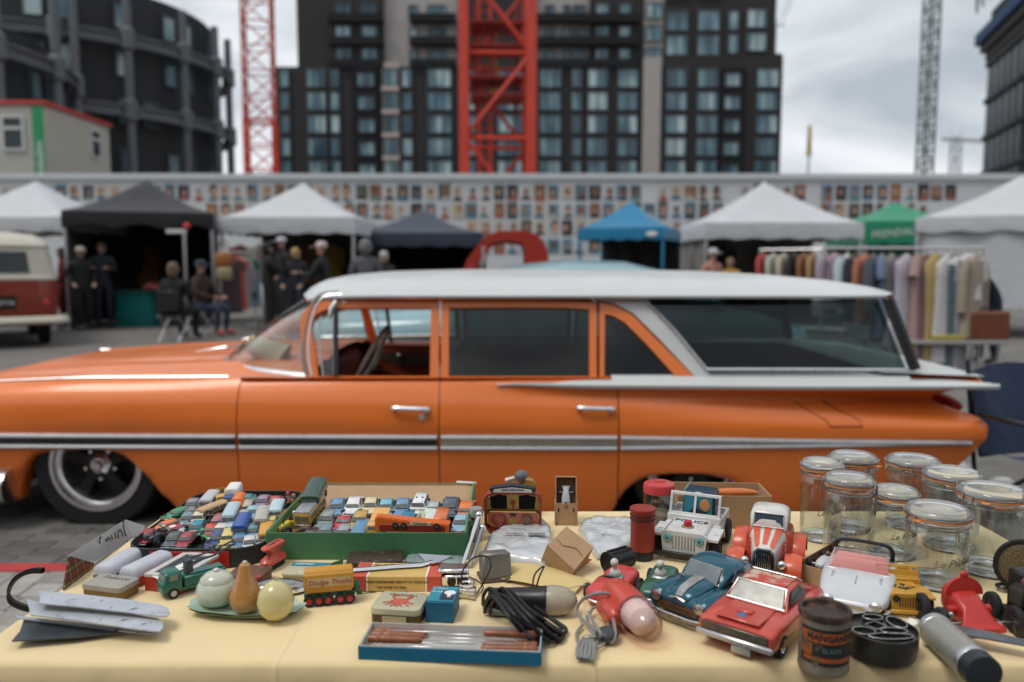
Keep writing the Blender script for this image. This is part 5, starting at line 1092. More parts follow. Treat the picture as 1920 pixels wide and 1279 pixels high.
TR=[(361,944,'saloon','silver grey',(.2,.2,.22),12,'silver grey toy hearse at the back left of the black tray'),(393,937,'van','pale grey',(.38,.39,.41),8,'pale grey toy van at back of black tray, behind tan caravan'),
 (413,930,'truck','yellow',(.5,.27,.03),35,'yellow toy tipper leaning over at the back of the black tray'),(436,931,'lorry','royal blue',(.02,.07,.19),10,'blue toy truck with white canopy at the back of the black tray'),
 (446,944,'tanker','bright orange',(.62,.14,.02),15,'bright orange toy tanker in the back of the black tray'),(399,955,'caravan','tan',(.42,.26,.12),-30,'tan toy caravan in the black tray'),
 (462,936,'saloon','teal green',(.02,.22,.22),10,'teal toy car behind the orange tanker'),(476,936,'sports','green',(.03,.16,.10),60,'green toy sports car at the back of the black tray'),(493,938,'saloon','mauve',(.28,.17,.25),8,'mauve toy car at the back of the black tray'),
 (516,940,'saloon','pinkish red',(.42,.06,.07),10,'pinkish red toy car at the back right of the black tray'),(540,934,'bike','scarlet',(.5,.05,.03),30,'scarlet toy motorcycle with rider at back corner of black tray'),(551,938,'bike','amber',(.5,.2,.03),-40,'amber toy motorcycle with rider at back corner of black tray'),
 (312,981,'sports','hot orange',(.62,.13,.02),-35,'hot orange toy sports car at the left of the black tray'),(352,970,'saloon','grey blue',(.14,.20,.23),10,'grey blue toy car beside cream van at left of black tray'),(373,968,'estate','ivory',(.52,.48,.36),12,'ivory toy estate car at left of black tray, below the tan caravan'),
 (395,968,'bike','gloss black',(.02,.02,.02),20,'black toy motorcycle beside the ivory estate car'),(333,958,'sports','leaf green',(.02,.20,.08),-20,'leaf green toy sports car by the left edge of black tray'),(462,951,'estate','beige',(.4,.33,.25),12,'beige toy estate car right of the orange tanker'),
 (473,958,'saloon','powder blue',(.25,.40,.45),10,'powder blue toy car in the middle back of black tray'),(495,958,'saloon','mint white',(.48,.55,.52),10,'mint white toy car in the middle back of black tray'),(519,955,'van','ice blue',(.38,.5,.53),14,'ice blue toy ambulance at the right of the black tray'),
 (531,964,'sports','tangerine',(.6,.17,.03),25,'tangerine toy sports car against the right wall of the black tray'),(325,990,'sports','crimson',(.33,.01,.02),-38,'crimson low toy sports car with white number in the black tray'),(342,987,'racer','black and white',(.4,.4,.4),20,'black and white toy racer in the black tray'),
 (369,987,'saloon','turquoise',(.01,.21,.30),10,'turquoise toy car with orange bonnet square in the black tray'),(408,978,'estate','dusty red',(.33,.1,.1),12,'dusty red toy estate beside the pale blue bus'),(434,966,'bus','pale blue',(.33,.44,.47),14,'pale blue toy coach in the middle of the black tray'),
 (454,971,'estate','cream',(.52,.47,.34),12,'cream toy estate right of the pale blue coach'),(472,974,'saloon','sky blue',(.2,.35,.43),10,'sky blue toy car in the middle right of the black tray'),(492,973,'bus','stone grey',(.36,.33,.30),18,'stone grey toy bus with yellow front at the right of the black tray'),
 (507,978,'saloon','pale yellow',(.5,.42,.14),12,'pale yellow toy car beside the stone grey bus'),(521,984,'sports','chalk white',(.5,.52,.53),14,'chalk white toy sports car at the right edge of black tray'),(275,1003,'saloon','dark crimson',(.28,.015,.025),6,'dark crimson toy car in the front left corner of the black tray'),
 (301,1003,'tractor','charcoal',(.04,.045,.05),-15,'charcoal toy tractor in front left of the black tray'),(326,1008,'saloon','slate',(.07,.085,.10),8,'slate toy car at the front of the black tray'),(350,1009,'saloon','ruby',(.30,.025,.04),6,'ruby toy car at the front of the black tray'),
 (396,990,'sports','orange red',(.5,.06,.02),20,'orange red toy car in the middle of the black tray'),(414,992,'saloon','warm white',(.55,.5,.46),8,'warm white toy car in the middle of the black tray'),(434,990,'saloon','baby blue',(.30,.42,.5),10,'baby blue toy car left of the deep blue bus'),
 (454,986,'bus','deep blue',(.01,.055,.24),14,'deep blue toy bus at the front right of the black tray'),(474,993,'saloon','steel blue',(.10,.20,.27),12,'steel blue toy car right of the deep blue bus'),(405,1007,'saloon','navy',(.03,.06,.16),8,'navy toy car left of the pale yellow estate'),
 (391,1015,'racer','midnight blue',(.02,.035,.10),20,'midnight blue toy racer at the front edge of the black tray'),(427,1006,'estate','butter yellow',(.55,.43,.13),16,'butter yellow toy estate at the front of the black tray'),(448,1011,'saloon','denim blue',(.08,.18,.30),14,'denim blue toy car at the front of the black tray'),
 (468,1015,'saloon','off white',(.52,.5,.48),22,'off white toy car in the front right corner of the black tray'),(484,1010,'sports','bright silver',(.42,.43,.45),40,'bright silver toy car in the front right corner of the black tray'),(380,1004,'bike','apple green',(.1,.4,.12),60,'apple green toy rider at the front of the black tray'),(500,999,'van','amber yellow',(.52,.26,.02),20,'amber yellow toy van between tray and green box')]
for px,py,st,cn,col,yaw,lab in TR:
    o=mini(lab,px,py,st,cn,col,yaw-6)
    if cn=='turquoise':b=B();b.box((.022,0,.0111),(.010,.011,.0006));O('decal',b,vcol('orange decal',(.6,.2,.04)),o)
    if cn=='crimson':b=B();b.sph((.0,0,.0154),(.007,.007,.0006),12,4);O('decal',b,white_print,o)
    if cn=='stone grey':b=B();b.box((.0375,0,.009),(.002,.026,.009),0,.0006);O('front_panel',b,vcol('amber yellow',(.52,.26,.02)),o)
# ---- green cardboard box
gb=thing('cardboard_box','green open cardboard box filled with rows of toy cars','box',(-.290,1.7225,TZ));gw,gd,gh=.396,.366,.055
grn=mat('box_green',(.06,.185,.085),.7,var=.12,scale=40,bump=.15,bscale=60);kraft=mat('box_kraft',(.40,.26,.14),.8,var=.12,scale=30,bump=.2,bscale=200);gin=mat('box_green_inside',(.16,.32,.14),.75,var=.1,scale=30)
for nm,c,d,mo,mi_ in (('front_wall',(0,-gd/2,gh/2),(gw,.003,gh),grn,grn),('back_wall',(0,gd/2,gh/2),(gw,.003,gh),grn,kraft)):
    b=B();b.box(c,d,0,.0006);b.box((c[0],c[1]+(.0022 if c[1]<0 else-.0022),c[2]),(d[0]-.004,.0014,d[2]-.002),1);O(nm,b,[mo,mi_],gb)
for s in (-1,1):b=B();b.box((s*gw/2,0,gh/2+.001),(.003,gd,gh+.002),0,.0006);b.box((s*(gw/2-.0022),0,gh/2+.001),(.0014,gd-.006,gh),1);O('side_wall',b,[grn,gin],gb)
b=B();b.box((0,0,.004),(gw-.006,gd-.006,.008));O('base',b,kraft,gb);b=B();b.poly([(-gw/2+.004,-gd/2+.004,.008),(-gw/2+.004,gd/2-.004,.008),(-gw/2+.004,gd/2-.004,.058-.008),(-gw/2+.004,-.14,.0095)],(gw-.008,0,0));O('sloping_card',b,kraft,gb,smooth=0)
b=B();b.box((gw/2-.02,gd/2+.001,gh+.0),(.05,.012,.004),0,.001,rz=R(-12));O('torn_flap',b,mat('paper_white',(.6,.58,.54),.8),gb)
GR=[(590,932,'bus','bottle green',(.015,.05,.03),2,'bottle green toy double deck bus at the back left of the green box',1.18),(632,948,'saloon','cornflower',(.12,.24,.38),2,'cornflower blue toy car in the back row of the green box',1),(663,946,'sports','gloss white',(.62,.62,.62),2,'gloss white toy sports car with red number in the back row of the green box',1.1),
 (695,946,'saloon','pale cream',(.58,.5,.30),2,'pale cream toy car in the back row of the green box',1),(724,949,'saloon','aqua blue',(.16,.36,.47),2,'aqua blue toy car in the back row of the green box',1.02),(755,949,'saloon','medium blue',(.12,.23,.38),1,'medium blue toy car in the back row of the green box',1.05),(786,946,'estate','police white',(.6,.6,.6),-4,'white toy police car with black dots in the back row of the green box',1.08),
 (812,953,'saloon','light grey',(.36,.38,.39),-3,'light grey toy car in the back row of the green box',.95),(844,947,'saloon','dark slate blue',(.05,.08,.12),-4,'dark slate blue toy car in the back row of the green box',1.06),(873,954,'sports','vivid orange',(.62,.14,.03),-4,'vivid orange toy sports car at the back right of the green box',1.1),
 (583,962,'bus','school yellow',(.46,.27,.05),-8,'yellow toy bus with grey roof at the left of the green box',1.1),(546,983,'tractor','lemon yellow',(.55,.42,.05),-30,'lemon yellow toy digger in front left corner of green box',1.1),(614,971,'saloon','grey green',(.22,.26,.24),-6,'grey green patterned toy car in the middle row of the green box',1.05),(646,974,'sports','cherry red',(.45,.03,.04),-4,'cherry red toy car in the middle row of the green box',1.1),
 (676,974,'saloon','old gold',(.42,.25,.06),-3,'old gold toy car in the middle row of the green box',1.12),(711,981,'truck','apricot',(.58,.30,.07),-4,'apricot toy dumper in the middle row of the green box',1.1),(741,976,'saloon','raspberry',(.42,.05,.09),-2,'raspberry toy car in the middle row of the green box',.95),(766,974,'saloon','petrol blue',(.01,.14,.24),-3,'petrol blue toy car in the middle row of the green box',1.1),
 (790,981,'truck','cream ladder',(.52,.5,.33),-3,'cream toy ladder truck in the middle row of the green box',1.0),(805,972,'van','white green',(.5,.55,.5),-3,'white and green toy van behind the orange pickup in green box',.9),(826,978,'estate','rust orange',(.52,.13,.04),-5,'rust orange toy pickup with tan bonnet in the middle row of the green box',1.2),(864,978,'saloon','hazy blue',(.24,.36,.46),-4,'hazy blue toy car in the middle row of the green box, right end',1.02),
 (589,995,'sports','black red',(.06,.02,.02),-20,'black and red toy car in the front row of the green box',1),(611,996,'saloon','smoke blue',(.14,.2,.24),-4,'smoke blue toy car in the front row of the green box',1),(645,997,'saloon','ash grey',(.25,.26,.27),-4,'ash grey toy car in the front row of the green box',1),(676,998,'van','two tone blue',(.08,.2,.32),-3,'two tone blue toy van in the front row of the green box',.95),(858,1000,'sports','fire red',(.5,.03,.03),-5,'fire red toy car in the front right corner of the green box',1)]
for px,py,st,cn,col,yaw,lab,sc in GR:
    o=mini(lab,px,py,st,cn,col,yaw,h=.026,group='toy cars in the green box',sc=sc*1.2)
    if cn=='school yellow':b=B();b.box((0,0,.0275),(.070,.025,.003),0,.001);O('roof',b,vcol('roof grey',(.2,.21,.23)),o)
    if cn=='police white':
        b=B()
        for s in (-1,1):b.sph((-.008,s*.005,.019),.0018,8,5)
        O('roof_lamps',b,black_plastic,o);letter('POLICE',.006,black_print,o,(.022,0,.0114),(0,1,0),(-1,0,0))
    if cn=='gloss white':b=B();b.sph((-.004,.011,.0155),(.004,.001,.004),10,5);O('decal',b,red_print,o)
    if cn=='apricot':b=B();b.poly([(-.03,-.013,.016),(.01,-.013,.012),(.01,.013,.012),(-.03,.013,.016)],(0,0,.006));O('tipper',b,vcol('apricot',(.58,.30,.07)),o)
    if cn=='cream ladder':
        b=B()
        for s in (-1,1):b.cyl((-.032,s*.005,.022),(.03,s*.005,.03),.0009,n=5)
        for i in range(9):b.cyl((-.03+i*.0072,-.005,.0222+i*.00093),(-.03+i*.0072,.005,.0222+i*.00093),.0007,n=5)
        O('ladder',b,vcol('cream ladder',(.52,.5,.33)),o)
    if cn=='rust orange':b=B();b.box((.021,0,.0111),(.024,.023,.001),0,.0004);O('bonnet',b,vcol('tan',(.42,.26,.12)),o)
# low loader on its side across the front of the box
lp=T(772,988,.05);ll=thing('toy_trailer','orange toy low loader lettered in black lying along front of green box','toy trailer',(lp.x,lp.y,TZ+.038),R(-4),'toy cars in the green box');ll.scale=(.9,)*3;om=vcol('laing orange',(.58,.12,.02))
b=B();b.poly([(-.085,0,.002),(.085,0,.0),(.085,0,.018),(.06,0,.022),(-.02,0,.026),(-.075,0,.033),(-.085,0,.03)],(0,.003,0));b.poly([(-.085,.003,.030),(-.075,.003,.033),(-.02,.003,.026),(.085,.003,.018),(.085,.03,.018),(-.085,.03,.032)],(0,0,.002));O('deck',b,om,ll)
b=B();b.box((0,-.0015,.011),(.150,.002,.014),0,.001);O('underside',b,vcol('loader red',(.2,.02,.015)),ll)
for x in (-.037,-.018,.058):b=B();b.lathe([(.0028,-.002),(.007,-.002),(.0075,0),(.007,.002),(.0028,.002)],16,0,Matrix.Translation((x,-.004,.017)) @ Matrix.Rotation(R(90),4,'X'),False,False);b.lathe([(.003,.0015),(.0005,.002)],12,1,Matrix.Translation((x,-.004,.017)) @ Matrix.Rotation(R(90),4,'X'),False,False);O('wheel',b,[black_rubber,silver],ll)
b=B();b.box((.02,-.001,.0215),(.05,.0012,.0075),X=Matrix.Rotation(R(2),4,'Y'));O('label',b,mat('label_cream',(.6,.52,.36),.6),ll);letter('LAING',.0085,black_print,ll,(.02,-.0022,.0215),(1,0,-.04),(0,0,1),spacing=1.3)
# ================================================================ things for sale on the table
def QF(A,Bp,C,h):
    """centre, yaw, width, depth of a rectangle whose front left, front right and back left top corners are seen at these points, h above the cloth"""
    a,c,d=T(*A,h),T(*Bp,h),T(*C,h);x=c-a;y=d-a;xn=x.normalized();dep=abs(xn.x*y.y-xn.y*y.x);ce=a+x/2+Vector((-xn.y,xn.x,0))*dep/2
    return Vector((ce.x,ce.y,TZ)),math.atan2(x.y,x.x),x.length,dep
def sheet(pts,vec,name,m,par=None):b=B();b.poly(pts,vec);return O(name,b,m,par)
def paint(n,c,r=.4,**k):return mat('gloss_'+n,c,r,var=k.pop('var',.12),scale=k.pop('scale',40),coat=k.pop('coat',.4),spots=((.26,.23,.2),.15,95),**k)
cardb=mat('plain_card',(.42,.27,.15),.85,var=.1,scale=30,bump=.15,bscale=150);card_in=mat('card_inside',(.22,.12,.07),.9,var=.1)
# ---- metal blades at front left
blade=mat('worn_pale_metal',(.50,.53,.58),.45,.3,.12,25,spots=((.14,.13,.12),.36,38));dkbl=mat('dark_steel_blade',(.07,.085,.10),.4,.5,.3,30)
def strip(name,label,pts,h0,h1,m,th=.002):
    xs=[p[0] for p in pts];lo,hi=min(xs),max(xs)
    q=[T(x,y,h0+(h1-h0)*(x-lo)/(hi-lo)) for x,y in pts];c=sum(q,Vector())/len(q);b=B();b.poly([p-c for p in q],(0,0,th));return tag(O(name,b,m,None,c),label,'metal strip','worn metal strips at the table corner')
strip('metal_strip','upper pale worn metal strip with rounded end at the table corner',[(71,1110),(150,1116),(230,1125),(300,1136),(315,1142),(319,1150),(314,1157),(300,1158),(240,1150),(150,1140),(73,1133),(76,1122)],.046,.024,blade)
strip('metal_strip','lower pale worn metal strip with dark spots at the table corner',[(50,1125),(72,1131),(150,1139),(240,1152),(295,1161),(305,1168),(306,1178),(300,1186),(285,1185),(245,1180),(150,1166),(58,1155),(54,1140)],.034,.018,blade)
strip('metal_strip','dark steel blade under the pale strips at the table corner',[(45,1163),(150,1172),(245,1180),(262,1180),(230,1187),(140,1197),(22,1204),(38,1185)],.012,.004,dkbl)
strip('metal_strip','thin bottom metal strip edge lowest at the table corner',[(28,1156),(150,1170),(250,1183),(300,1188),(296,1192),(245,1187),(150,1176),(34,1161)],.016,.004,blade)
sp_=spline([at_y(x,y,1.30) for x,y in ((80,1071),(62,1071),(43,1077),(27,1088),(17,1104),(15,1120),(23,1131),(38,1138),(54,1143))],4)
b=B();b.loft([[p+Vector((0,dy,dz)) for p in sp_] for dy,dz in ((-.004,-.003),(.006,-.004),(.007,.004),(-.003,.006),(-.004,-.003))],closed=False);tag(O('curved_strap',b,mat('strap_black',(.015,.014,.013),.5),None),'curved black strap springing from pale strips at table corner','strap')
# ---- small tin with faded lid
def tin(label,A,Bp,C,h,lid_m,base_m,r=.008,lid=.35,cat='tin',name='storage_tin'):
    ce,yaw,w,d=QF(A,Bp,C,h);t=thing(name,label,cat,ce,yaw);b=B();o=rrect(w-.002,d-.002,r,4)
    b.loft([[(x*s,y*s,z) for x,y in o] for z,s in ((0,.97),(.002,1),(h*(1-lid)+.001,1))]);O('base',b,base_m,t)
    b=B();o=rrect(w,d,r,4);b.loft([[(x*s,y*s,z) for x,y in o] for z,s in ((h*(1-lid),1),(h-.002,1),(h-.0005,.985),(h,.95))]);O('lid',b,lid_m,t);t['w']=w;return t,w,d
t,w,d=tin('small worn grey tin beside white lidded cases at table corner',(150,1095),(224,1104),(183,1073),.026,mat('tin_grey',(.36,.34,.29),.5,.2,.15,40,spots=((.12,.10,.08),.3,90)),mat('tin_brown',(.20,.13,.05),.45,.4,.3,40),.008);letter('Tobacco',.016,mat('tin_print',(.14,.12,.09),.6),t,(0,.012,.0262),(1,0,0),(0,1,0),shear=.3)
for lab,A,Bp,C,bm2 in (('left white lidded long case beside the tartan box',(172,1064),(211,1066),(229,1027),mat('case_brown',(.13,.10,.09),.6)),('white lidded long case with red base nearer the red box',(219,1067),(254,1072),(283,1030),mat('case_red',(.36,.05,.035),.5))):
    ce,yaw,w,d=QF(A,Bp,C,.032);t=thing('lidded_case',lab,'case',ce,yaw,'white lidded cases');b=B();b.box((0,0,.009),(w,d,.018),0,.002);O('base',b,bm2,t)
    b=B();b.loft([[(x*s,y*k,z) for x,y in rrect(w,d,.008,4)] for z,s,k in ((.018,1,1),(.026,.97,.99),(.033,.8,.95),(.036,.5,.88))]);O('lid',b,mat('case_white',(.50,.51,.56),.45,var=.08,bump=.3,bscale=100),t)
# ---- open lid of a tartan box with a label
def tartan():
    m=bpy.data.materials.new('tartan');m.use_nodes=True;N=m.node_tree.nodes;L=m.node_tree.links;p=N['Principled BSDF'];p.inputs['Roughness'].default_value=.7;tcn=N.new('ShaderNodeTexCoord');cur=None
    for ax_,off in (('Y',0),('Z',.3)):
        wv=N.new('ShaderNodeTexWave');wv.bands_direction=ax_;wv.inputs['Scale'].default_value=14;wv.inputs['Phase Offset'].default_value=off*5;L.new(tcn.outputs['Object'],wv.inputs['Vector']);r=N.new('ShaderNodeValToRGB');e=r.color_ramp.elements;r.color_ramp.interpolation='CONSTANT'
        e[0].color=(.16,.012,.012,1);e[1].position=.45;e[1].color=(.01,.02,.016,1);e2=e.new(.93);e2.color=(.22,.19,.04,1);L.new(wv.outputs['Fac'],r.inputs[0])
        if cur is None:cur=r.outputs[0]
        else:mi=N.new('ShaderNodeMix');mi.data_type='RGBA';mi.inputs[0].default_value=.5;L.new(cur,mi.inputs[6]);L.new(r.outputs[0],mi.inputs[7]);cur=mi.outputs[2]
    L.new(cur,p.inputs['Base Color']);return m
t=thing('box_lid','grey box lid with tartan end and upside down lettering at left edge','box lid',T(170,1066));o0=Vector(t.location)
gl_=mat('lid_grey',(.23,.22,.22),.35,var=.1,scale=30);q=[T(168,1067)-o0,T(246,1008)-o0,at_y(236,975,1.73)-o0,at_y(127,1043,1.44)-o0];sheet(q,(-.002,0,.0005),'long_wall',gl_,t)
sheet([T(246,1008)-o0,T(275,1003)-o0,at_y(270,986,1.75)-o0,at_y(236,975,1.73)-o0],(0,.002,0),'end_wall',gl_,t)
sheet([T(117,1107,.001)-o0,T(172,1066,.001)-o0,at_y(173,1056,1.49)-o0,at_y(127,1043,1.42)-o0],(.003,.001,0),'tartan_end',tartan(),t)
c4=lambda u,v:q[0].lerp(q[1],u).lerp(q[3].lerp(q[2],u),v)
nrm=(q[1]-q[0]).cross(q[3]-q[0]).normalized();nrm=nrm if nrm.x>0 else-nrm
sheet([c4(.12,.05)+nrm*.0006,c4(.97,.05)+nrm*.0006,c4(.95,.66)+nrm*.0006,c4(.12,.66)+nrm*.0006],nrm*.0006,'label',mat('label_grey',(.40,.40,.37),.5),t)
letter('Jona Jol',.052,mat('label_ink',(.05,.055,.055),.6),t,c4(.55,.37)+nrm*.0016,q[0]-q[1],q[0]-q[3],shear=.25)
# ---- red box with dark framed lid
ce,yaw,w,d=QF((270,1077),(338,1084),(340,1034),.03);t=thing('game_box','red box with white framed dark lid behind the green crane truck','box',ce,yaw);b=B();b.box((0,0,.013),(w,d,.026),0,.001);O('base',b,paint('game_red',(.45,.035,.025),.5),t)
b=B();b.ring([(x,y,.026) for x,y in ((-w/2,-d/2),(w/2,-d/2),(w/2,d/2),(-w/2,d/2))],[(x,y,.026) for x,y in ((-w/2+.012,-d/2+.012),(w/2-.012,-d/2+.012),(w/2-.012,d/2-.012),(-w/2+.012,d/2-.012))],(0,0,.005));O('frame',b,mat('game_white',(.52,.51,.48),.6),t)
b=B();b.box((0,0,.0265),(w-.022,d-.022,.003));O('panel',b,mat('game_dark',(.035,.045,.06),.5),t);b=B();b.poly([(-.02,-.06,.0285),(.0,-.07,.0285),(.015,-.01,.0285),(.005,-.015,.0285),(.012,.03,.0285),(-.005,.02,.0285),(-.012,-.03,.0285)],(0,0,.0006));O('zigzag',b,white_print,t)
# ---- toy wheels
def twheel(par,x,y,z,r,w,hub=silver,hr=.55):
    X=Matrix.Translation((x,y,z)) @ Matrix.Rotation(R(90),4,'X');b=B();k=w/2
    b.lathe([(r*hr,-k*.8),(r*.75,-k),(r*.95,-k*.8),(r,-k*.5),(r,k*.5),(r*.95,k*.8),(r*.75,k),(r*hr,k*.8)],24,0,X,False,False);o=O('wheel',b,black_rubber,par)
    b=B()
    for s in (-1,1):b.lathe([(r*hr,s*k*.82),(r*hr*.85,s*k*.6),(r*.22,s*k*.7),(r*.2,s*k*.95),(.0002,s*k)],20,0,X,False,False)
    O('hub',b,hub,o);return o
def vehicle(name,label,cat,front,fwd,group=None,z=0.):
    """root below the middle of the nose; local +x is backwards"""
    rz=math.atan2(-fwd[1],-fwd[0]);return thing(name,label,cat,(front.x,front.y,TZ+z),rz,group)
# ---- green crane truck with yellow basket
f,r_=T(300,1122),T(392,1098);t=vehicle('toy_crane_truck','green toy crane truck with yellow basket on its jib','toy truck',f,(f-r_).normalized());gt_=paint('truck_green',(.012,.13,.10),.35)
b=B();b.sup([(0,.010,.028,.016),(.003,.008,.030,.0185),(.006,.008,.045,.0185),(.012,.008,.0485,.018),(.03,.008,.048,.018),(.033,.009,.044,.017)],16,5);O('cab',b,gt_,t)
b=B();b.box((.0055,0,.0365),(.003,.029,.010),X=Matrix.Rotation(R(10),4,'Y'))
for s in (-1,1):b.box((.019,s*.0178,.037),(.014,.001,.010))
O('windows',b,mat('truck_window',(.25,.26,.22),.2),t)
b=B();b.box((.072,0,.012),(.085,.028,.006),0,.001);b.box((.075,0,.024),(.075,.033,.018),0,.002);b.box((.08,0,.034),(.06,.022,.004),0,.001);O('bed',b,gt_,t)
b=B();b.box((.05,0,.042),(.012,.018,.034),0,.001);b.tube([(.05,.004,.058),(.1,.02,.056),(.15,.04,.060)],.0018,6);b.tube([(.05,-.004,.052),(.1,.012,.050),(.15,.034,.055)],.0022,6);O('jib',b,mat('jib_grey',(.05,.055,.06),.5),t)
for x in (.018,.088):
    for s in (-1,1):twheel(t,x,s*.017,.0095,.0095,.006,white_w)
bk=T(421,1052);b=B();c0=at_y(405,1026,bk.y);c1=at_y(438,1050,bk.y);wq,hq=c1.x-c0.x,c0.z-c1.z;ym=paint('basket_yellow',(.62,.48,.07),.5)
b.box((0,0,hq*.35),(wq,.004,hq*.7),0,.001);b.box((0,.018,hq*.35),(wq,.004,hq*.7),0,.001)
for s in (-1,1):b.box((s*wq/2,.009,hq*.4),(.003,.02,hq*.8),0,.001)
b.tube([(-wq/2,0,hq*.7),(-wq/2,0,hq*.98),(wq/2,0,hq*.98),(wq/2,0,hq*.7)],.0016,6)
for k in range(5):b.cyl((-wq/2+wq*k/4,0,hq*.68),(-wq/2+wq*k/4,0,hq*.98),.001,n=5)
tag(O('toy_basket',b,ym,None,(c0.x+wq/2,bk.y,c1.z)),'yellow toy cage basket in front of the red tray panel','toy basket')
# ---- fruit cruet set on a leaf plate
pp=T(462,1150);t=thing('leaf_plate','pale green leaf shaped china plate at table front','plate',pp,R(-6));b=B()
def leaf(u,v,dz=0):
    a=2*math.pi*v;rr=u;wob=1+.035*math.sin(a*9)*u ** 3
    return (.099*rr*sgp(math.cos(a),.8)*wob,.040*rr*sgp(math.sin(a),.75)*wob,.004+.012*u ** 3+.0015*math.sin(a*9)*u ** 3+dz)
b.grid(lambda u,v:leaf(u,v),10,64);b.grid(lambda u,v:leaf(u*.97,v,-.003),10,64);O('dish',b,mat('china_green',(.42,.54,.43),.25,var=.06,coat=.5),t,smooth=70)
def gloss(n,c,sp=None):return mat(n,c,.25,var=.15,scale=14,coat=.6,spots=sp)
pt=T(408,1140);b=B();b.lathe([(.012,0),(.026,.006),(.034,.018),(.035,.028),(.030,.040),(.027,.043)],32);t=thing('china_sugar_bowl','round pale china bowl with orange blush and lid on leaf plate','bowl',pt+Vector((0,0,.006)),R(-30));O('bowl',b,gloss('china_pale',(.52,.56,.45),((.50,.19,.08),.34,16)),t)
b=B();b.lathe([(.0275,.0432),(.026,.049),(.018,.056),(.007,.0595),(.0005,.060)],32);O('lid',b,gloss('china_lid',(.54,.55,.45),((.5,.2,.1),.3,14)),t);b=B();b.sph((0,0,.0615),(.006,.006,.003),12,6);O('knob',b,MATS['china_lid'],t)
pt=T(462,1150);b=B();b.lathe([(.008,0),(.02,.004),(.027,.016),(.0265,.028),(.02,.044),(.0135,.060),(.011,.072),(.0085,.080),(.003,.0835),(.0004,.084)],32);t=thing('china_pear','tall amber pear shaped china pot on leaf plate','china fruit',pt+Vector((0,0,.005)),0);O('pear',b,gloss('pear_amber',(.46,.22,.07),((.55,.42,.2),.12,20)),t);b=B();b.sph((0,0,.0835),(.0045,.0045,.003),12,6);O('cap',b,gloss('pear_cap',(.5,.48,.4)),t)
pt=T(518,1164);b=B();b.lathe([(.006,0),(.018,.003),(.0275,.014),(.030,.030),(.026,.046),(.018,.056),(.009,.062),(.0005,.0635)],32);t=thing('china_apple','pale yellow fruit shaped china pot on the leaf plate','china fruit',pt+Vector((0,0,.005)));O('fruit',b,gloss('apple_yellow',(.60,.53,.24),((.42,.45,.18),.15,16)),t);b=B();b.cyl((0,0,.062),(.003,0,.068),.002,.0015,8);O('stalk',b,gloss('pear_cap',(.5,.48,.4)),t)
# ---- red shoe brush
p=T(513,1063);t=thing('shoe_brush','red handled brush with black bristles beside the green box','brush',p,R(72));t.scale=(.92,)*3;rb=mat('brush_red',(.55,.075,.045),.4,var=.1,scale=20,coat=.3)
b=B();b.loft([[(x,y,z) for x,y in rrect(.06*s,.022*s,.01*s,5)] for z,s in ((0,.94),(.006,.98),(.014,1))])
for i in range(60):random.seed(i);x,y=random.uniform(-.027,.027),random.uniform(-.009,.009);b.cyl((x,y,.0),(x*1.03,y*1.1,.014),.0012,n=4)
O('bristles',b,black_rubber,t);X=Matrix()
b=B();b.loft([[(x,y,z) for x,y in rrect(l,w,w*.49,6)] for z,l,w in ((.013,.070,.028),(.019,.074,.03),(.024,.066,.024),(.030,.035,.014),(.036,.032,.013),(.042,.060,.020),(.048,.070,.022),(.051,.062,.018))]);O('handle',b,rb,t,X=X);letter('Cherry',.014,black_print,t,X @ Vector((0,0,.0514)),X @ Vector((1,0,0)),(0,1,0))
# ---- assorted tins and boxes
tin('small rusty red tin behind the china pear',(421,1080),(486,1084),(428,1056),.022,mat('tin_rust',(.16,.085,.06),.5,.3,.25,40,spots=((.38,.06,.04),.5,30)),mat('tin_rust_side',(.13,.09,.06),.5,.5,.3),.008)
t,w,d=tin('long cream tin with teal stripe behind the yellow trailer',(527,1076),(628,1079),(536,1052),.014,mat('tin_cream',(.52,.46,.30),.45,.1,.15,40,spots=((.16,.13,.09),.3,60)),mat('tin_cream_side',(.45,.38,.18),.5,.2,.2),.006)
b=B();b.box((0,d*.28,.0142),(w*.94,d*.3,.0005));O('stripe',b,mat('stripe_teal',(.02,.20,.26),.5),t);letter('HOMAC',.010,white_print,t,(-w*.22,d*.28,.0148),(1,0,0),(0,1,0),bold=.02);b=B();b.tube([(w*.1,-d*.2,.0146),(w*.2,.0,.0146),(w*.3,d*.2,.0146),(w*.36,.1*d,.0146)],.0012,4);O('printed_figure',b,black_print,t)
p=T(522,1108);t=thing('lamp_bezel','polished chrome oval lamp shell behind the china fruit','car lamp',p,R(8));b=B()
b.grid(lambda u,v:(.052*math.cos(2*math.pi*v)*u,.024*math.sin(2*math.pi*v)*u,.004+.018*math.sqrt(max(0,1-u*u))),10,40);O('lens',b,mat('lamp_shell',(.35,.34,.33),.12,.9,.3,20),t,smooth=70);b=B();b.tube([(.053*math.cos(a),.025*math.sin(a),.005) for a in [i*math.pi/18 for i in range(36)]],.0035,8,closed=True);O('rim',b,chrome,t)
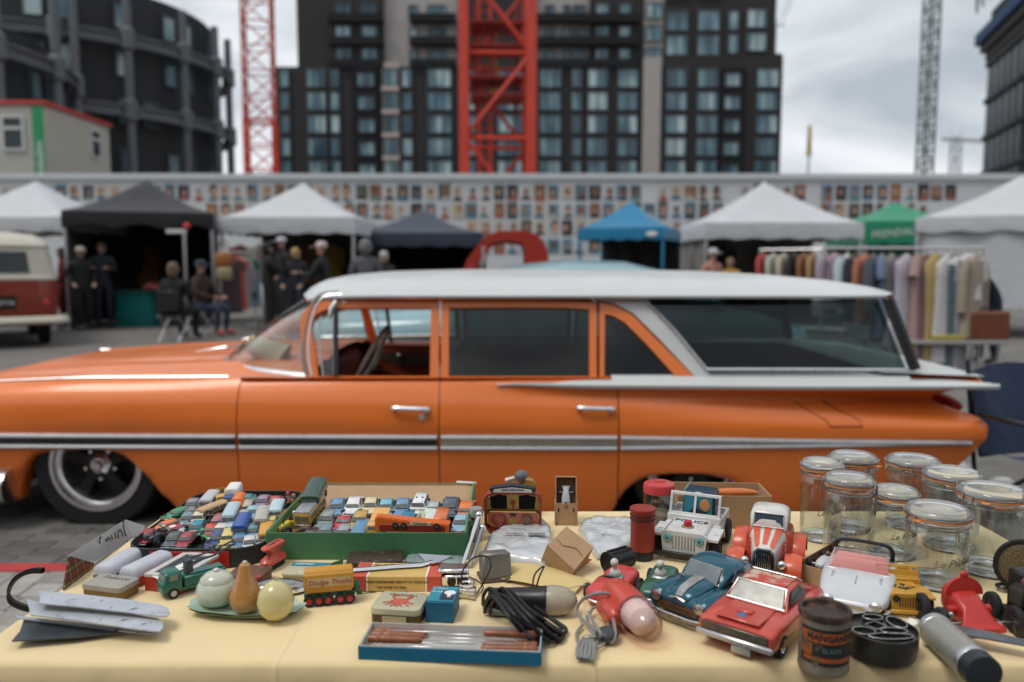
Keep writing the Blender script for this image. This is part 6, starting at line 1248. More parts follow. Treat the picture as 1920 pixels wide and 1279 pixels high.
# yellow lettered trailer
f,r_=T(565,1140),T(664,1131);d_=(r_-f).normalized();L_=(r_-f).length;t=thing('toy_trailer','yellow lettered toy trailer on green chassis with red wheels','toy trailer',f+Vector((0,.017,0)),math.atan2(d_.y,d_.x));ty=paint('trailer_yellow',(.58,.28,.03),.4)
b=B();b.loft([[(.001+e,-.017+k,z),(L_-.004-e,-.017+k,z),(L_-.004-e,.017-k,z),(.001+e,.017-k,z)] for z,e,k in ((.024,.004,.003),(.03,0,0),(.055,0,0),(.056,.001,.001))]);b.loft([[(.003,-.015,.056),(L_-.006,-.015,.056),(L_-.006,.015,.056),(.003,.015,.056)],[(.003,-.012,.0605),(L_-.006,-.012,.0605),(L_-.006,.012,.0605),(.003,.012,.0605)]])
for i in range(20):b.box((.006+i*(L_-.016)/19,-.0172,.0275),(.002,.002,.006),0)
O('body',b,ty,t);b=B();b.box((L_*.5,-.0176,.042),(L_*.82,.001,.014));O('panel',b,mat('trailer_panel',(.55,.42,.25),.5),t);letter('Dodge Trucks',.0125,mat('trailer_red',(.45,.07,.03),.5),t,(L_*.5,-.0186,.042),(1,0,0),(0,0,1),shear=.3)
b=B();b.box((L_*.5,0,.018),(L_*.98,.026,.007),0,.001);b.box((L_+.002,0,.024),(.01,.02,.014),0,.001);b.box((L_+.006,0,.012),(.01,.01,.006),0,.001);b.tube([(L_+.008,-.005,.011),(L_+.035,0,.009),(L_+.008,.005,.011)],.0008,5);O('chassis',b,paint('chassis_green',(.01,.10,.055),.45),t)
rw=mat('wheel_red',(.48,.04,.03),.5)
for x in (.011,.030,.049,.073,.092):
    for s in (-1,1):twheel(t,x*L_/.105,s*.0155,.0095,.0095,.006,rw)
# door guard carton
ce,yaw,w,d=QF((661,1081),(826,1082),(651,1055),.027);t=thing('long_carton','long yellow and red carton lettered for a gasoline door guard','carton',ce,yaw);yc=mat('carton_yellow',(.60,.40,.13),.7,var=.1,scale=30,spots=((.42,.3,.14),.25,50));rc=mat('carton_red',(.55,.09,.05),.7,var=.1)
b=B();b.box((0,0,.0135),(w,d,.027),0,.0008);O('carton',b,yc,t)
for s in (-1,1):b=B();b.box((s*(w/2-.012),0,.0135),(.0255,d+.0012,.0282),0,.0006);O('red_end',b,rc,t);b=B();b.box((s*(w/2-.026),0,.0135),(.003,d+.0009,.0279));O('white_line',b,white_print,t)
ink=mat('carton_ink',(.09,.055,.03),.7);letter('GASOLINE DOOR GUARD',.0105,ink,t,(.0,d*.33,.0275),(1,0,0),(0,1,0),spacing=1.25);letter('• ADDS STREAMLINED BEAUTY TO YOUR CAR',.0056,ink,t,(.0,-d/2-.0005,.017),(1,0,0),(0,0,1),bold=.015);letter('• NO HOLES TO DRILL',.0056,ink,t,(-.01,-d/2-.0005,.007),(1,0,0),(0,0,1),bold=.015)
# chrome guard on the carton
ce_=T(720,1066,.03);t=thing('chrome_door_guard','shiny chrome door guard trim lying on the yellow carton','trim',T(610,1073,.03));o0=Vector(t.location);pth=[(608,1072),(625,1072),(680,1068),(740,1063),(790,1060),(812,1054)]
b=B();P=[T(x,y,.031)-o0 for x,y in pth];b.loft([[p+Vector((0,dy,dz)) for dy,dz in ((-.006,0),(-.004,.003),(.003,.004),(.007,.001))] for p in P],closed=False);O('bar',b,chrome,t,smooth=60)
sheet([T(606,1073,.031)-o0,T(625,1056,.033)-o0,at_y(644,1050,T(625,1056).y+.01)-o0,T(643,1063,.031)-o0,T(630,1066,.031)-o0],(0,0,.002),'hook',chrome,t);sheet([T(800,1058,.031)-o0,T(784,1040,.035)-o0,T(848,1044,.034)-o0,T(828,1054,.031)-o0,T(812,1058,.031)-o0],(0,0,.002),'flared_end',chrome,t)
tin('narrow dark brown tin against the front of the green box',(648,1056),(754,1052),(652,1034),.024,mat('tin_dark',(.05,.035,.02),.5,.3,.3,40,spots=((.22,.15,.04),.4,60)),mat('tin_dark_side',(.28,.15,.035),.5,.3,.3,40),.004)
t,w,d=tin('flat grey teal tin behind the yellow carton',(757,1052),(864,1056),(768,1038),.012,mat('tin_teal',(.26,.34,.33),.45,.2,.15,40,spots=((.1,.14,.14),.3,70)),mat('tin_teal_side',(.12,.13,.12),.5,.4),.008);letter('FISHER QUALITY',.008,ink,t,(.01,0,.0124),(1,0,0),(0,1,0))
t,w,d=tin('pale tin with red crab picture at the table front',(692,1140),(786,1146),(707,1106),.028,mat('tin_pale',(.48,.44,.30),.45,.15,.12,50,spots=((.2,.16,.1),.2,90)),mat('tin_pale_side',(.09,.065,.04),.45,.5,.3),.011)
rp=mat('crab_red',(.52,.10,.06),.55);b=B();b.sph((0,-.004,.0284),(.016,.011,.0006),16,4)
for s in (-1,1):
    for k in range(4):a=R(20+k*28);b.tube([(s*.012*math.cos(a),-.004-.010*math.sin(a),.0286),(s*.027*math.cos(a*.9),-.006-.020*math.sin(a),.0286)],.0011,4)
    b.tube([(s*.01,.004,.0286),(s*.017,.014,.0286),(s*.009,.019,.0286)],.0018,4);b.sph((s*.008,.019,.0286),(.0045,.003,.0006),8,4)
O('crab_print',b,rp,t);letter('CRABSHELL',.0095,mat('tin_ink',(.17,.12,.08),.6),t,(0,.021,.0286),(1,0,0),(0,1,0));b=B();b.box((0,-d/2-.0004,.009),(.04,.0012,.014));O('paper_label',b,mat('label_buff',(.42,.34,.2),.7),t)
ce,yaw,w,d=QF((798,1129),(850,1131),(804,1100),.034);t=thing('bulb_carton','blue bulb carton beside the crab tin','carton',ce,yaw);bl=mat('carton_blue',(.01,.105,.20),.55,var=.1);b=B();b.box((0,0,.017),(w,d,.034),0,.0008);O('carton',b,bl,t);b=B();b.box((-.0,.002,.0345),(w*.97,d*.95,.001));O('top_panel',b,mat('carton_teal',(.03,.24,.32),.55),t);b=B();b.box((w*.2,-.004,.0352),(w*.5,d*.6,.0006));O('dark_panel',b,mat('carton_navy',(.03,.035,.055),.6),t)
b=B();b.sph((w*.25,.006,.0358),(.010,.009,.0006),14,4);b.box((w*.25,-.006,.0358),(.006,.012,.001));O('bulb_print',b,white_print,t);letter('2 WAY',.008,white_print,t,(-w*.15,d*.33,.0358),(1,0,0),(0,1,0));letter('BULB',.008,white_print,t,(-w*.22,d*.13,.0358),(1,0,0),(0,1,0))
# ---- skewers in a blue tray
ce,yaw,w,d=QF((672,1212),(1014,1224),(680,1167),.020);t=thing('skewer_tray','blue and white cardboard tray holding skewers at the table front','tray',ce,yaw);bt=mat('tray_blue',(.01,.15,.26),.5,var=.08);wc=mat('tray_white',(.58,.55,.50),.7)
for nm,c,s_ in (('front_wall',(0,-d/2,.010),(w,.0015,.020)),('back_wall',(0,d/2,.010),(w,.0015,.020)),('end_wall',(-w/2,0,.010),(.0015,d,.020)),('end_wall',(w/2,0,.010),(.0015,d,.020))):
    b=B();b.box(c,s_,0,.0004);k=Vector(c);k -= Vector((c[0],c[1],0)).normalized()*.0016;b.box(k,(s_[0]-.003 if s_[0]>.1 else .0012,s_[1]-.003 if s_[1]>.01 else .0012,.0225),1);O(nm,b,[bt,wc],t)
b=B();b.box((0,0,.001),(w-.002,d-.002,.002));O('floor',b,wc,t)
wood=mat('skewer_wood',(.26,.085,.035),.45,var=.35,scale=60,coat=.3);steel=mat('skewer_steel',(.62,.63,.65),.25,.9,.1)
for i in range(7):
    y=-d/2+.009+i*(d-.018)/6;fl=1 if i % 2 else-1;zz=.010+.004*(i % 3)
    s=thing('skewer','%s wooden handled skewer from the front of the blue tray' % ('first','second','third','fourth','fifth','sixth','seventh')[i],'skewer',ce+Vector((0,0,zz)),yaw+R((-1.5,1,-.5,.8,-1,.6,0)[i]),'skewers in the blue tray')
    b=B();X=Matrix.Translation((0,y,0)) @ Matrix.Rotation(R(90*fl),4,'Y');b.lathe([(.003,.045),(.0055,.05),(.005,.07),(.0062,.10),(.0068,.105),(.0055,.109),(.007,.113),(.0055,.117),(.0068,.122),(.0055,.128),(.006,w*.46),(.004,w*.475)],12,0,X);O('handle',b,wood,s)
    b=B();b.box((-fl*.03,y,0),(w*.5,.0028,.0014),0,.0004);O('blade',b,steel,s)
# ---- loose shiny bits, cords
t=thing('chrome_clamp','shiny chrome clamp block beside the yellow carton','car part',T(853,1100),R(4));b=B();b.box((0,.01,.012),(.052,.03,.022),0,.003);b.box((-.002,.012,.029),(.056,.032,.009),0,.003);O('block',b,chrome,t);b=B();b.lathe([(.008,0),(.008,.004)],14,X=Matrix.Translation((-.006,-.006,.012)) @ Matrix.Rotation(R(90),4,'X'));b.box((.014,-.006,.012),(.02,.003,.012));O('socket',b,black_plastic,t)
t=thing('chrome_clamp','smaller chrome switch with springs beside the bulb carton','car part',T(874,1120),R(-12));b=B();b.box((0,.006,.010),(.03,.02,.012),0,.002);b.tube(arc((0,.006),.012,0,360,16,.022),.002,6);b.cyl((.01,-.006,.004),(.018,-.012,.006),.003,n=8);b.cyl((-.01,-.006,.003),(-.012,-.014,.003),.003,n=8);O('switch',b,chrome,t);b=B();b.box((0,.004,.003),(.036,.026,.005),0,.001);O('base',b,mat('switch_cream',(.5,.40,.2),.5),t)
ce,yaw,w,d=QF((907,1052),(955,1042),(905,1046),.05);t=thing('transformer','worn grey metal transformer box with wires','transformer',T(932,1090),R(14));tm=mat('transformer_grey',(.22,.21,.19),.5,.5,.25,30,spots=((.08,.07,.06),.3,60));b=B();b.box((0,.018,.026),(.054,.04,.048),0,.004,X=Matrix.Rotation(R(-12),4,'X'));O('case',b,tm,t);b=B();b.box((0,.0,.026),(.05,.002,.038),X=Matrix.Rotation(R(-12),4,'X'));O('face_plate',b,mat('plate_grey',(.32,.31,.28),.45,.4),t);b=B();b.box((0,.018,.003),(.06,.05,.006),0,.001);b.sph((.018,-.01,.006),.006,10,6);O('base',b,mat('transformer_base',(.10,.08,.06),.6),t)
def cable(label,pts,r,m,n=5,closed=False,cat='cable',group=None,sm=5):
    P=spline(pts,sm);c=sum(P,Vector())/len(P);b=B();b.tube([p-c for p in P],r,n,closed=closed);return tag(O('cable',b,m,None,c),label,cat,group)
blk=mat('cable_black',(.012,.012,.013),.55);gry=mat('cable_grey',(.24,.235,.23),.5)
cable('thin black wire looping over the grey transformer',[T(866,1105,.01),T(868,1070,.05),T(890,1045,.06),T(915,1045,.06),T(920,1065,.05),T(905,1095,.01),T(890,1120,.003)],.0016,blk)
cable('short black wire beside the chrome switch',[T(880,1082,.02),T(896,1090,.018),T(906,1100,.012),T(902,1112,.003)],.0013,blk)
# chrome rods leaning on the green box
for i,(a,c,lab) in enumerate((((898,966,.075),(866,1062,.006),'longer chrome rod leaning beside the green box'),((905,990,.06),(880,1060,.006),'shorter dark chrome rod leaning beside the tin dashboard toy'))):
    t=thing('chrome_rod',lab,'rod',T(*c));o0=Vector(t.location);A_,C_=at_y(a[0],a[1],1.60+.02*i)-o0,T(*c)-o0;b=B();b.cyl(A_,C_,.0042,n=12);O('rod',b,chrome if i==0 else dull_steel,t);b=B();b.sph(A_,.008,12,8);O('end',b,chrome,t)
p=T(893,1012);t=thing('metal_fitting','pale grey metal cylinder knob between green box and dashboard toy','car part',p);b=B();b.lathe([(.012,0),(.012,.03),(.008,.032),(.008,.05),(.014,.052),(.0145,.066),(.013,.07),(.002,.0705)],20);O('knob',b,mat('knob_grey',(.45,.45,.43),.4,.4),t)
# ---- tin dashboard toy
p=T(962,1000);t=thing('dashboard_toy','red and gold tinplate dashboard toy with two dark windows','toy',p,R(-2));RXm=Matrix.Rotation(R(14),4,'X');w,h=.125,.100
def dsh(name,b,m):return O(name,b,m,t,X=RXm.copy())
gold=mat('dash_gold',(.44,.29,.06),.4,.2,.25,40,spots=((.12,.08,.03),.3,60));redt=mat('dash_red',(.34,.035,.025),.4,.2,.2,40);cor=mat('dash_coral',(.60,.17,.11),.45,.1,.15,40)
of=[(x,0,z+h/2) for x,z in rrect(w,h,.022,6)];inn=[(x,0,z+h/2) for x,z in rrect(w-.008,h-.008,.019,6)]
b=B();b.ring(of,inn,(0,.018,0));dsh('rim',b,redt);b=B();b.poly([(x,.010,z+h/2) for x,z in rrect(w-.007,h-.007,.019,6)],(0,.004,0));dsh('back_plate',b,gold)
for s in (-1,1):
    b=B();b.poly([(s*.013,.0085,.056),(s*.047,.0085,.056),(s*.049,.0085,.084),(s*.030,.0085,.09),(s*.013,.0085,.087)],(0,.002,0));dsh('window',b,mat('dash_window',(.006,.006,.006),.7,spec=.2));b=B();b.sph((s*.053,.008,.088),(.004,.003,.004),10,6);dsh('rivet',b,dull_steel)
b=B();b.poly([(x*1.0,.004,z) for x,z in ((-.05,.05),(.05,.05),(.055,.044),(.055,.026),(.045,.017),(.0,.011),(-.045,.017),(-.055,.026),(-.055,.044))],(0,.007,0));dsh('dashboard',b,cor);b=B();b.tube([(x,.004,z) for x,z in ((-.05,.051),(.05,.051),(.056,.045),(.056,.025),(.045,.016),(.0,.010),(-.045,.016),(-.056,.025),(-.056,.045))],.0015,6,closed=True);dsh('gold_edge',b,mat('dash_brass',(.6,.42,.15),.3,.8))
b=B();b.tube([(-.030+.014*math.cos(a),.002,.033+.014*math.sin(a)) for a in [i*math.pi/10 for i in range(20)]],.002,6,closed=True);dsh('dial',b,redt);b=B();b.lathe([(.012,0),(.011,.006),(.001,.008)],18,X=Matrix.Translation((.030,.004,.033)) @ Matrix.Rotation(R(90),4,'X'));dsh('knob',b,mat('dash_bronze',(.25,.13,.08),.4,.6));b=B();b.lathe([(.011,0),(.009,.002),(.0005,.001)],16,X=Matrix.Translation((0,.004,.024)) @ Matrix.Rotation(R(90),4,'X'));b.box((0,.003,.044),(.012,.003,.005),1);dsh('badge',b,[gold,black_plastic])
b=B();b.poly([(-.045,-.001,.001+h),(.045,-.001,.001+h),(.050,-.001,.006+h),(.046,-.001,.012+h),(.0,-.001,.019+h),(-.046,-.001,.012+h),(-.050,-.001,.006+h)],(0,.012,0));dsh('header',b,black_plastic);b=B();b.poly([(-.042,-.002,.002+h),(.042,-.002,.002+h),(.040,-.002,.009+h),(.0,-.002,.014+h),(-.040,-.002,.009+h)],(0,.001,0));hb_=dsh('header_label',b,white_print)
link('lettering',text_mesh('SAFE DRIVING',.0075,black_print),t,X=RXm @ frame_X((0,-.0025,h+.0085),(1,0,0),(0,0,1)));b=B();b.lathe([(.006,0),(.005,.003),(.0005,.004)],12,X=Matrix.Translation((0,.010,.07)) @ Matrix.Rotation(R(90),4,'X'));b.box((0,.009,.064),(.004,.003,.014));dsh('red_jewel',b,redt)
b=B();b.box((0,.028,.03),(.11,.05,.06),0,.004);O('housing',b,redt,t)
p=T(975,985);t=thing('bulb_horn','grey rubber bulb horn lying behind the dashboard toy','horn',p+Vector((0,.07,0)));tz_=at_y(980,888,p.y+.07).z-TZ;b=B();b.sph((.004,0,tz_-.006),(.017,.017,.014),16,10);b.cyl((.004,0,0),(.004,0,tz_-.015),.008,.006,10);O('bulb',b,mat('horn_grey',(.12,.125,.135),.5,var=.2),t);b=B();b.tube([(-.03,.005,tz_-.02),(-.012,.0,tz_-.012),(.0,0,tz_-.012)],[.010,.007,.006],10);b.tube([(.012,-.008,tz_-.013),(.026,-.008,tz_-.018),(.034,-.004,tz_-.028)],[.008,.009,.006],10,1);O('tubes',b,[mat('horn_tube',(.38,.34,.27),.4,.5),mat('horn_brass',(.46,.27,.08),.4,.5)],t)
# ---- clear plastic bags with printed sheets
def pbag(label,outline,h,seed,mname):
    P=[T(*q) for q in outline];c=sum(P,Vector())/len(P);b=B();rings=[];dense=[]
    for i in range(len(P)):
        a_,c_=P[i],P[(i+1) % len(P)];dense += [a_.lerp(c_,k/14) for k in range(14)]
    for s,z in ((1,.001),(1,h*.3),(.97,h*.6),(.92,h*.8),(.86,h*.9),(.78,h*.96),(.7,h),(.62,h),(.54,h),(.46,h),(.38,h),(.3,h),(.22,h),(.14,h),(.02,h)):
        rings.append([Vector(((p.x-c.x)*s,(p.y-c.y)*s,max(.001,z*(1+.2*noise.noise(((p.x-c.x)*30*s+seed,(p.y-c.y)*30*s,z*9))-.16*abs(noise.noise(((p.x-c.x)*75*s,(p.y-c.y)*75*s+seed,2))))))) for p in dense])
    b.loft(rings);t=thing('plastic_bag',label,'bag',c);O('contents',b,mat(mname,(.66,.67,.68),.4,var=.08,scale=25),t,smooth=60)
    b=B();b.loft([[Vector((p.x*1.02,p.y*1.02,p.z+.0015+.003*abs(noise.noise((p.x*60,p.y*60,seed))))) for p in r] for r in rings]);O('film',b,clear_glass('bag_film',(.96,.965,.97),.15,1.2),t,smooth=60);return t,c
t,c=pbag('crumpled clear bag of white printed sheets before the dashboard toy',[(905,1052),(920,1010),(945,997),(1020,985),(1032,1000),(1035,1022),(1050,1062),(1035,1070),(990,1062)],.022,3,'bag_paper');letter('CINEMA',.010,black_print,t,(-.03,.01,.0265),(1,.02,0),(0,1,.1));letter('EXPERIMENTAL',.007,black_print,t,(-.03,-.002,.0262),(1,.02,0),(0,1,.1));b=B();b.box((.016,.008,.0262),(.035,.016,.001));O('print',b,mat('bag_print',(.2,.2,.2),.6,var=.6,scale=120),t)
t,c=pbag('flat clear bag of papers before the red canister',[(1085,1000),(1095,985),(1120,978),(1195,984),(1192,1022),(1160,1046),(1120,1050),(1105,1030)],.020,11,'bag_paper_teal');b=B();b.box((.015,-.02,.010),(.07,.03,.014),0,.003);O('teal_card',b,mat('bag_teal',(.07,.13,.15),.5,var=.4,scale=60),t)
# ---- brown cartons
def carton_box(name,label,M0,w,d,h,th=.0018,flaps=(),m=None,mi=None):
    t=thing(name,label,'box',X=M0);m=m or cardb;mi=mi or card_in
    for nm,c,s in (('wall',(0,-d/2,h/2),(w,th,h)),('wall',(0,d/2,h/2),(w,th,h)),('wall',(-w/2,0,h/2),(th,d-th,h)),('wall',(w/2,0,h/2),(th,d-th,h)),('base',(0,0,th/2),(w-th,d-th,th))):
        b=B();b.box(c,s,0,.0003);k=Vector((0 if abs(c[0])<1e-6 else-math.copysign(th*.6,c[0]),0 if abs(c[1])<1e-6 else-math.copysign(th*.6,c[1]),th*.6 if nm=='base' else 0));b.box(Vector(c)+k,tuple(max(.0004,q-.0012) if q>th*1.5 else .0006 for q in s),1);O(nm,b,[m,mi],t)
    return t
def small_racer(label,M0,s=1.,col=(.5,.52,.56)):
    m=mat('racer_grey_%.2f' % col[0],col,.35,.2,.1);t=thing('toy_racing_car',label,'toy car',X=M0);b=B();b.sup([(-.04,.006,.010,.006),(-.03,.005,.016,.009),(-.01,.004,.018,.0105),(.015,.004,.016,.0095),(.03,.005,.012,.006),(.037,.006,.009,.008),(.04,.006,.008,.010)],16,3);O('body',b,m,t)
    b=B();b.sph((-.002,0,.017),(.007,.005,.004),12,6);O('cockpit',b,dark_void,t);b=B();b.sph((-.004,0,.021),.0042,12,8);O('driver_head',b,mat('driver_brown',(.22,.09,.06),.5),t)
    for x in (-.028,.026):
        b=B();b.cyl((x,-.018,.007),(x,.018,.007),.001,n=6);O('axle',b,dull_steel,t)
        for y in (-.019,.019):twheel(t,x,y,.0075,.0075,.006,silver)
    return t
p=T(1062,984);h1=at_y(1062,944,p.y).z-TZ;h2=at_y(1062,895,p.y+.01).z-TZ
t=carton_box('small_carton','narrow brown carton standing upright behind plastic bags',Matrix.Translation((p.x,p.y+.016,TZ)) @ Matrix.Rotation(R(-3),4,'Z'),.050,.032,h1)
for s in (-1,1):b=B();b.cyl((s*.017,-.0172,h1*.62),(s*.017,-.0172,h1*.78),.0016,n=6);O('slot',b,dark_void,t)
X=Matrix.Translation((p.x,p.y+.022,TZ+h1*.62)) @ Matrix.Rotation(R(-3),4,'Z') @ Matrix.Rotation(R(78),4,'X');t=carton_box('carton_tray','inner brown tray leaning up inside the narrow standing carton',X,.046,(h2-h1*.62)*1.9,.022)
small_racer('grey toy racing car held in the narrow standing carton',X @ Matrix.Translation((0,.012,.003)) @ Matrix.Rotation(R(90),4,'Z'))
ce,yaw,w,d=QF((1491,1058),(1552,1075),(1508,1010),.03);M0=Matrix.Translation(ce) @ Matrix.Rotation(yaw,4,'Z');carton_box('small_carton','open brown carton holding a white racer beside the orange hot rod',M0,w*.92,d,.034);small_racer('white toy racing car in the open brown carton',M0 @ Matrix.Translation((0,0,.018)) @ Matrix.Rotation(R(90),4,'Z') @ Matrix.Scale(1.1,4),col=(.6,.6,.62))
# tipped open kraft cube
cc=T(1078,1066);M0=Matrix.Translation((cc.x,cc.y+.02,TZ+.002)) @ Matrix.Rotation(R(20),4,'Z');A4=[at_y(x,y,Y) for x,y,Y in ((1026,1022,1.47),(1062,987,1.52),(1113,1026,1.49),(1077,1069,1.435))]
t=thing('kraft_box','tipped open kraft cardboard box balanced on its corner','box',cc);o0=Vector(t.location);A4=[a-o0 for a in A4];nb=(A4[1]-A4[0]).cross(A4[3]-A4[0]).normalized();nb=nb if nb.y>0 else-nb;dp=nb*.055
sheet(A4,nb*.001,'bottom',cardb,t)
for i in range(4):
    a_,c_=A4[i],A4[(i+1) % 4];sheet([a_,c_,c_+dp,a_+dp],(sum(A4,Vector())/4-(a_+c_)/2).normalized()*.001,'wall',cardb,t)
b=B();cq=sum(A4,Vector())/4-nb*.0009;ex,ey=(A4[2]-A4[1]).normalized(),(A4[1]-A4[0]).normalized();b.tube([cq+ex*x+ey*y for x,y in ((-.028,-.006),(-.012,-.010),(-.002,-.002),(.010,.005),(.028,.0))],.0007,4);O('tuck_seam',b,mat('seam_brown',(.2,.12,.06),.9),t)
sheet([A4[1]+dp,A4[0]+dp,A4[0]+dp*1.5+Vector((-.004,0,.012)),A4[1]+dp*1.4+Vector((.006,0,.03))],nb*.001,'flap',card_in,t);sheet([A4[2]+dp,A4[1].lerp(A4[2],.55)+dp,A4[1].lerp(A4[2],.6)+dp*1.1+Vector((.012,0,.006)),A4[2]+dp*1.05+Vector((.014,0,.012))],nb*.001,'orange_flap',mat('flap_orange',(.55,.12,.04),.6),t)
# big carton with odds and ends
p=T(1345,1000);ce=Vector((at_y(1345,960,1.80).x,1.785,TZ));t=carton_box('large_carton','large open brown carton of odds and ends behind police jeep',Matrix.Translation(ce) @ Matrix.Rotation(R(-3),4,'Z'),.205,.11,.074,.003,m=mat('carton_tan',(.36,.23,.12),.85,var=.1,scale=20,bump=.1),mi=kraft)
b=B();b.sph((.03,0,.066),(.06,.012,.010),14,6);tag(O('orange_float',b,paint('float_orange',(.6,.17,.04)),None,ce),'orange fish shaped piece in the large brown carton','toy');b=B();b.sph((-.035,.01,.068),(.02,.012,.009),12,6);tag(O('white_float',b,white_print,None,ce),'white rounded piece in the large brown carton','toy');b=B();b.poly([(-.085,0,.06),(-.06,0,.06),(-.065,0,.09),(-.072,0,.082)],(0,.01,0));tag(O('grey_wedge',b,mat('wedge_grey',(.2,.26,.25),.5),None,ce),'grey green wedge sticking out of the large brown carton','toy')
# ---- red canister and red lidded jar
p=T(1204,1046);hh=at_y(1204,952,p.y).z-TZ;t=thing('red_canister','dull red cylindrical canister with black base','canister',p);rr=.024;rcan=mat('canister_red',(.30,.035,.022),.5,.1,.25,40,spots=((.13,.05,.03),.3,40))
b=B();b.lathe([(rr*.9,.0),(rr*.93,.018),(rr*.9,.020)],32);O('base',b,black_plastic,t);b=B();b.lathe([(rr*.96,.018),(rr,.024),(rr,hh-.022),(rr*1.02,hh-.021),(rr*1.02,hh-.004)],32);O('body',b,rcan,t);b=B();b.lathe([(rr*1.06,hh-.006),(rr*1.10,hh-.003),(rr*1.06,hh),(rr*.6,hh+.001),(.001,hh+.001)],32);O('lid',b,rcan,t)
for z in (hh-.021,hh-.013):b=B();b.tube(arc((0,0),rr*1.025,0,360,36,z),.0015,5);O('band',b,black_plastic,t)
p=T(1236,1005);hh=at_y(1236,906,p.y).z-TZ;t=thing('red_lid_jar','clear glass jar with red cap behind the red canister','jar',p+Vector((0,.01,0)));rr=.033
b=B();b.lathe([(rr,.002),(rr,hh-.03),(rr*.95,hh-.02)],32,cap1=False);b.lathe([(rr*.9,.005),(rr*.9,hh-.03),(rr*.86,hh-.02)],32,cap1=False);O('glass',b,clear_glass('jar_thin_glass',(.90,.92,.91),.02,1.3),t);b=B();b.lathe([(rr*.85,.004),(rr*.85,.05),(rr*.5,.055),(.001,.055)],24);O('contents',b,mat('jar_contents',(.42,.34,.24),.8,var=.3,scale=60),t)
b=B();b.lathe([(rr*1.03,hh-.022),(rr*1.04,hh-.008),(rr*.98,hh-.003),(rr*.8,hh),(rr*.2,hh+.002),(.001,hh+.002)],36);O('cap',b,mat('cap_red',(.50,.045,.045),.4,var=.08,coat=.2),t);b=B();b.box((0,-rr*.1,hh+.0025),(.02,.012,.002),0,.0006);O('tab',b,MATS['cap_red'],t);letter('1000',.012,mat('jar_letter',(.5,.3,.12),.5),t,(-.012,-rr*.95,hh-.034),(1,0,0),(0,0,1))
# black cup on its side
p=T(1160,1068);t=thing('black_cup','black ribbed plastic cup lying on its side by red canister','cup',p,R(35));X=Matrix.Translation((0,0,.020)) @ Matrix.Rotation(R(90),4,'Y');b=B();b.lathe([(.0205,-.03),(.0205,-.026),(.018,-.024),(.0175,.02),(.019,.022),(.019,.028),(.015,.03)],28,0,X);b.lathe([(.0165,-.0302),(.015,-.02),(.002,-.015)],28,0,X,False,False)
for s in (-.5,.5):b.box((.0,s*.012,.038),(.05,.005,.006),0,.001)
O('cup',b,black_plastic,t)
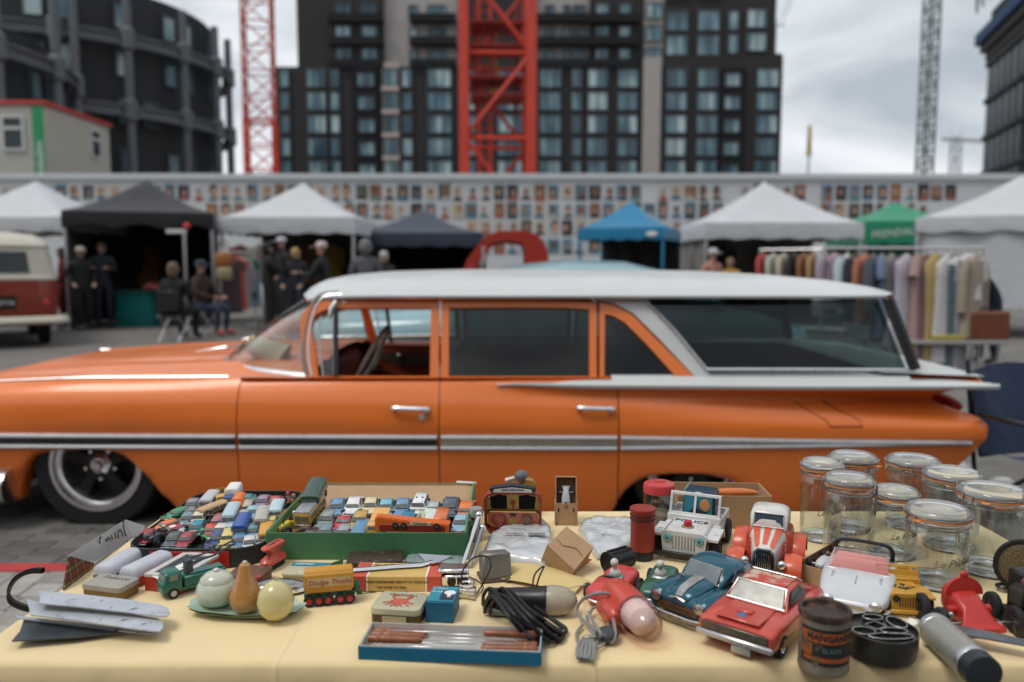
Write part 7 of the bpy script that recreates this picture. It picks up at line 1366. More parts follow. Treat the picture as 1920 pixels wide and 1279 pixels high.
# ================================================================ clip-top glass jars
jg=clear_glass('jar_glass',(.955,.97,.965),.01,2.1);jthick=mat('jar_thick_glass',(.95,.97,.96),.03,trans=1.,var=0,ior=1.3)
rub=mat('rubber_orange',(.62,.22,.06),.6,var=.1);wire=mat('jar_wire',(.36,.36,.36),.3,.9,.15,60)
def jar(label,bpx,bpy_,lpx,lpy,lw,rot,txt=True):
    p=T(bpx,bpy_);lid=at_y(lpx,lpy,p.y+.0);H=lid.z-TZ;rr=lw/2/FPX*(p.y*.99+.02)*.94;t=thing('glass_jar',label,'jar',p,R(rot),'clip top glass jars');n=40
    hs=H-.030;b=B()
    out=[(rr*.80,.0),(rr*.90,.003),(rr*.94,.010),(rr*.95,.02),(rr*.95,hs-.022),(rr*.93,hs-.012),(rr*.86,hs-.004),(rr*.86,hs+.004)]
    b.lathe(out,n,cap0=True,cap1=False);b.lathe([(rr*.70,.010),(rr*.84,.013),(rr*.875,.02),(rr*.88,hs-.022),(rr*.85,hs-.010),(rr*.78,hs),(rr*.78,hs+.004)],n,cap0=True,cap1=False);O('body',b,jg,t,smooth=60)
    b=B();b.lathe([(rr*.50,.003),(rr*.84,.0035),(rr*.90,.007),(rr*.88,.0095),(rr*.6,.008)],n,cap0=False,cap1=False);O('base_ring',b,jthick,t);b=B();b.lathe([(rr*.78,hs+.0005),(rr*.97,hs+.002),(rr*.99,hs+.006),(rr*.95,hs+.0095),(rr*.78,hs+.0095)],n,cap0=False,cap1=False);O('rim',b,jthick,t)
    b=B();b.lathe([(rr*.80,hs+.010),(rr*1.01,hs+.010),(rr*1.02,hs+.0115),(rr*1.01,hs+.013),(rr*.80,hs+.013)],n,cap0=False,cap1=False);a=R(150+rot*3);b.box((math.cos(a)*rr*1.06,math.sin(a)*rr*1.06,hs+.0112),(.016,.014,.0022),0,.0008,rz=a);O('rubber_ring',b,rub,t)
    b=B();b.lathe([(rr*.70,hs+.0135),(rr*.97,hs+.0135),(rr*1.0,hs+.017),(rr*.99,hs+.022),(rr*.93,hs+.026),(rr*.86,H-.001),(rr*.80,H),(rr*.74,H-.0015),(rr*.5,H-.0035),(rr*.15,H-.003),(.0005,H-.003)],n,cap0=False,cap1=False);O('lid',b,mat('jar_lid_glass',(.90,.92,.92),.08,trans=.8,var=.05,scale=40),t)
    b=B();b.tube([(rr*.985*math.cos(i*math.pi/18),rr*.985*math.sin(i*math.pi/18),hs-.002) for i in range(36)],.0014,5,closed=True);b.tube([(rr*1.015*math.cos(i*math.pi/18),rr*1.015*math.sin(i*math.pi/18),hs+.019) for i in range(36)],.0014,5,closed=True)
    for s in (-1,1):
        b.tube([(rr*.99,s*.012,hs-.002),(rr*1.07,s*.012,hs+.003),(rr*1.08,s*.010,hs-.02),(rr*1.05,s*.008,hs-.045)],.0014,5);b.tube([(rr*1.0,s*.012,hs+.019),(rr*1.09,s*.011,hs+.014),(rr*1.10,s*.011,hs-.008)],.0014,5);b.tube([(-rr*.99,s*.010,hs-.002),(-rr*1.06,s*.010,hs+.008),(-rr*1.0,s*.010,hs+.019)],.0014,5)
    b.tube([(rr*1.05,-.008,hs-.045),(rr*1.06,0,hs-.048),(rr*1.05,.008,hs-.045)],.0014,5);O('wire_clip',b,wire,t)
    if txt:  # raised script on the glass, bent round the jar
        me=text_mesh('Le Parfait',rr*.36,mat('jar_script',(.34,.27,.19),.15,trans=.25,var=0),ext=.0009,shear=.25).copy()
        for v in me.vertices:a=R(-90-rot+8)+v.co.x/rr;k=rr*.955+v.co.z;v.co=Vector((k*math.cos(a),k*math.sin(a),hs*.48+v.co.y+v.co.x*.12))
        link('lettering',me,t)
    return t
jar('clip top jar at the left end of the back row',1537,1008,1537,862,84,-60);jar('clip top jar second in the back row, tight behind the left one',1594,990,1594,850,94,40,False);jar('clip top jar standing apart at the back over the car sill',1706,985,1706,856,102,75,False)
jar('tall clip top jar nearest the orange hot rod',1586,1046,1586,890,96,-20);jar('clip top jar in the middle of the jar group',1673,1040,1673,914,92,-70);jar('clip top jar behind the large right jar',1779,1024,1779,880,110,-100,False)
jar('wide clip top jar in front, nearest the white convertible',1752,1092,1752,948,124,15);jar('large clip top jar at the right edge',1853,1068,1853,912,128,20,False)
# ================================================================ jeeps
def jeep(name,label,front,fwd,s,pm,trim,cat='toy jeep',police=False):
    t=vehicle(name,label,cat,front,fwd);W=.052*s;S=s
    def bx(c,d,bev=.0012,nm='p',m=None,**k):b=B();b.box([q*S for q in c],[q*S for q in d],0,bev,**k);return O(nm,b,m or pm,t)
    bx((.045,0,.035),(.075,.066,.026),.004,'bonnet');bx((.115,0,.030),(.085,.094,.024),.003,'tub');bx((.155,0,.046),(.006,.094,.012),.001,'tailboard');bx((.085,0,.046),(.012,.090,.016),.002,'cowl')
    for q in (-1,1):
        bx((.125,q*.045,.046),(.06,.004,.012),.001,'side_wall');b=B();b.poly([(.010*S,q*.033*S,.040*S),(.066*S,q*.033*S,.042*S),(.075*S,q*.033*S,.028*S),(.070*S,q*.033*S,.026*S),(.064*S,q*.033*S,.037*S),(.010*S,q*.033*S,.036*S)],(0,q*.021*S,0));O('fender',b,pm,t)
    b=B();b.poly([(.004*S,y*S,z*S) for y,z in ((-.034,.012),(.034,.012),(.037,.044),(.030,.048),(-.030,.048),(-.037,.044))],(.005*S,0,0));O('grille',b,pm,t)
    for i in range(8):b=B();b.box((.0036*S,(-.0175+i*.005)*S,.031*S),(.0012,.0022*S,.021*S),0,.0003);O('grille_slot',b,trim if not police else mat('slot_shadow',(.28,.27,.25),.6),t)
    for q in (-1,1):b=B();b.lathe([(.0072*S,0),(.0066*S,.003*S),(.004*S,.004*S),(.0005,.0035*S)],16,0,Matrix.Translation((.004*S,q*.026*S,.037*S)) @ Matrix.Rotation(R(-90),4,'Y'));b.sph((.001*S,q*.026*S,.037*S),.0022*S,8,6,1);O('headlamp',b,[mat('lamp_teal',(.16,.36,.36),.3) if police else black_plastic,black_plastic],t)
    bx((-.002,0,.012),(.006,.100,.008),.001,'bumper',black_plastic if police else pm)
    zo,zt=.052,.088 if police else .076;b=B();X0,X1=.083,.096;b.ring([(X0*S,-.043*S,zo*S),(X0*S,.043*S,zo*S),(X1*S,.043*S,zt*S),(X1*S,-.043*S,zt*S)],[(X0*S+.0005,-.039*S,(zo+.004)*S),(X0*S+.0005,.039*S,(zo+.004)*S),(X1*S-.0005,.039*S,(zt-.004)*S),(X1*S-.0005,-.039*S,(zt-.004)*S)],(.003*S,0,.001));b.poly([(X0*S,-.0018*S,zo*S),(X0*S,.0018*S,zo*S),(X1*S,.0018*S,zt*S),(X1*S,-.0018*S,zt*S)],(.0025*S,0,0));O('windscreen_frame',b,pm,t)
    for x in (.035,.130):
        for q in (-1,1):twheel(t,x*S,q*.046*S,.0205*S,.0205*S,.016*S,trim if not police else mat('hub_dark',(.05,.05,.05),.4),.45)
    twheel(t,.168*S,.018*S,.045*S,.018*S,.012*S,trim,.4).rotation_euler=(0,0,0)
    return t
wp=paint('jeep_white',(.62,.615,.60),.4);f0=(T(1222,1050)+T(1335,1066))/2
t=jeep('toy_police_jeep','white toy police jeep with red beacon on its bonnet',f0+Vector((.004,.01,0)),Vector((-.42,-.91,0)).normalized(),1.22,wp,black_plastic,police=True);S=1.22
letter('POLICE',.021,black_print,t,(.066*S,0,.0484*S),(0,-1,0),(1,0,0),bold=.02)
b=B();b.lathe([(.013,.0),(.012,.002),(.010,.0022)],18,0,Matrix.Translation((.036*S,0,.0482*S)));b.lathe([(.0085,.002),(.008,.010),(.0065,.0125),(.001,.013)],18,1,Matrix.Translation((.036*S,0,.0482*S)));O('beacon',b,[mat('beacon_base',(.35,.3,.15),.4,.5),mat('beacon_red',(.42,.02,.03),.3,coat=.6)],t)
b=B();b.box((.045*S,.0337*S,.036*S),(.06*S,.001,.018*S));O('side_stripe',b,black_print,t);b=B();b.box((.128*S,.0478*S,.048*S),(.05*S,.001,.008*S));O('side_label',b,black_print,t);letter('PATROL',.008,mat('label_red',(.5,.12,.1),.5),t,(.128*S,.0486*S,.048*S),(-1,0,0),(0,0,1))
b=B();b.box((.122*S,-.005,.066*S),(.045*S,.058*S,.05*S),0,.004,tx=.9,ty=.92);O('driver_box',b,mat('jeep_tin_blue',(.012,.035,.075),.3,var=.3,scale=40,coat=.5),t);b=B();b.poly([(.095*S,y*S,z*S) for y,z in ((-.028,.050),(.02,.050),(.02,.083),(-.028,.083))],(.002,0,0));O('painted_scene',b,mat('scene_teal',(.03,.20,.26),.4),t)
b=B();b.sph((.0935*S,-.016*S,.070*S),(.0012,.009*S,.011*S),14,8);O('painted_face',b,mat('face_orange',(.5,.22,.07),.5),t);b=B();b.sph((.0935*S,-.004*S,.056*S),(.0012,.015*S,.007*S),14,8);O('painted_coat',b,mat('coat_navy',(.02,.03,.06),.5),t)
f0=(T(1660,1156)+T(1757,1166))/2;yp=paint('jeep_yellow',(.52,.27,.03),.45)
t=jeep('toy_jeep','yellow toy jeep with black diamond badge on its bonnet',f0+Vector((.0,.006,0)),Vector((-.16,-.98,0)).normalized(),.80,yp,black_plastic);b=B();b.poly([(.045*.8,-.024*.8,.0485*.8),(.062*.8,0,.0485*.8),(.045*.8,.024*.8,.0485*.8),(.028*.8,0,.0485*.8)],(0,0,.0005));O('badge',b,black_print,t);letter('AA',.019,yp,t,(.045*.8,0,.0485*.8+.0008),(0,-1,0),(1,0,0),bold=.03)
b=B();b.poly([(.0845*.8,-.038*.8,.054*.8),(.0845*.8,.038*.8,.054*.8),(.089*.8,.038*.8,.068*.8),(.089*.8,-.038*.8,.068*.8)],(.002,0,0));O('folded_screen',b,yp,t)
# ================================================================ orange and white hot rod
f0=T(1430,1094);t=vehicle('toy_hot_rod','orange and white toy hot rod with flame stripes and upright grille','toy car',f0,Vector((-.40,-.92,0)).normalized());t.scale=(1.16,)*3;hr=paint('rod_orange',(.60,.085,.03),.35);hw_=paint('rod_white',(.62,.60,.55),.4)
b=B();b.sup([(.0,.016,.056,.017,3.2),(.02,.016,.061,.021,4),(.06,.016,.068,.028,4),(.07,.016,.070,.031,4)],20,4);O('bonnet',b,hw_,t)
for k,y in enumerate((-.013,.0,.013)):
    b=B();b.loft([[(.006,y*.8-.0035,.0565),(.006,y*.8+.0035,.0565)],[(.02,y-.004,.0618),(.02,y+.004,.0618)],[(.068,y*1.4-.0055,.0706),(.068,y*1.4+.0055,.0706)]],closed=False);O('bonnet_stripe',b,hr,t)
b=B();b.poly([(-.004,y,z) for y,z in ((-.014,.014),(.014,.014),(.017,.03),(.016,.05),(.010,.057),(-.010,.057),(-.016,.05),(-.017,.03))],(.006,0,0));O('grille_shell',b,chrome,t);b=B();b.poly([(-.0046,y,z) for y,z in ((-.012,.016),(.012,.016),(.0145,.03),(.0135,.048),(.008,.0545),(-.008,.0545),(-.0135,.048),(-.0145,.03))],(.001,0,0));O('grille_back',b,black_plastic,t)
for i in range(8):y=-.0112+i*.0032;b=B();b.cyl((-.0054,y*.95,.017),(-.0054,y,.052-abs(y)*.25),.0007,n=6);O('grille_bar',b,chrome,t)
b=B();b.sup([(.066,.016,.066,.033),(.07,.014,.07,.036),(.125,.014,.068,.037),(.135,.016,.06,.034)],20,5);O('body',b,hr,t)
for s in (-1,1):
    b=B()
    for k in range(4):b.tube([(.012+k*.003,s*(.0185+k*.0006),.028+k*.007),(.03+k*.006,s*(.0235+k*.001),.030+k*.008),(.05,s*.0278,.034+k*.007)],[.0003,.0015,.003],6,flat=.5)
    O('flames',b,mat('flame_red',(.45,.03,.03),.4),t)
b=B();b.sup([(.066,.066,.074,.028,3.5),(.074,.066,.094,.030,3.5),(.082,.066,.099,.031,3.5),(.118,.066,.099,.031,3.5),(.126,.066,.094,.029,3.5),(.13,.066,.07,.027,3.5)],20,3.5);O('cab',b,hw_,t)
gl2=mat('rod_glass',(.05,.075,.10),.12);b=B();b.poly([(.0672,-.023,.073),(.0672,.023,.073),(.0735,.022,.090),(.0735,-.022,.090)],(-.0012,0,.0002));O('windscreen',b,gl2,t);b=B();b.tube([(.066,-.0245,.0715),(.066,.0245,.0715),(.0728,.0235,.0918),(.0728,-.0235,.0918)],.0014,6,closed=True);O('windscreen_trim',b,chrome,t)
for s in (-1,1):b=B();b.poly([(.080,s*.0305,.073),(.116,s*.0305,.073),(.114,s*.0305,.090),(.083,s*.0305,.090)],(0,s*.0008,0));O('side_window',b,gl2,t)
def rfender(x,s,r,w,m):
    b=B();rings=[]
    for i in range(13):a=R(-10+200*i/12);c_=Vector((x-r*1.12*math.cos(a),s*.044,.020+r*.95*math.sin(a)));rings.append([c_+Vector((0,s*y,0))+Vector((-math.cos(a),0,math.sin(a)))*z for y,z in ((-w/2,0),(-w/2,.002),(0,.005),(w/2,.002),(w/2,-.001))])
    b.loft(rings);O('fender',b,m,t)
for s in (-1,1):rfender(.022,s,.023,.026,hr);rfender(.108,s,.031,.028,hr);b=B();b.box((.065,s*.042,.014),(.05,.016,.003),0,.001);O('running_board',b,hr,t);b=B();b.tube([(-.002,s*.012,.018),(.0,s*.032,.018)],.0025,6);b.sph((-.006,s*.028,.036),(.006,.007,.007),12,8,1);O('headlamp',b,[hr,chrome],t)
for x,r in ((.022,.019),(.108,.026)):
    for s in (-1,1):twheel(t,x,s*.046,r,r,.018,silver)
# ================================================================ blue tin saloon
f0=(T(1227,1146)+T(1322,1186))/2;t=vehicle('toy_tin_car','glossy dark blue tin toy car with silver bonnet stripe','toy car',f0+Vector((-.006,-.010,0)),Vector((-.73,-.68,0)).normalized());t.scale=(.92,1,.9);bp=mat('tin_blue',(.002,.075,.115),.28,.2,.1,30,coat=.5,spots=((.03,.04,.05),.08,80));chz=mat('tin_chrome',(.45,.42,.40),.28,.9,.3,80,spots=((.12,.06,.03),.3,60))
b=B();b.sup([(.002,.022,.044,.046,3),(.012,.012,.052,.053,4),(.05,.010,.058,.055,4),(.1,.010,.060,.056,4.5),(.15,.010,.060,.056,4.5),(.2,.011,.056,.053,4),(.228,.016,.048,.046,3.5),(.24,.022,.040,.036,3)],28,4);O('body',b,bp,t,smooth=60)
b=B();b.sup([(.004,.040,.052,.018,2.4),(.02,.040,.062,.026,2.4),(.05,.045,.068,.030,2.4),(.09,.045,.070,.034,2.4)],20,2.4);O('bonnet',b,bp,t,smooth=60)
b=B();b.sup([(.070,.052,.062,.040,3),(.085,.052,.078,.0425,3),(.10,.052,.090,.044,3),(.125,.052,.0955,.045,3),(.15,.052,.092,.0445,3),(.18,.052,.080,.042,3),(.205,.05,.064,.037,3),(.22,.045,.054,.03,3)],28,3);O('roof',b,bp,t,smooth=60)
for s in (-1,1):
    b=B();b.sup([(.0,.024,.046,.012,2.6),(.01,.018,.056,.015,2.6),(.06,.02,.060,.015,2.6),(.10,.03,.056,.010,2.6)],14,2.6);b.v=[v+Vector((0,s*.043,0)) for v in b.v];O('front_wing',b,bp,t,smooth=60);b=B();b.sup([(.165,.03,.054,.008,2.6),(.19,.02,.060,.013,2.6),(.225,.02,.058,.013,2.6),(.243,.026,.044,.008,2.6)],14,2.6);b.v=[v+Vector((0,s*.046,0)) for v in b.v];O('rear_wing',b,bp,t,smooth=60)
    b=B();b.lathe([(.009,-.004),(.010,.0),(.009,.003),(.004,.005),(.0005,.0055)],16,0,Matrix.Translation((.0,s*.041,.042)) @ Matrix.Rotation(R(-90),4,'Y'));O('headlamp',b,chz,t)
    for (x0,x1,x2,x3) in ((.100,.132,.130,.112),(.138,.170,.158,.140)):b=B();b.poly([(x0,s*.0438,.064),(x1,s*.0445,.064),(x2,s*.041,.082),(x3,s*.041,.082)],(0,s*.0024,.0006));O('side_window',b,mat('tin_window',(.36,.38,.38),.2,.5),t)
    b=B();b.tube([(.03,s*.0575,.044),(.10,s*.0578,.044),(.17,s*.0578,.044)],.001,5);O('side_trim',b,chz,t)
b=B();b.poly([(.0715,-.033,.064),(.0715,.033,.064),(.0925,.030,.086),(.0925,-.030,.086)],(-.003,0,.002));O('windscreen',b,mat('tin_screen',(.22,.25,.26),.15,.4),t);b=B();b.tube([(.0695,-.036,.0635),(.0695,.036,.0635),(.0905,.0325,.088),(.0905,-.0325,.088)],.0013,6,closed=True);O('windscreen_trim',b,chz,t)
b=B();b.loft([[(.004,-.006,.0535),(.004,.006,.0535)],[(.02,-.0075,.0636),(.02,.0075,.0636)],[(.05,-.009,.0692),(.05,.009,.0692)],[(.072,-.010,.0705),(.072,.010,.0705)]],closed=False);b.tube([(.0,-.014,.047),(-.002,0,.052),(.0,.014,.047)],.0025,6);O('bonnet_stripe',b,chz,t)
b=B();b.poly([(-.001,y,z) for y,z in ((-.036,.022),(.036,.022),(.040,.032),(.030,.037),(-.030,.037),(-.040,.032))],(.008,0,0))
for z in (.026,.030,.034):b.tube([(.0,-.038,z),(-.004,0,z+.001),(.0,.038,z)],.0013,5)
O('grille',b,mat('tin_grille',(.16,.09,.05),.4,.8,.4,90),t);b=B();b.tube(spline([(.02,-.057,.019),(.002,-.053,.018),(-.006,-.03,.017),(-.007,0,.017),(-.006,.03,.017),(.002,.053,.018),(.02,.057,.019)],4),.0042,8);O('bumper',b,chz,t)
for x in (.045,.19):
    for s in (-1,1):twheel(t,x,s*.046,.016,.016,.012,chz)
# ================================================================ red tin coupe
f0=(T(1322,1200)+T(1448,1250))/2;t=vehicle('toy_tin_car','worn red tin toy coupe with blue shield on its bonnet','toy car',f0+Vector((-.008,-.008,0)),Vector((-.64,-.77,0)).normalized());t.scale=(.88,1,.9);rp_=mat('tin_red',(.54,.07,.045),.3,.1,.1,30,coat=.5,spots=((.30,.10,.06),.14,70));wr=mat('tin_red_worn',(.50,.055,.04),.4,.1,.1,30,spots=((.55,.42,.30),.62,26))
b=B();b.sup([(.0,.020,.050,.055,6),(.006,.016,.053,.060,6),(.06,.013,.058,.061,6),(.12,.012,.060,.062,6),(.2,.013,.060,.061,6),(.25,.016,.056,.058,6),(.262,.02,.048,.054,6)],28,6);O('body',b,rp_,t)
b=B();b.box((.05,0,.0585),(.085,.070,.004),0,.002);b.box((.045,0,.062),(.018,.024,.006),0,.002);O('bonnet_scoop',b,rp_,t)
b=B();b.loft([[(x,w,z),(x,-w,z)] for x,w,z in ((.086,.050,.059),(.118,.042,.087))],closed=False);b.sup([(.086,.055,.060,.050,6),(.118,.055,.088,.043,6),(.17,.055,.090,.042,6),(.215,.055,.066,.046,6),(.23,.055,.060,.046,6)],24,6);O('cabin',b,rp_,t)
b=B();b.box((.145,0,.0893),(.05,.07,.002),0,.0008);O('roof_patch',b,wr,t);gw_=mat('tin_screen_grey',(.30,.30,.27),.2,.3,.2,40)
b=B();b.poly([(.0885,-.043,.0625),(.0885,.043,.0625),(.115,.037,.086),(.115,-.037,.086)],(-.0022,0,.002));O('windscreen',b,gw_,t);b=B();b.tube([(.0865,-.0465,.0620),(.0865,.0465,.0620),(.1135,.0395,.0885),(.1135,-.0395,.0885)],.0022,6,closed=True);O('windscreen_trim',b,silver,t)
b=B();b.poly([(.174,-.034,.0895),(.174,.034,.0895),(.193,.036,.0795),(.193,-.036,.0795)],(.001,0,.0018));O('rear_window',b,gw_,t);b=B();b.tube([(.173,-.036,.0915),(.173,.036,.0915),(.195,.038,.080),(.195,-.038,.080)],.0014,6,closed=True);O('rear_window_trim',b,silver,t)
for s in (-1,1):b=B();b.poly([(.104,s*.046,.063),(.185,s*.047,.063),(.165,s*.0425,.083),(.124,s*.0428,.084)],(0,s*.0022,.0005));O('side_window',b,mat('coupe_window',(.02,.022,.022),.2),t);b=B();b.box((.14,s*.0612,.024),(.2,.0015,.014),0,.0005);O('sill_panel',b,mat('sill_buff',(.34,.19,.07),.4,.2,.2),t)
b=B();b.box((-.0005,0,.040),(.004,.104,.014),0,.001);O('grille',b,mat('coupe_grille',(.16,.14,.11),.35,.8,.3,90),t);b=B();b.box((-.004,0,.027),(.008,.122,.011),0,.003);O('bumper',b,silver,t);b=B();b.box((-.004,-.012,.014),(.002,.03,.012),0,.0005);O('number_plate',b,silver,t)
b=B();b.poly([(.014,0,.0587),(.030,-.009,.0605),(.035,0,.0612),(.030,.009,.0605)],(0,0,.0012));O('shield',b,mat('shield_blue',(.06,.13,.28),.4),t)
for x in (.045,.21):
    for s in (-1,1):twheel(t,x,s*.054,.020,.020,.016,chrome)
# ================================================================ white tin convertible
f0=(T(1535,1136)+T(1652,1158))/2;t=vehicle('toy_convertible','white tin toy convertible with pink windscreen and black bar','toy car',f0+Vector((-.004,-.016,0)),Vector((-.50,-.866,0)).normalized());t.scale=(.86,1,.8);wpn=mat('tin_white',(.56,.58,.60),.32,.05,.06,30,coat=.4,spots=((.25,.24,.22),.1,90));pk_=clear_glass('pink_film',(.90,.64,.62),.35,.7);pnk=mat('pink_seat',(.55,.30,.29),.5)
b=B();b.sup([(-.012,.020,.030,.034,3),(.0,.016,.037,.045,3.2),(.02,.013,.045,.053,3.6),(.055,.012,.054,.058,4.2),(.10,.012,.063,.060,5),(.16,.012,.063,.060,5),(.21,.013,.060,.057,5),(.228,.018,.05,.05,4)],28,4);O('body',b,wpn,t,smooth=60)
b=B();b.box((.140,0,.0635),(.078,.092,.004),0,.002);O('cockpit',b,pnk,t);b=B();b.box((.172,0,.066),(.012,.088,.010),0,.003);O('seat_back',b,pnk,t)
b=B();b.poly([(.094,-.050,.060),(.094,.050,.060),(.122,.042,.096),(.122,-.042,.096)],(.001,0,0));O('windscreen',b,pk_,t);b=B();b.tube([(.094,-.051,.060),(.094,.051,.060),(.122,.043,.0965),(.122,-.043,.0965)],.0014,6,closed=True);O('windscreen_frame',b,silver,t)
b=B();b.tube(spline([(.178,-.048,.064),(.180,-.047,.088),(.181,-.035,.098),(.181,0,.100),(.181,.035,.098),(.180,.047,.088),(.178,.048,.064)],4),.0042,8);O('roll_bar',b,black_plastic,t)
for s in (-1,1):
    for k in range(4):b=B();b.box((.062+k*.006,s*.037,.0535+k*.0013),(.0028,.007,.002),0);O('vent',b,black_plastic,t)
    b=B();b.lathe([(.009,-.006),(.0105,.001),(.007,.004),(.0005,.004)],16,0,Matrix.Translation((-.0075,s*.037,.030)) @ Matrix.Rotation(R(0),4,'Z') @ Matrix.Rotation(R(-90),4,'Y'));O('headlamp',b,silver,t)
b=B();b.tube([(.045,0,.0520),(.075,0,.0582)],.001,5);O('bonnet_line',b,mat('line_grey',(.3,.3,.3),.5),t);b=B();b.poly([(-.0135,y,z) for y,z in ((-.024,.016),(.024,.016),(.020,.028),(-.020,.028))],(.006,0,0));O('grille',b,chz,t);b=B();b.tube(spline([(.014,-.057,.018),(-.008,-.045,.015),(-.017,0,.014),(-.008,.045,.015),(.014,.057,.018)],4),.0035,8);O('bumper',b,silver,t)
for x in (.045,.178):
    for s in (-1,1):twheel(t,x,s*.051,.0165,.0165,.012,silver)
# ================================================================ red plastic kart and slot racers
f0=(T(1797,1188)+T(1869,1194))/2;t=vehicle('toy_kart','red plastic toy kart with big black wheels at right edge','toy car',f0+Vector((.004,-.012,0)),Vector((.05,-.99,0)).normalized());t.scale=(.85,1.0,.92);kr=mat('kart_red',(.48,.028,.022),.4,var=.1,scale=30,coat=.2)
b=B();b.sup([(.0,.008,.016,.036,4),(.008,.008,.020,.038,4),(.014,.008,.024,.03,4),(.03,.008,.045,.021,4),(.06,.008,.058,.024,4),(.075,.008,.060,.026,4),(.09,.008,.07,.022,3),(.105,.01,.06,.018,3)],20,4);O('body',b,kr,t,smooth=60)
b=B();b.poly([(.066,y,z) for y,z in [(.032*math.cos(R(a)),.052+.032*math.sin(R(a))) for a in range(0,181,15)]],(.006,0,0));b.box((.069,0,.088),(.008,.014,.012),0,.003);O('seat_shell',b,kr,t)
for s in (-1,1):b=B();b.lathe([(.008,0),(.008,.012),(.005,.014)],12,0,Matrix.Translation((.05,s*.022,.032)) @ Matrix.Rotation(R(-90*s),4,'X'));O('side_pod',b,kr,t);b=B();b.cyl((.02,s*.02,.02),(.02,s*.056,.02),.0015,n=6);O('axle',b,dull_steel,t)
for x in (.02,.085):
    for s in (-1,1):twheel(t,x,s*.060,.024,.024,.013,black_plastic,.5)
def slot_racer(label,px,py,fwd,m,dm,rubber_band=None,k=1.):
    t=vehicle('toy_racing_car',label,'toy car',T(px,py),Vector(fwd).normalized());b=B();b.sup([(.0,.006*k,.022*k,.018*k,3),(.008,.005,.030*k,.024*k,3.5),(.05,.005,.034*k,.026*k,3.5),(.065,.006,.028*k,.026*k,3.5),(.085,.006,.034*k,.027*k,3.5),(.115,.006,.036*k,.026*k,3.5),(.13,.01,.028*k,.020*k,3)],24,3.5);O('body',b,m,t,smooth=60)
    b=B();b.box((.068,0,.031*k),(.026,.03*k,.006),0,.003);O('cockpit',b,dull_steel,t);b=B();b.sph((.072,0,.036*k),(.008,.011,.010),12,8);b.cyl((.07,0,.040*k),(.07,0,.052*k),.004,n=8);b.sph((.068,0,.056*k),.0072,14,10);O('driver',b,dm,t)
    for x in (.03,.105):
        for s in (-1,1):twheel(t,x,s*.030*k,.0125,.0125,.010,silver)
    if rubber_band:b=B();b.tube([(.055,.027*k*math.cos(a)*1.05,.018+.019*math.sin(a)) for a in [i*math.pi/10 for i in range(20)]],.0022,6,closed=True);O('rubber_band',b,rubber_band,t)
    b=B();b.tube([(-.001,-.014,.012),(-.004,0,.012),(-.001,.014,.012)],.0022,6);O('bumper',b,silver,t);return t
slot_racer('red plastic toy racer with white driver and dark green band',1118,1140,(-.55,-.83,0),mat('racer_red',(.55,.05,.045),.35,var=.1,coat=.3),mat('driver_white',(.6,.58,.55),.5),mat('band_green',(.01,.035,.03),.6),1.05)
slot_racer('dark green toy racer with all white driver beside the blue car',1218,1136,(-.42,-.9,0),mat('racer_green',(.02,.10,.06),.35,var=.15,coat=.3),mat('driver_white',(.6,.58,.55),.5),None,.9)
# ================================================================ lamps and cords in front
p=T(1010,1150);t=thing('inspection_lamp','black handled lamp with cloudy plastic dome wrapped in cord','lamp',p,R(-6));X=Matrix.Translation((0,0,.024)) @ Matrix.Rotation(R(90),4,'Y');b=B();b.lathe([(.012,-.085),(.016,-.08),(.019,-.03),(.021,.0),(.023,.008),(.023,.016)],24,0,X);O('handle',b,black_plastic,t);b=B();b.lathe([(.0235,.014),(.0245,.02),(.0245,.032),(.022,.046),(.015,.058),(.006,.064),(.0005,.0655)],28,0,X);O('dome',b,mat('dome_cloudy',(.58,.52,.42),.3,trans=.45,var=.1,scale=30),t);b=B();b.box((-.055,-.01,.008),(.06,.03,.012),0,.003);O('base',b,mat('lamp_base',(.18,.21,.20),.5),t)
random.seed(21)
for i in range(13):
    k=i-6;x0,y0=942+k*3.4,1108+(i*5 % 7)*3;x1,y1=1006+k*5,1172+(i*3 % 5)*5;h=.03+.012*math.sin(i*1.9)
    cable('black cord strand in the bundle round the cloudy lamp',[T(x0-16,y0+26,.004),T(x0-14,y0+6,.03),T(x0,y0-4,h+.012),T((x0+x1)/2,(y0+y1)/2,h+.01),T(x1,y1,.02),T(x1+18,y1+12,.008),T(x1+26,y1+4,.006),T(x1+12,y1-8,.010),T((x0+x1)/2+10,(y0+y1)/2-4,h)],.0031,blk,6,group='black cord bundle',cat='cord')
cable('black cord loop end at lower right of cord bundle',[T(1000,1160,.02),T(1030,1182,.008),T(1050,1186,.004),T(1056,1194,.003),T(1046,1202,.003),T(1024,1190,.004),T(1005,1172,.012)],.003,blk,6,cat='cord')
cable('black cord loop standing up above the cloudy lamp',[T(998,1114,.02),T(999,1095,.035),T(1004,1075,.05),T(1020,1062,.06),T(1012,1080,.05),T(1006,1100,.03),T(1001,1118,.02)],.0016,blk,cat='cord')
b=B();b.grid(lambda u,v:T(905,1085).lerp(T(975,1055),v).lerp(T(1075,1118).lerp(T(1108,1092),v),u)+Vector((0,0,.002+.012*math.sin(math.pi*v)*.5+.006*u*(1-u)*4)),10,6);tag(O('cream_paper',b,mat('paper_cream',(.62,.47,.20),.8,var=.05),None,smooth=60),'curled cream paper sheet between transformer and red racer','paper')
cable('thin pale wire with dark plug end by the red racer',[T(960,1095,.006),T(1000,1110,.006),T(1050,1106,.012),T(1090,1098,.014),T(1106,1095,.016)],.0011,mat('wire_pale',(.5,.42,.3),.5),cat='cord')
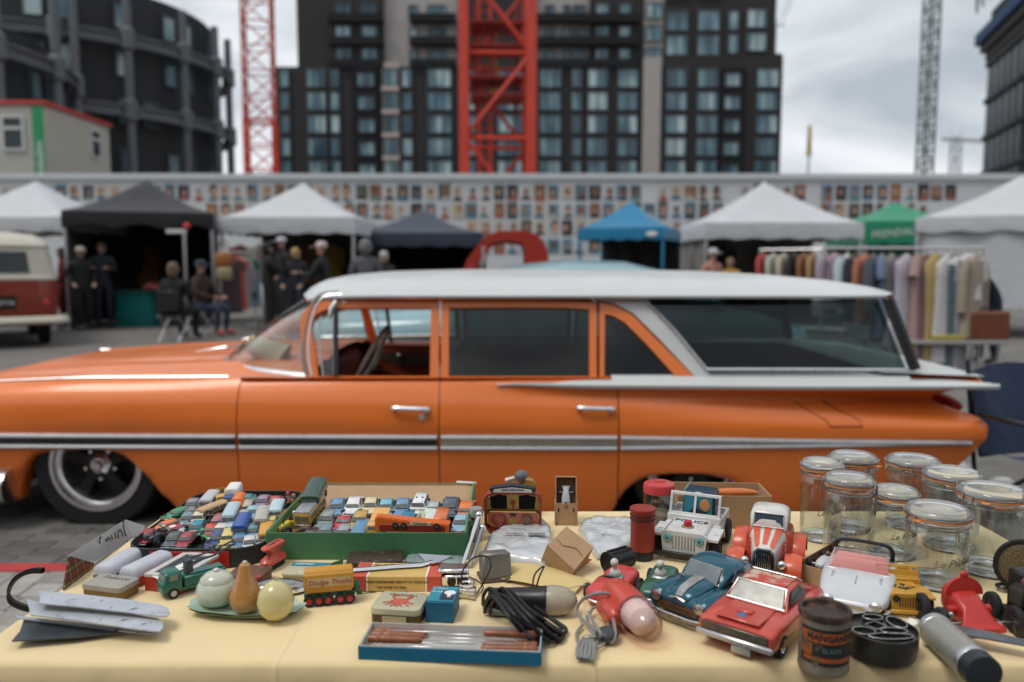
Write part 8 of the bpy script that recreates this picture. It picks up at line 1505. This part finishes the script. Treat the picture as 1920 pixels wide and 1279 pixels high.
# red torch with grey cable
p=T(1190,1186);t=thing('hand_lamp','red and white plastic hand lamp with clear ribbed lens','lamp',p,R(-76));t.scale=(1.7,1.18,1.18);X=Matrix.Translation((0,0,.027)) @ Matrix.Rotation(R(90),4,'Y');rl=mat('lamp_red',(.56,.065,.04),.35,var=.06,coat=.4)
b=B();b.lathe([(.004,-.062),(.016,-.058),(.022,-.048),(.0245,-.03),(.0255,.0)],32,0,X);O('body',b,rl,t);b=B();b.box((-.018,-.028,.022),(.04,.02,.026),0,.006);O('grip',b,rl,t)
b=B();pr_=[(.0258,.0)];
for i in range(9):a=i/9;pr_ += [(.0265*math.sqrt(1-(a*.93) ** 2.4)+.0007,.002+.036*a),(.0265*math.sqrt(1-(a*.93) ** 2.4)-.0002,.004+.036*a)]
pr_ += [(.006,.0395),(.0005,.0402)];b.lathe(pr_,36,0,X);O('lens',b,clear_glass('lens_red',(.985,.84,.80),.1,1.6),t);b=B();b.lathe([(.0215,-.002),(.019,.018),(.006,.026),(.0005,.027)],24,0,X);O('reflector',b,mat('lamp_white',(.75,.72,.70),.3),t)
for i,(lab,pts_) in enumerate((('grey lamp cable making a big loop over the red racer',[T(1155,1142,.01),T(1148,1120,.04),T(1128,1112,.05),T(1098,1120,.04),T(1082,1140,.02),T(1086,1155,.012),T(1108,1175,.014),T(1120,1192,.012),T(1104,1196,.008)]),('grey lamp cable loop from the red lamp grip',[T(1172,1128,.02),T(1150,1140,.03),T(1130,1138,.02),T(1112,1140,.012),T(1106,1152,.008)]),('grey lamp cable strand by the plug',[T(1104,1148,.02),T(1112,1165,.026),T(1126,1188,.022),T(1122,1196,.01),T(1108,1180,.012),T(1100,1155,.014)]),('grey lamp cable loop lying at left near the front',[T(1092,1172,.006),T(1082,1186,.004),T(1083,1202,.003),T(1092,1212,.003),T(1098,1200,.006)]),('grey lamp cable strand beside the red grip',[T(1146,1130,.03),T(1150,1160,.028),T(1154,1190,.016),T(1146,1205,.006),T(1140,1190,.012),T(1142,1150,.022)]))):
    cable(lab,pts_,.0026,gry,6,group='grey lamp cable',cat='cable')
p=T(1097,1238);t=thing('cable_hank','tied hank of grey cable at the table front','cable',p,R(80));b=B()
for i in range(9):k=(i-4)*.0013+.001*(i % 2);b.tube(spline([(.002,k*.6,.008),(-.008,k*2.0,.005+.001*(i % 3)),(.012,k*2.4,.013),(.036,k*1.4,.014),(.046,k*.6,.010)],4),.0026,6)
O('strands',b,gry,t);b=B();b.lathe([(.009,-.003),(.010,0),(.009,.003)],14,0,Matrix.Translation((.040,0,.011)) @ Matrix.Rotation(R(90),4,'Y'),False,False);O('tie',b,gry,t)
p=T(1135,1205);t=thing('wall_plug','worn grey plug with steel pins beside the red lamp','plug',p,R(-40));b=B();b.sph((0,.004,.012),(.018,.02,.011),16,10);O('case',b,mat('plug_dark',(.05,.055,.06),.4,var=.3),t)
for x in (-.008,.0,.008):b=B();b.box((x,-.024,.008),(.003,.02,.004),0,.0006);O('pin',b,dull_steel,t)
# ================================================================ tins and tube at front right
p=T(1550,1258);hh=at_y(1553,1152,p.y-.01).z-TZ;rr=.0355;t=thing('rusty_tin','rusty lidded paint tin lettered in orange at the table front','tin',p+Vector((0,.014,0)));tm2=mat('tin_rusty',(.26,.23,.17),.45,.6,.3,30,spots=((.10,.05,.025),.35,60))
b=B();b.lathe([(rr*.99,0),(rr*1.01,.003),(rr*.985,.005),(rr*.985,hh-.01)],44);O('body',b,tm2,t);b=B();b.lathe([(rr*.985,hh-.011),(rr*1.04,hh-.009),(rr*1.05,hh-.003),(rr*1.0,hh),(rr*.88,hh-.001),(rr*.84,hh-.007),(.001,hh-.008)],44);O('lid',b,mat('tin_lid_dark',(.05,.035,.03),.5,.4,.3,40,spots=((.16,.08,.05),.5,40)),t)
def wrap(z0,z1,a0,a1,m,nm,k=1.):b=B();b.loft([[(rr*k*.99*math.cos(R(a0+(a1-a0)*i/20)),rr*k*.99*math.sin(R(a0+(a1-a0)*i/20)),z) for i in range(21)] for z in (z0,z1)],closed=False);O(nm,b,m,t)
ori=mat('tin_orange_print',(.42,.10,.02),.5,.2,.2,40,spots=((.12,.09,.05),.5,60));wrap(hh*.18,hh*.78,-170,-5,mat('tin_black_print',(.03,.028,.024),.5,.3,.3,60,spots=((.18,.15,.1),.4,60)),'label',1.001);wrap(hh*.55,hh*.72,-168,-8,ori,'orange_band',1.006);wrap(hh*.24,hh*.31,-160,-8,ori,'orange_band',1.006);wrap(hh*.33,hh*.52,-168,-138,ori,'orange_corner',1.006)
def bend(txt,size,z,m):
    me=text_mesh(txt,size,m,ext=.0003,bold=.03).copy()
    for v in me.vertices:a=R(-92)+v.co.x/rr;k_=rr*1.002+v.co.z;v.co=Vector((k_*math.cos(a),k_*math.sin(a),z+v.co.y))
    link('lettering',me,t)
bend('MANGANESE',.0125,hh*.635,black_print);bend('BLACK',.009,hh*.43,mat('tin_teal_print',(.08,.14,.14),.5));bend('LIQUID DRIER',.006,hh*.21,black_print)
p=T(1670,1246);t=thing('cutter_tin','round dark tin of metal pastry cutters at the table front','tin',p+Vector((0,.034,0)));t.scale=(1.1,1.1,1);rr2=.047;zt2=.040;ptn=mat('patina_steel',(.36,.37,.36),.35,.4,.3,30);b=B();b.lathe([(rr2*.9,0),(rr2*.97,.006),(rr2*.97,.014),(rr2,.018),(rr2,zt2),(rr2*.97,zt2+.001),(rr2*.96,zt2-.006),(rr2*.5,zt2-.007),(.001,zt2-.007)],44);O('tin',b,mat('cutter_dark',(.07,.066,.06),.35,.7,.4,30,spots=((.22,.21,.19),.25,40)),t)
for nm,pts_ in (('square_cutter',[(-.018,.010),(.0,.020),(.010,.004),(-.008,-.006)]),('round_cutter',[(-.026+.015*math.cos(i*.52),-.006+.012*math.sin(i*.52)) for i in range(12)]),('leaf_cutter',[(.012+.018*math.cos(i*.52),-.012+.009*math.sin(i*.52)) for i in range(12)]),('wide_cutter',[(.0+.03*math.cos(i*.52),-.028+.009*math.sin(i*.52)) for i in range(12)]),('long_cutter',[(.028+.012*math.cos(i*.52),.014+.018*math.sin(i*.52)) for i in range(12)]),('oval_cutter',[(.002+.014*math.cos(i*.52),.030+.009*math.sin(i*.52)) for i in range(12)])):
    b=B();n=len(pts_);b.loft([[(x,y,z) for x,y in pts_+[pts_[0]]] for z in (zt2-.007,zt2-.001+.0015*(len(nm) % 3))],closed=False);b.tube([(x,y,zt2-.001+.0015*(len(nm) % 3)) for x,y in pts_],.0008,5,1,closed=True);O(nm,b,[mat('cutter_wall',(.05,.05,.048),.4,.6),ptn],t,smooth=50)
a_,c_=T(1752,1180,.025),T(1830,1250,.025);ax_=(c_-a_);L2=ax_.length;rt_=.025;t=thing('metal_tube','pale metal tube with dark end cap at the front right','tube',Vector((a_.x,a_.y,TZ+rt_)));X=Vector((ax_.x,ax_.y,0)).to_track_quat('Z','Y').to_matrix().to_4x4();b=B();b.lathe([(rt_*.9,0),(rt_,.001),(rt_,L2*.98)],36,0,X);O('tube',b,mat('tube_putty',(.34,.33,.29),.4,.4,.15,20),t);b=B();b.lathe([(rt_*1.02,-.002),(rt_*1.03,.008),(rt_,.009)],36,0,X,False,False);O('collar',b,silver,t);b=B();b.lathe([(rt_*1.02,L2*.9),(rt_*1.03,L2*.97),(rt_,L2*.98)],36,0,X,False,False);O('collar',b,silver,t);b=B();b.lathe([(rt_*1.0,L2*.98),(rt_*1.02,L2*.985),(rt_*1.0,L2*1.18),(rt_*.8,L2*1.2)],36,0,X);O('end_cap',b,mat('cap_dark',(.02,.026,.03),.4),t)
p=T(1845,1215);t=thing('metal_plate','grey metal plate on pin legs with coloured flecks at right edge','plate',p,R(-22));b=B();b.poly([(-.06,-.012,.020),(.055,-.020,.020),(.085,-.004,.020),(-.04,.022,.020)],(0,0,.0025));O('plate',b,mat('plate_steel',(.16,.18,.20),.4,.6,.3,40,spots=((.5,.30,.08),.25,50)),t)
for x,y in ((-.045,.012),(.058,-.012)):b=B();b.cyl((x,y,.0),(x,y,.040),.0022,n=8);b.sph((x,y,.041),.0038,10,6);O('pin',b,dull_steel,t)
b=B();b.sup([(-.014,0,.006,.006,3),(0,0,.014,.010,3),(.014,0,.005,.006,3)],10,3);tag(O('white_figure',b,white_print,None,T(1712,1176),R(20)),'small white toy figure between yellow jeep and metal tube','toy figure')
# microphone and camera at right edge
p=T(1908,1112);t=thing('round_speaker','round bronze mesh speaker on a stand at right edge','speaker',p+Vector((.008,.0,0)),R(-24));cz=at_y(1905,1062,p.y).z-TZ;X=Matrix.Translation((0,0,cz)) @ Matrix.Rotation(R(78),4,'X');b=B();b.lathe([(.043,-.006),(.047,-.004),(.048,.002),(.045,.006),(.041,.006)],40,0,X,False,False);O('rim',b,mat('speaker_rim',(.03,.028,.026),.4,.5),t)
b=B();b.lathe([(.042,.003),(.03,.0055),(.001,.0065)],40,0,X,False,False);mm=mat('speaker_mesh',(.13,.095,.05),.45,.7,.2,60);N=mm.node_tree.nodes;vo=N.new('ShaderNodeTexVoronoi');vo.inputs['Scale'].default_value=420;bu=N.new('ShaderNodeBump');bu.inputs['Strength'].default_value=1;bu.inputs['Distance'].default_value=.001;tcx=N.new('ShaderNodeTexCoord');mm.node_tree.links.new(tcx.outputs['Object'],vo.inputs['Vector']);mm.node_tree.links.new(vo.outputs['Distance'],bu.inputs['Height']);mm.node_tree.links.new(bu.outputs[0],N['Principled BSDF'].inputs['Normal']);O('mesh',b,mm,t);b=B();b.cyl((0,.004,0),(0,.004,cz-.04),.006,n=10);b.lathe([(.022,0),(.02,.004),(.006,.006)],20);b.tube(arc((-.03,0),.010,0,360,14,.008),.0028,6);O('stand',b,black_plastic,t)
p=T(1912,1178);t=thing('old_camera','black folding camera with bellows at right edge','camera',p+Vector((.018,.012,0)),R(12));b=B();b.box((.006,0,.045),(.05,.05,.09),0,.004);b.box((-.018,-.012,.014),(.05,.07,.028),0,.003,rz=R(-20));O('case',b,black_plastic,t);b=B()
for i in range(6):b.box((-.016-i*.004,-.012,.056),(.002,.036-i*.002,.036-i*.002),0,.001)
O('bellows',b,mat('bellows',(.04,.038,.03),.6),t);b=B();b.tube([(-.03,-.02,.082),(-.01,-.016,.086),(.01,-.012,.084)],.005,8);O('bar',b,dull_steel,t)
# hat on the wagon's dashboard
b=B();b.lathe([(.10,0),(.09,.02),(.065,.13),(.05,.21),(.03,.22)],20,0,Matrix.Translation((-1.28,CY-.48,.80)) @ Matrix.Rotation(R(-62),4,'Y'));tag(O('straw_hat',b,mat('hat_straw',(.45,.36,.24),.8),None),'cream rolled straw hat lying inside the wagon windscreen','hat')
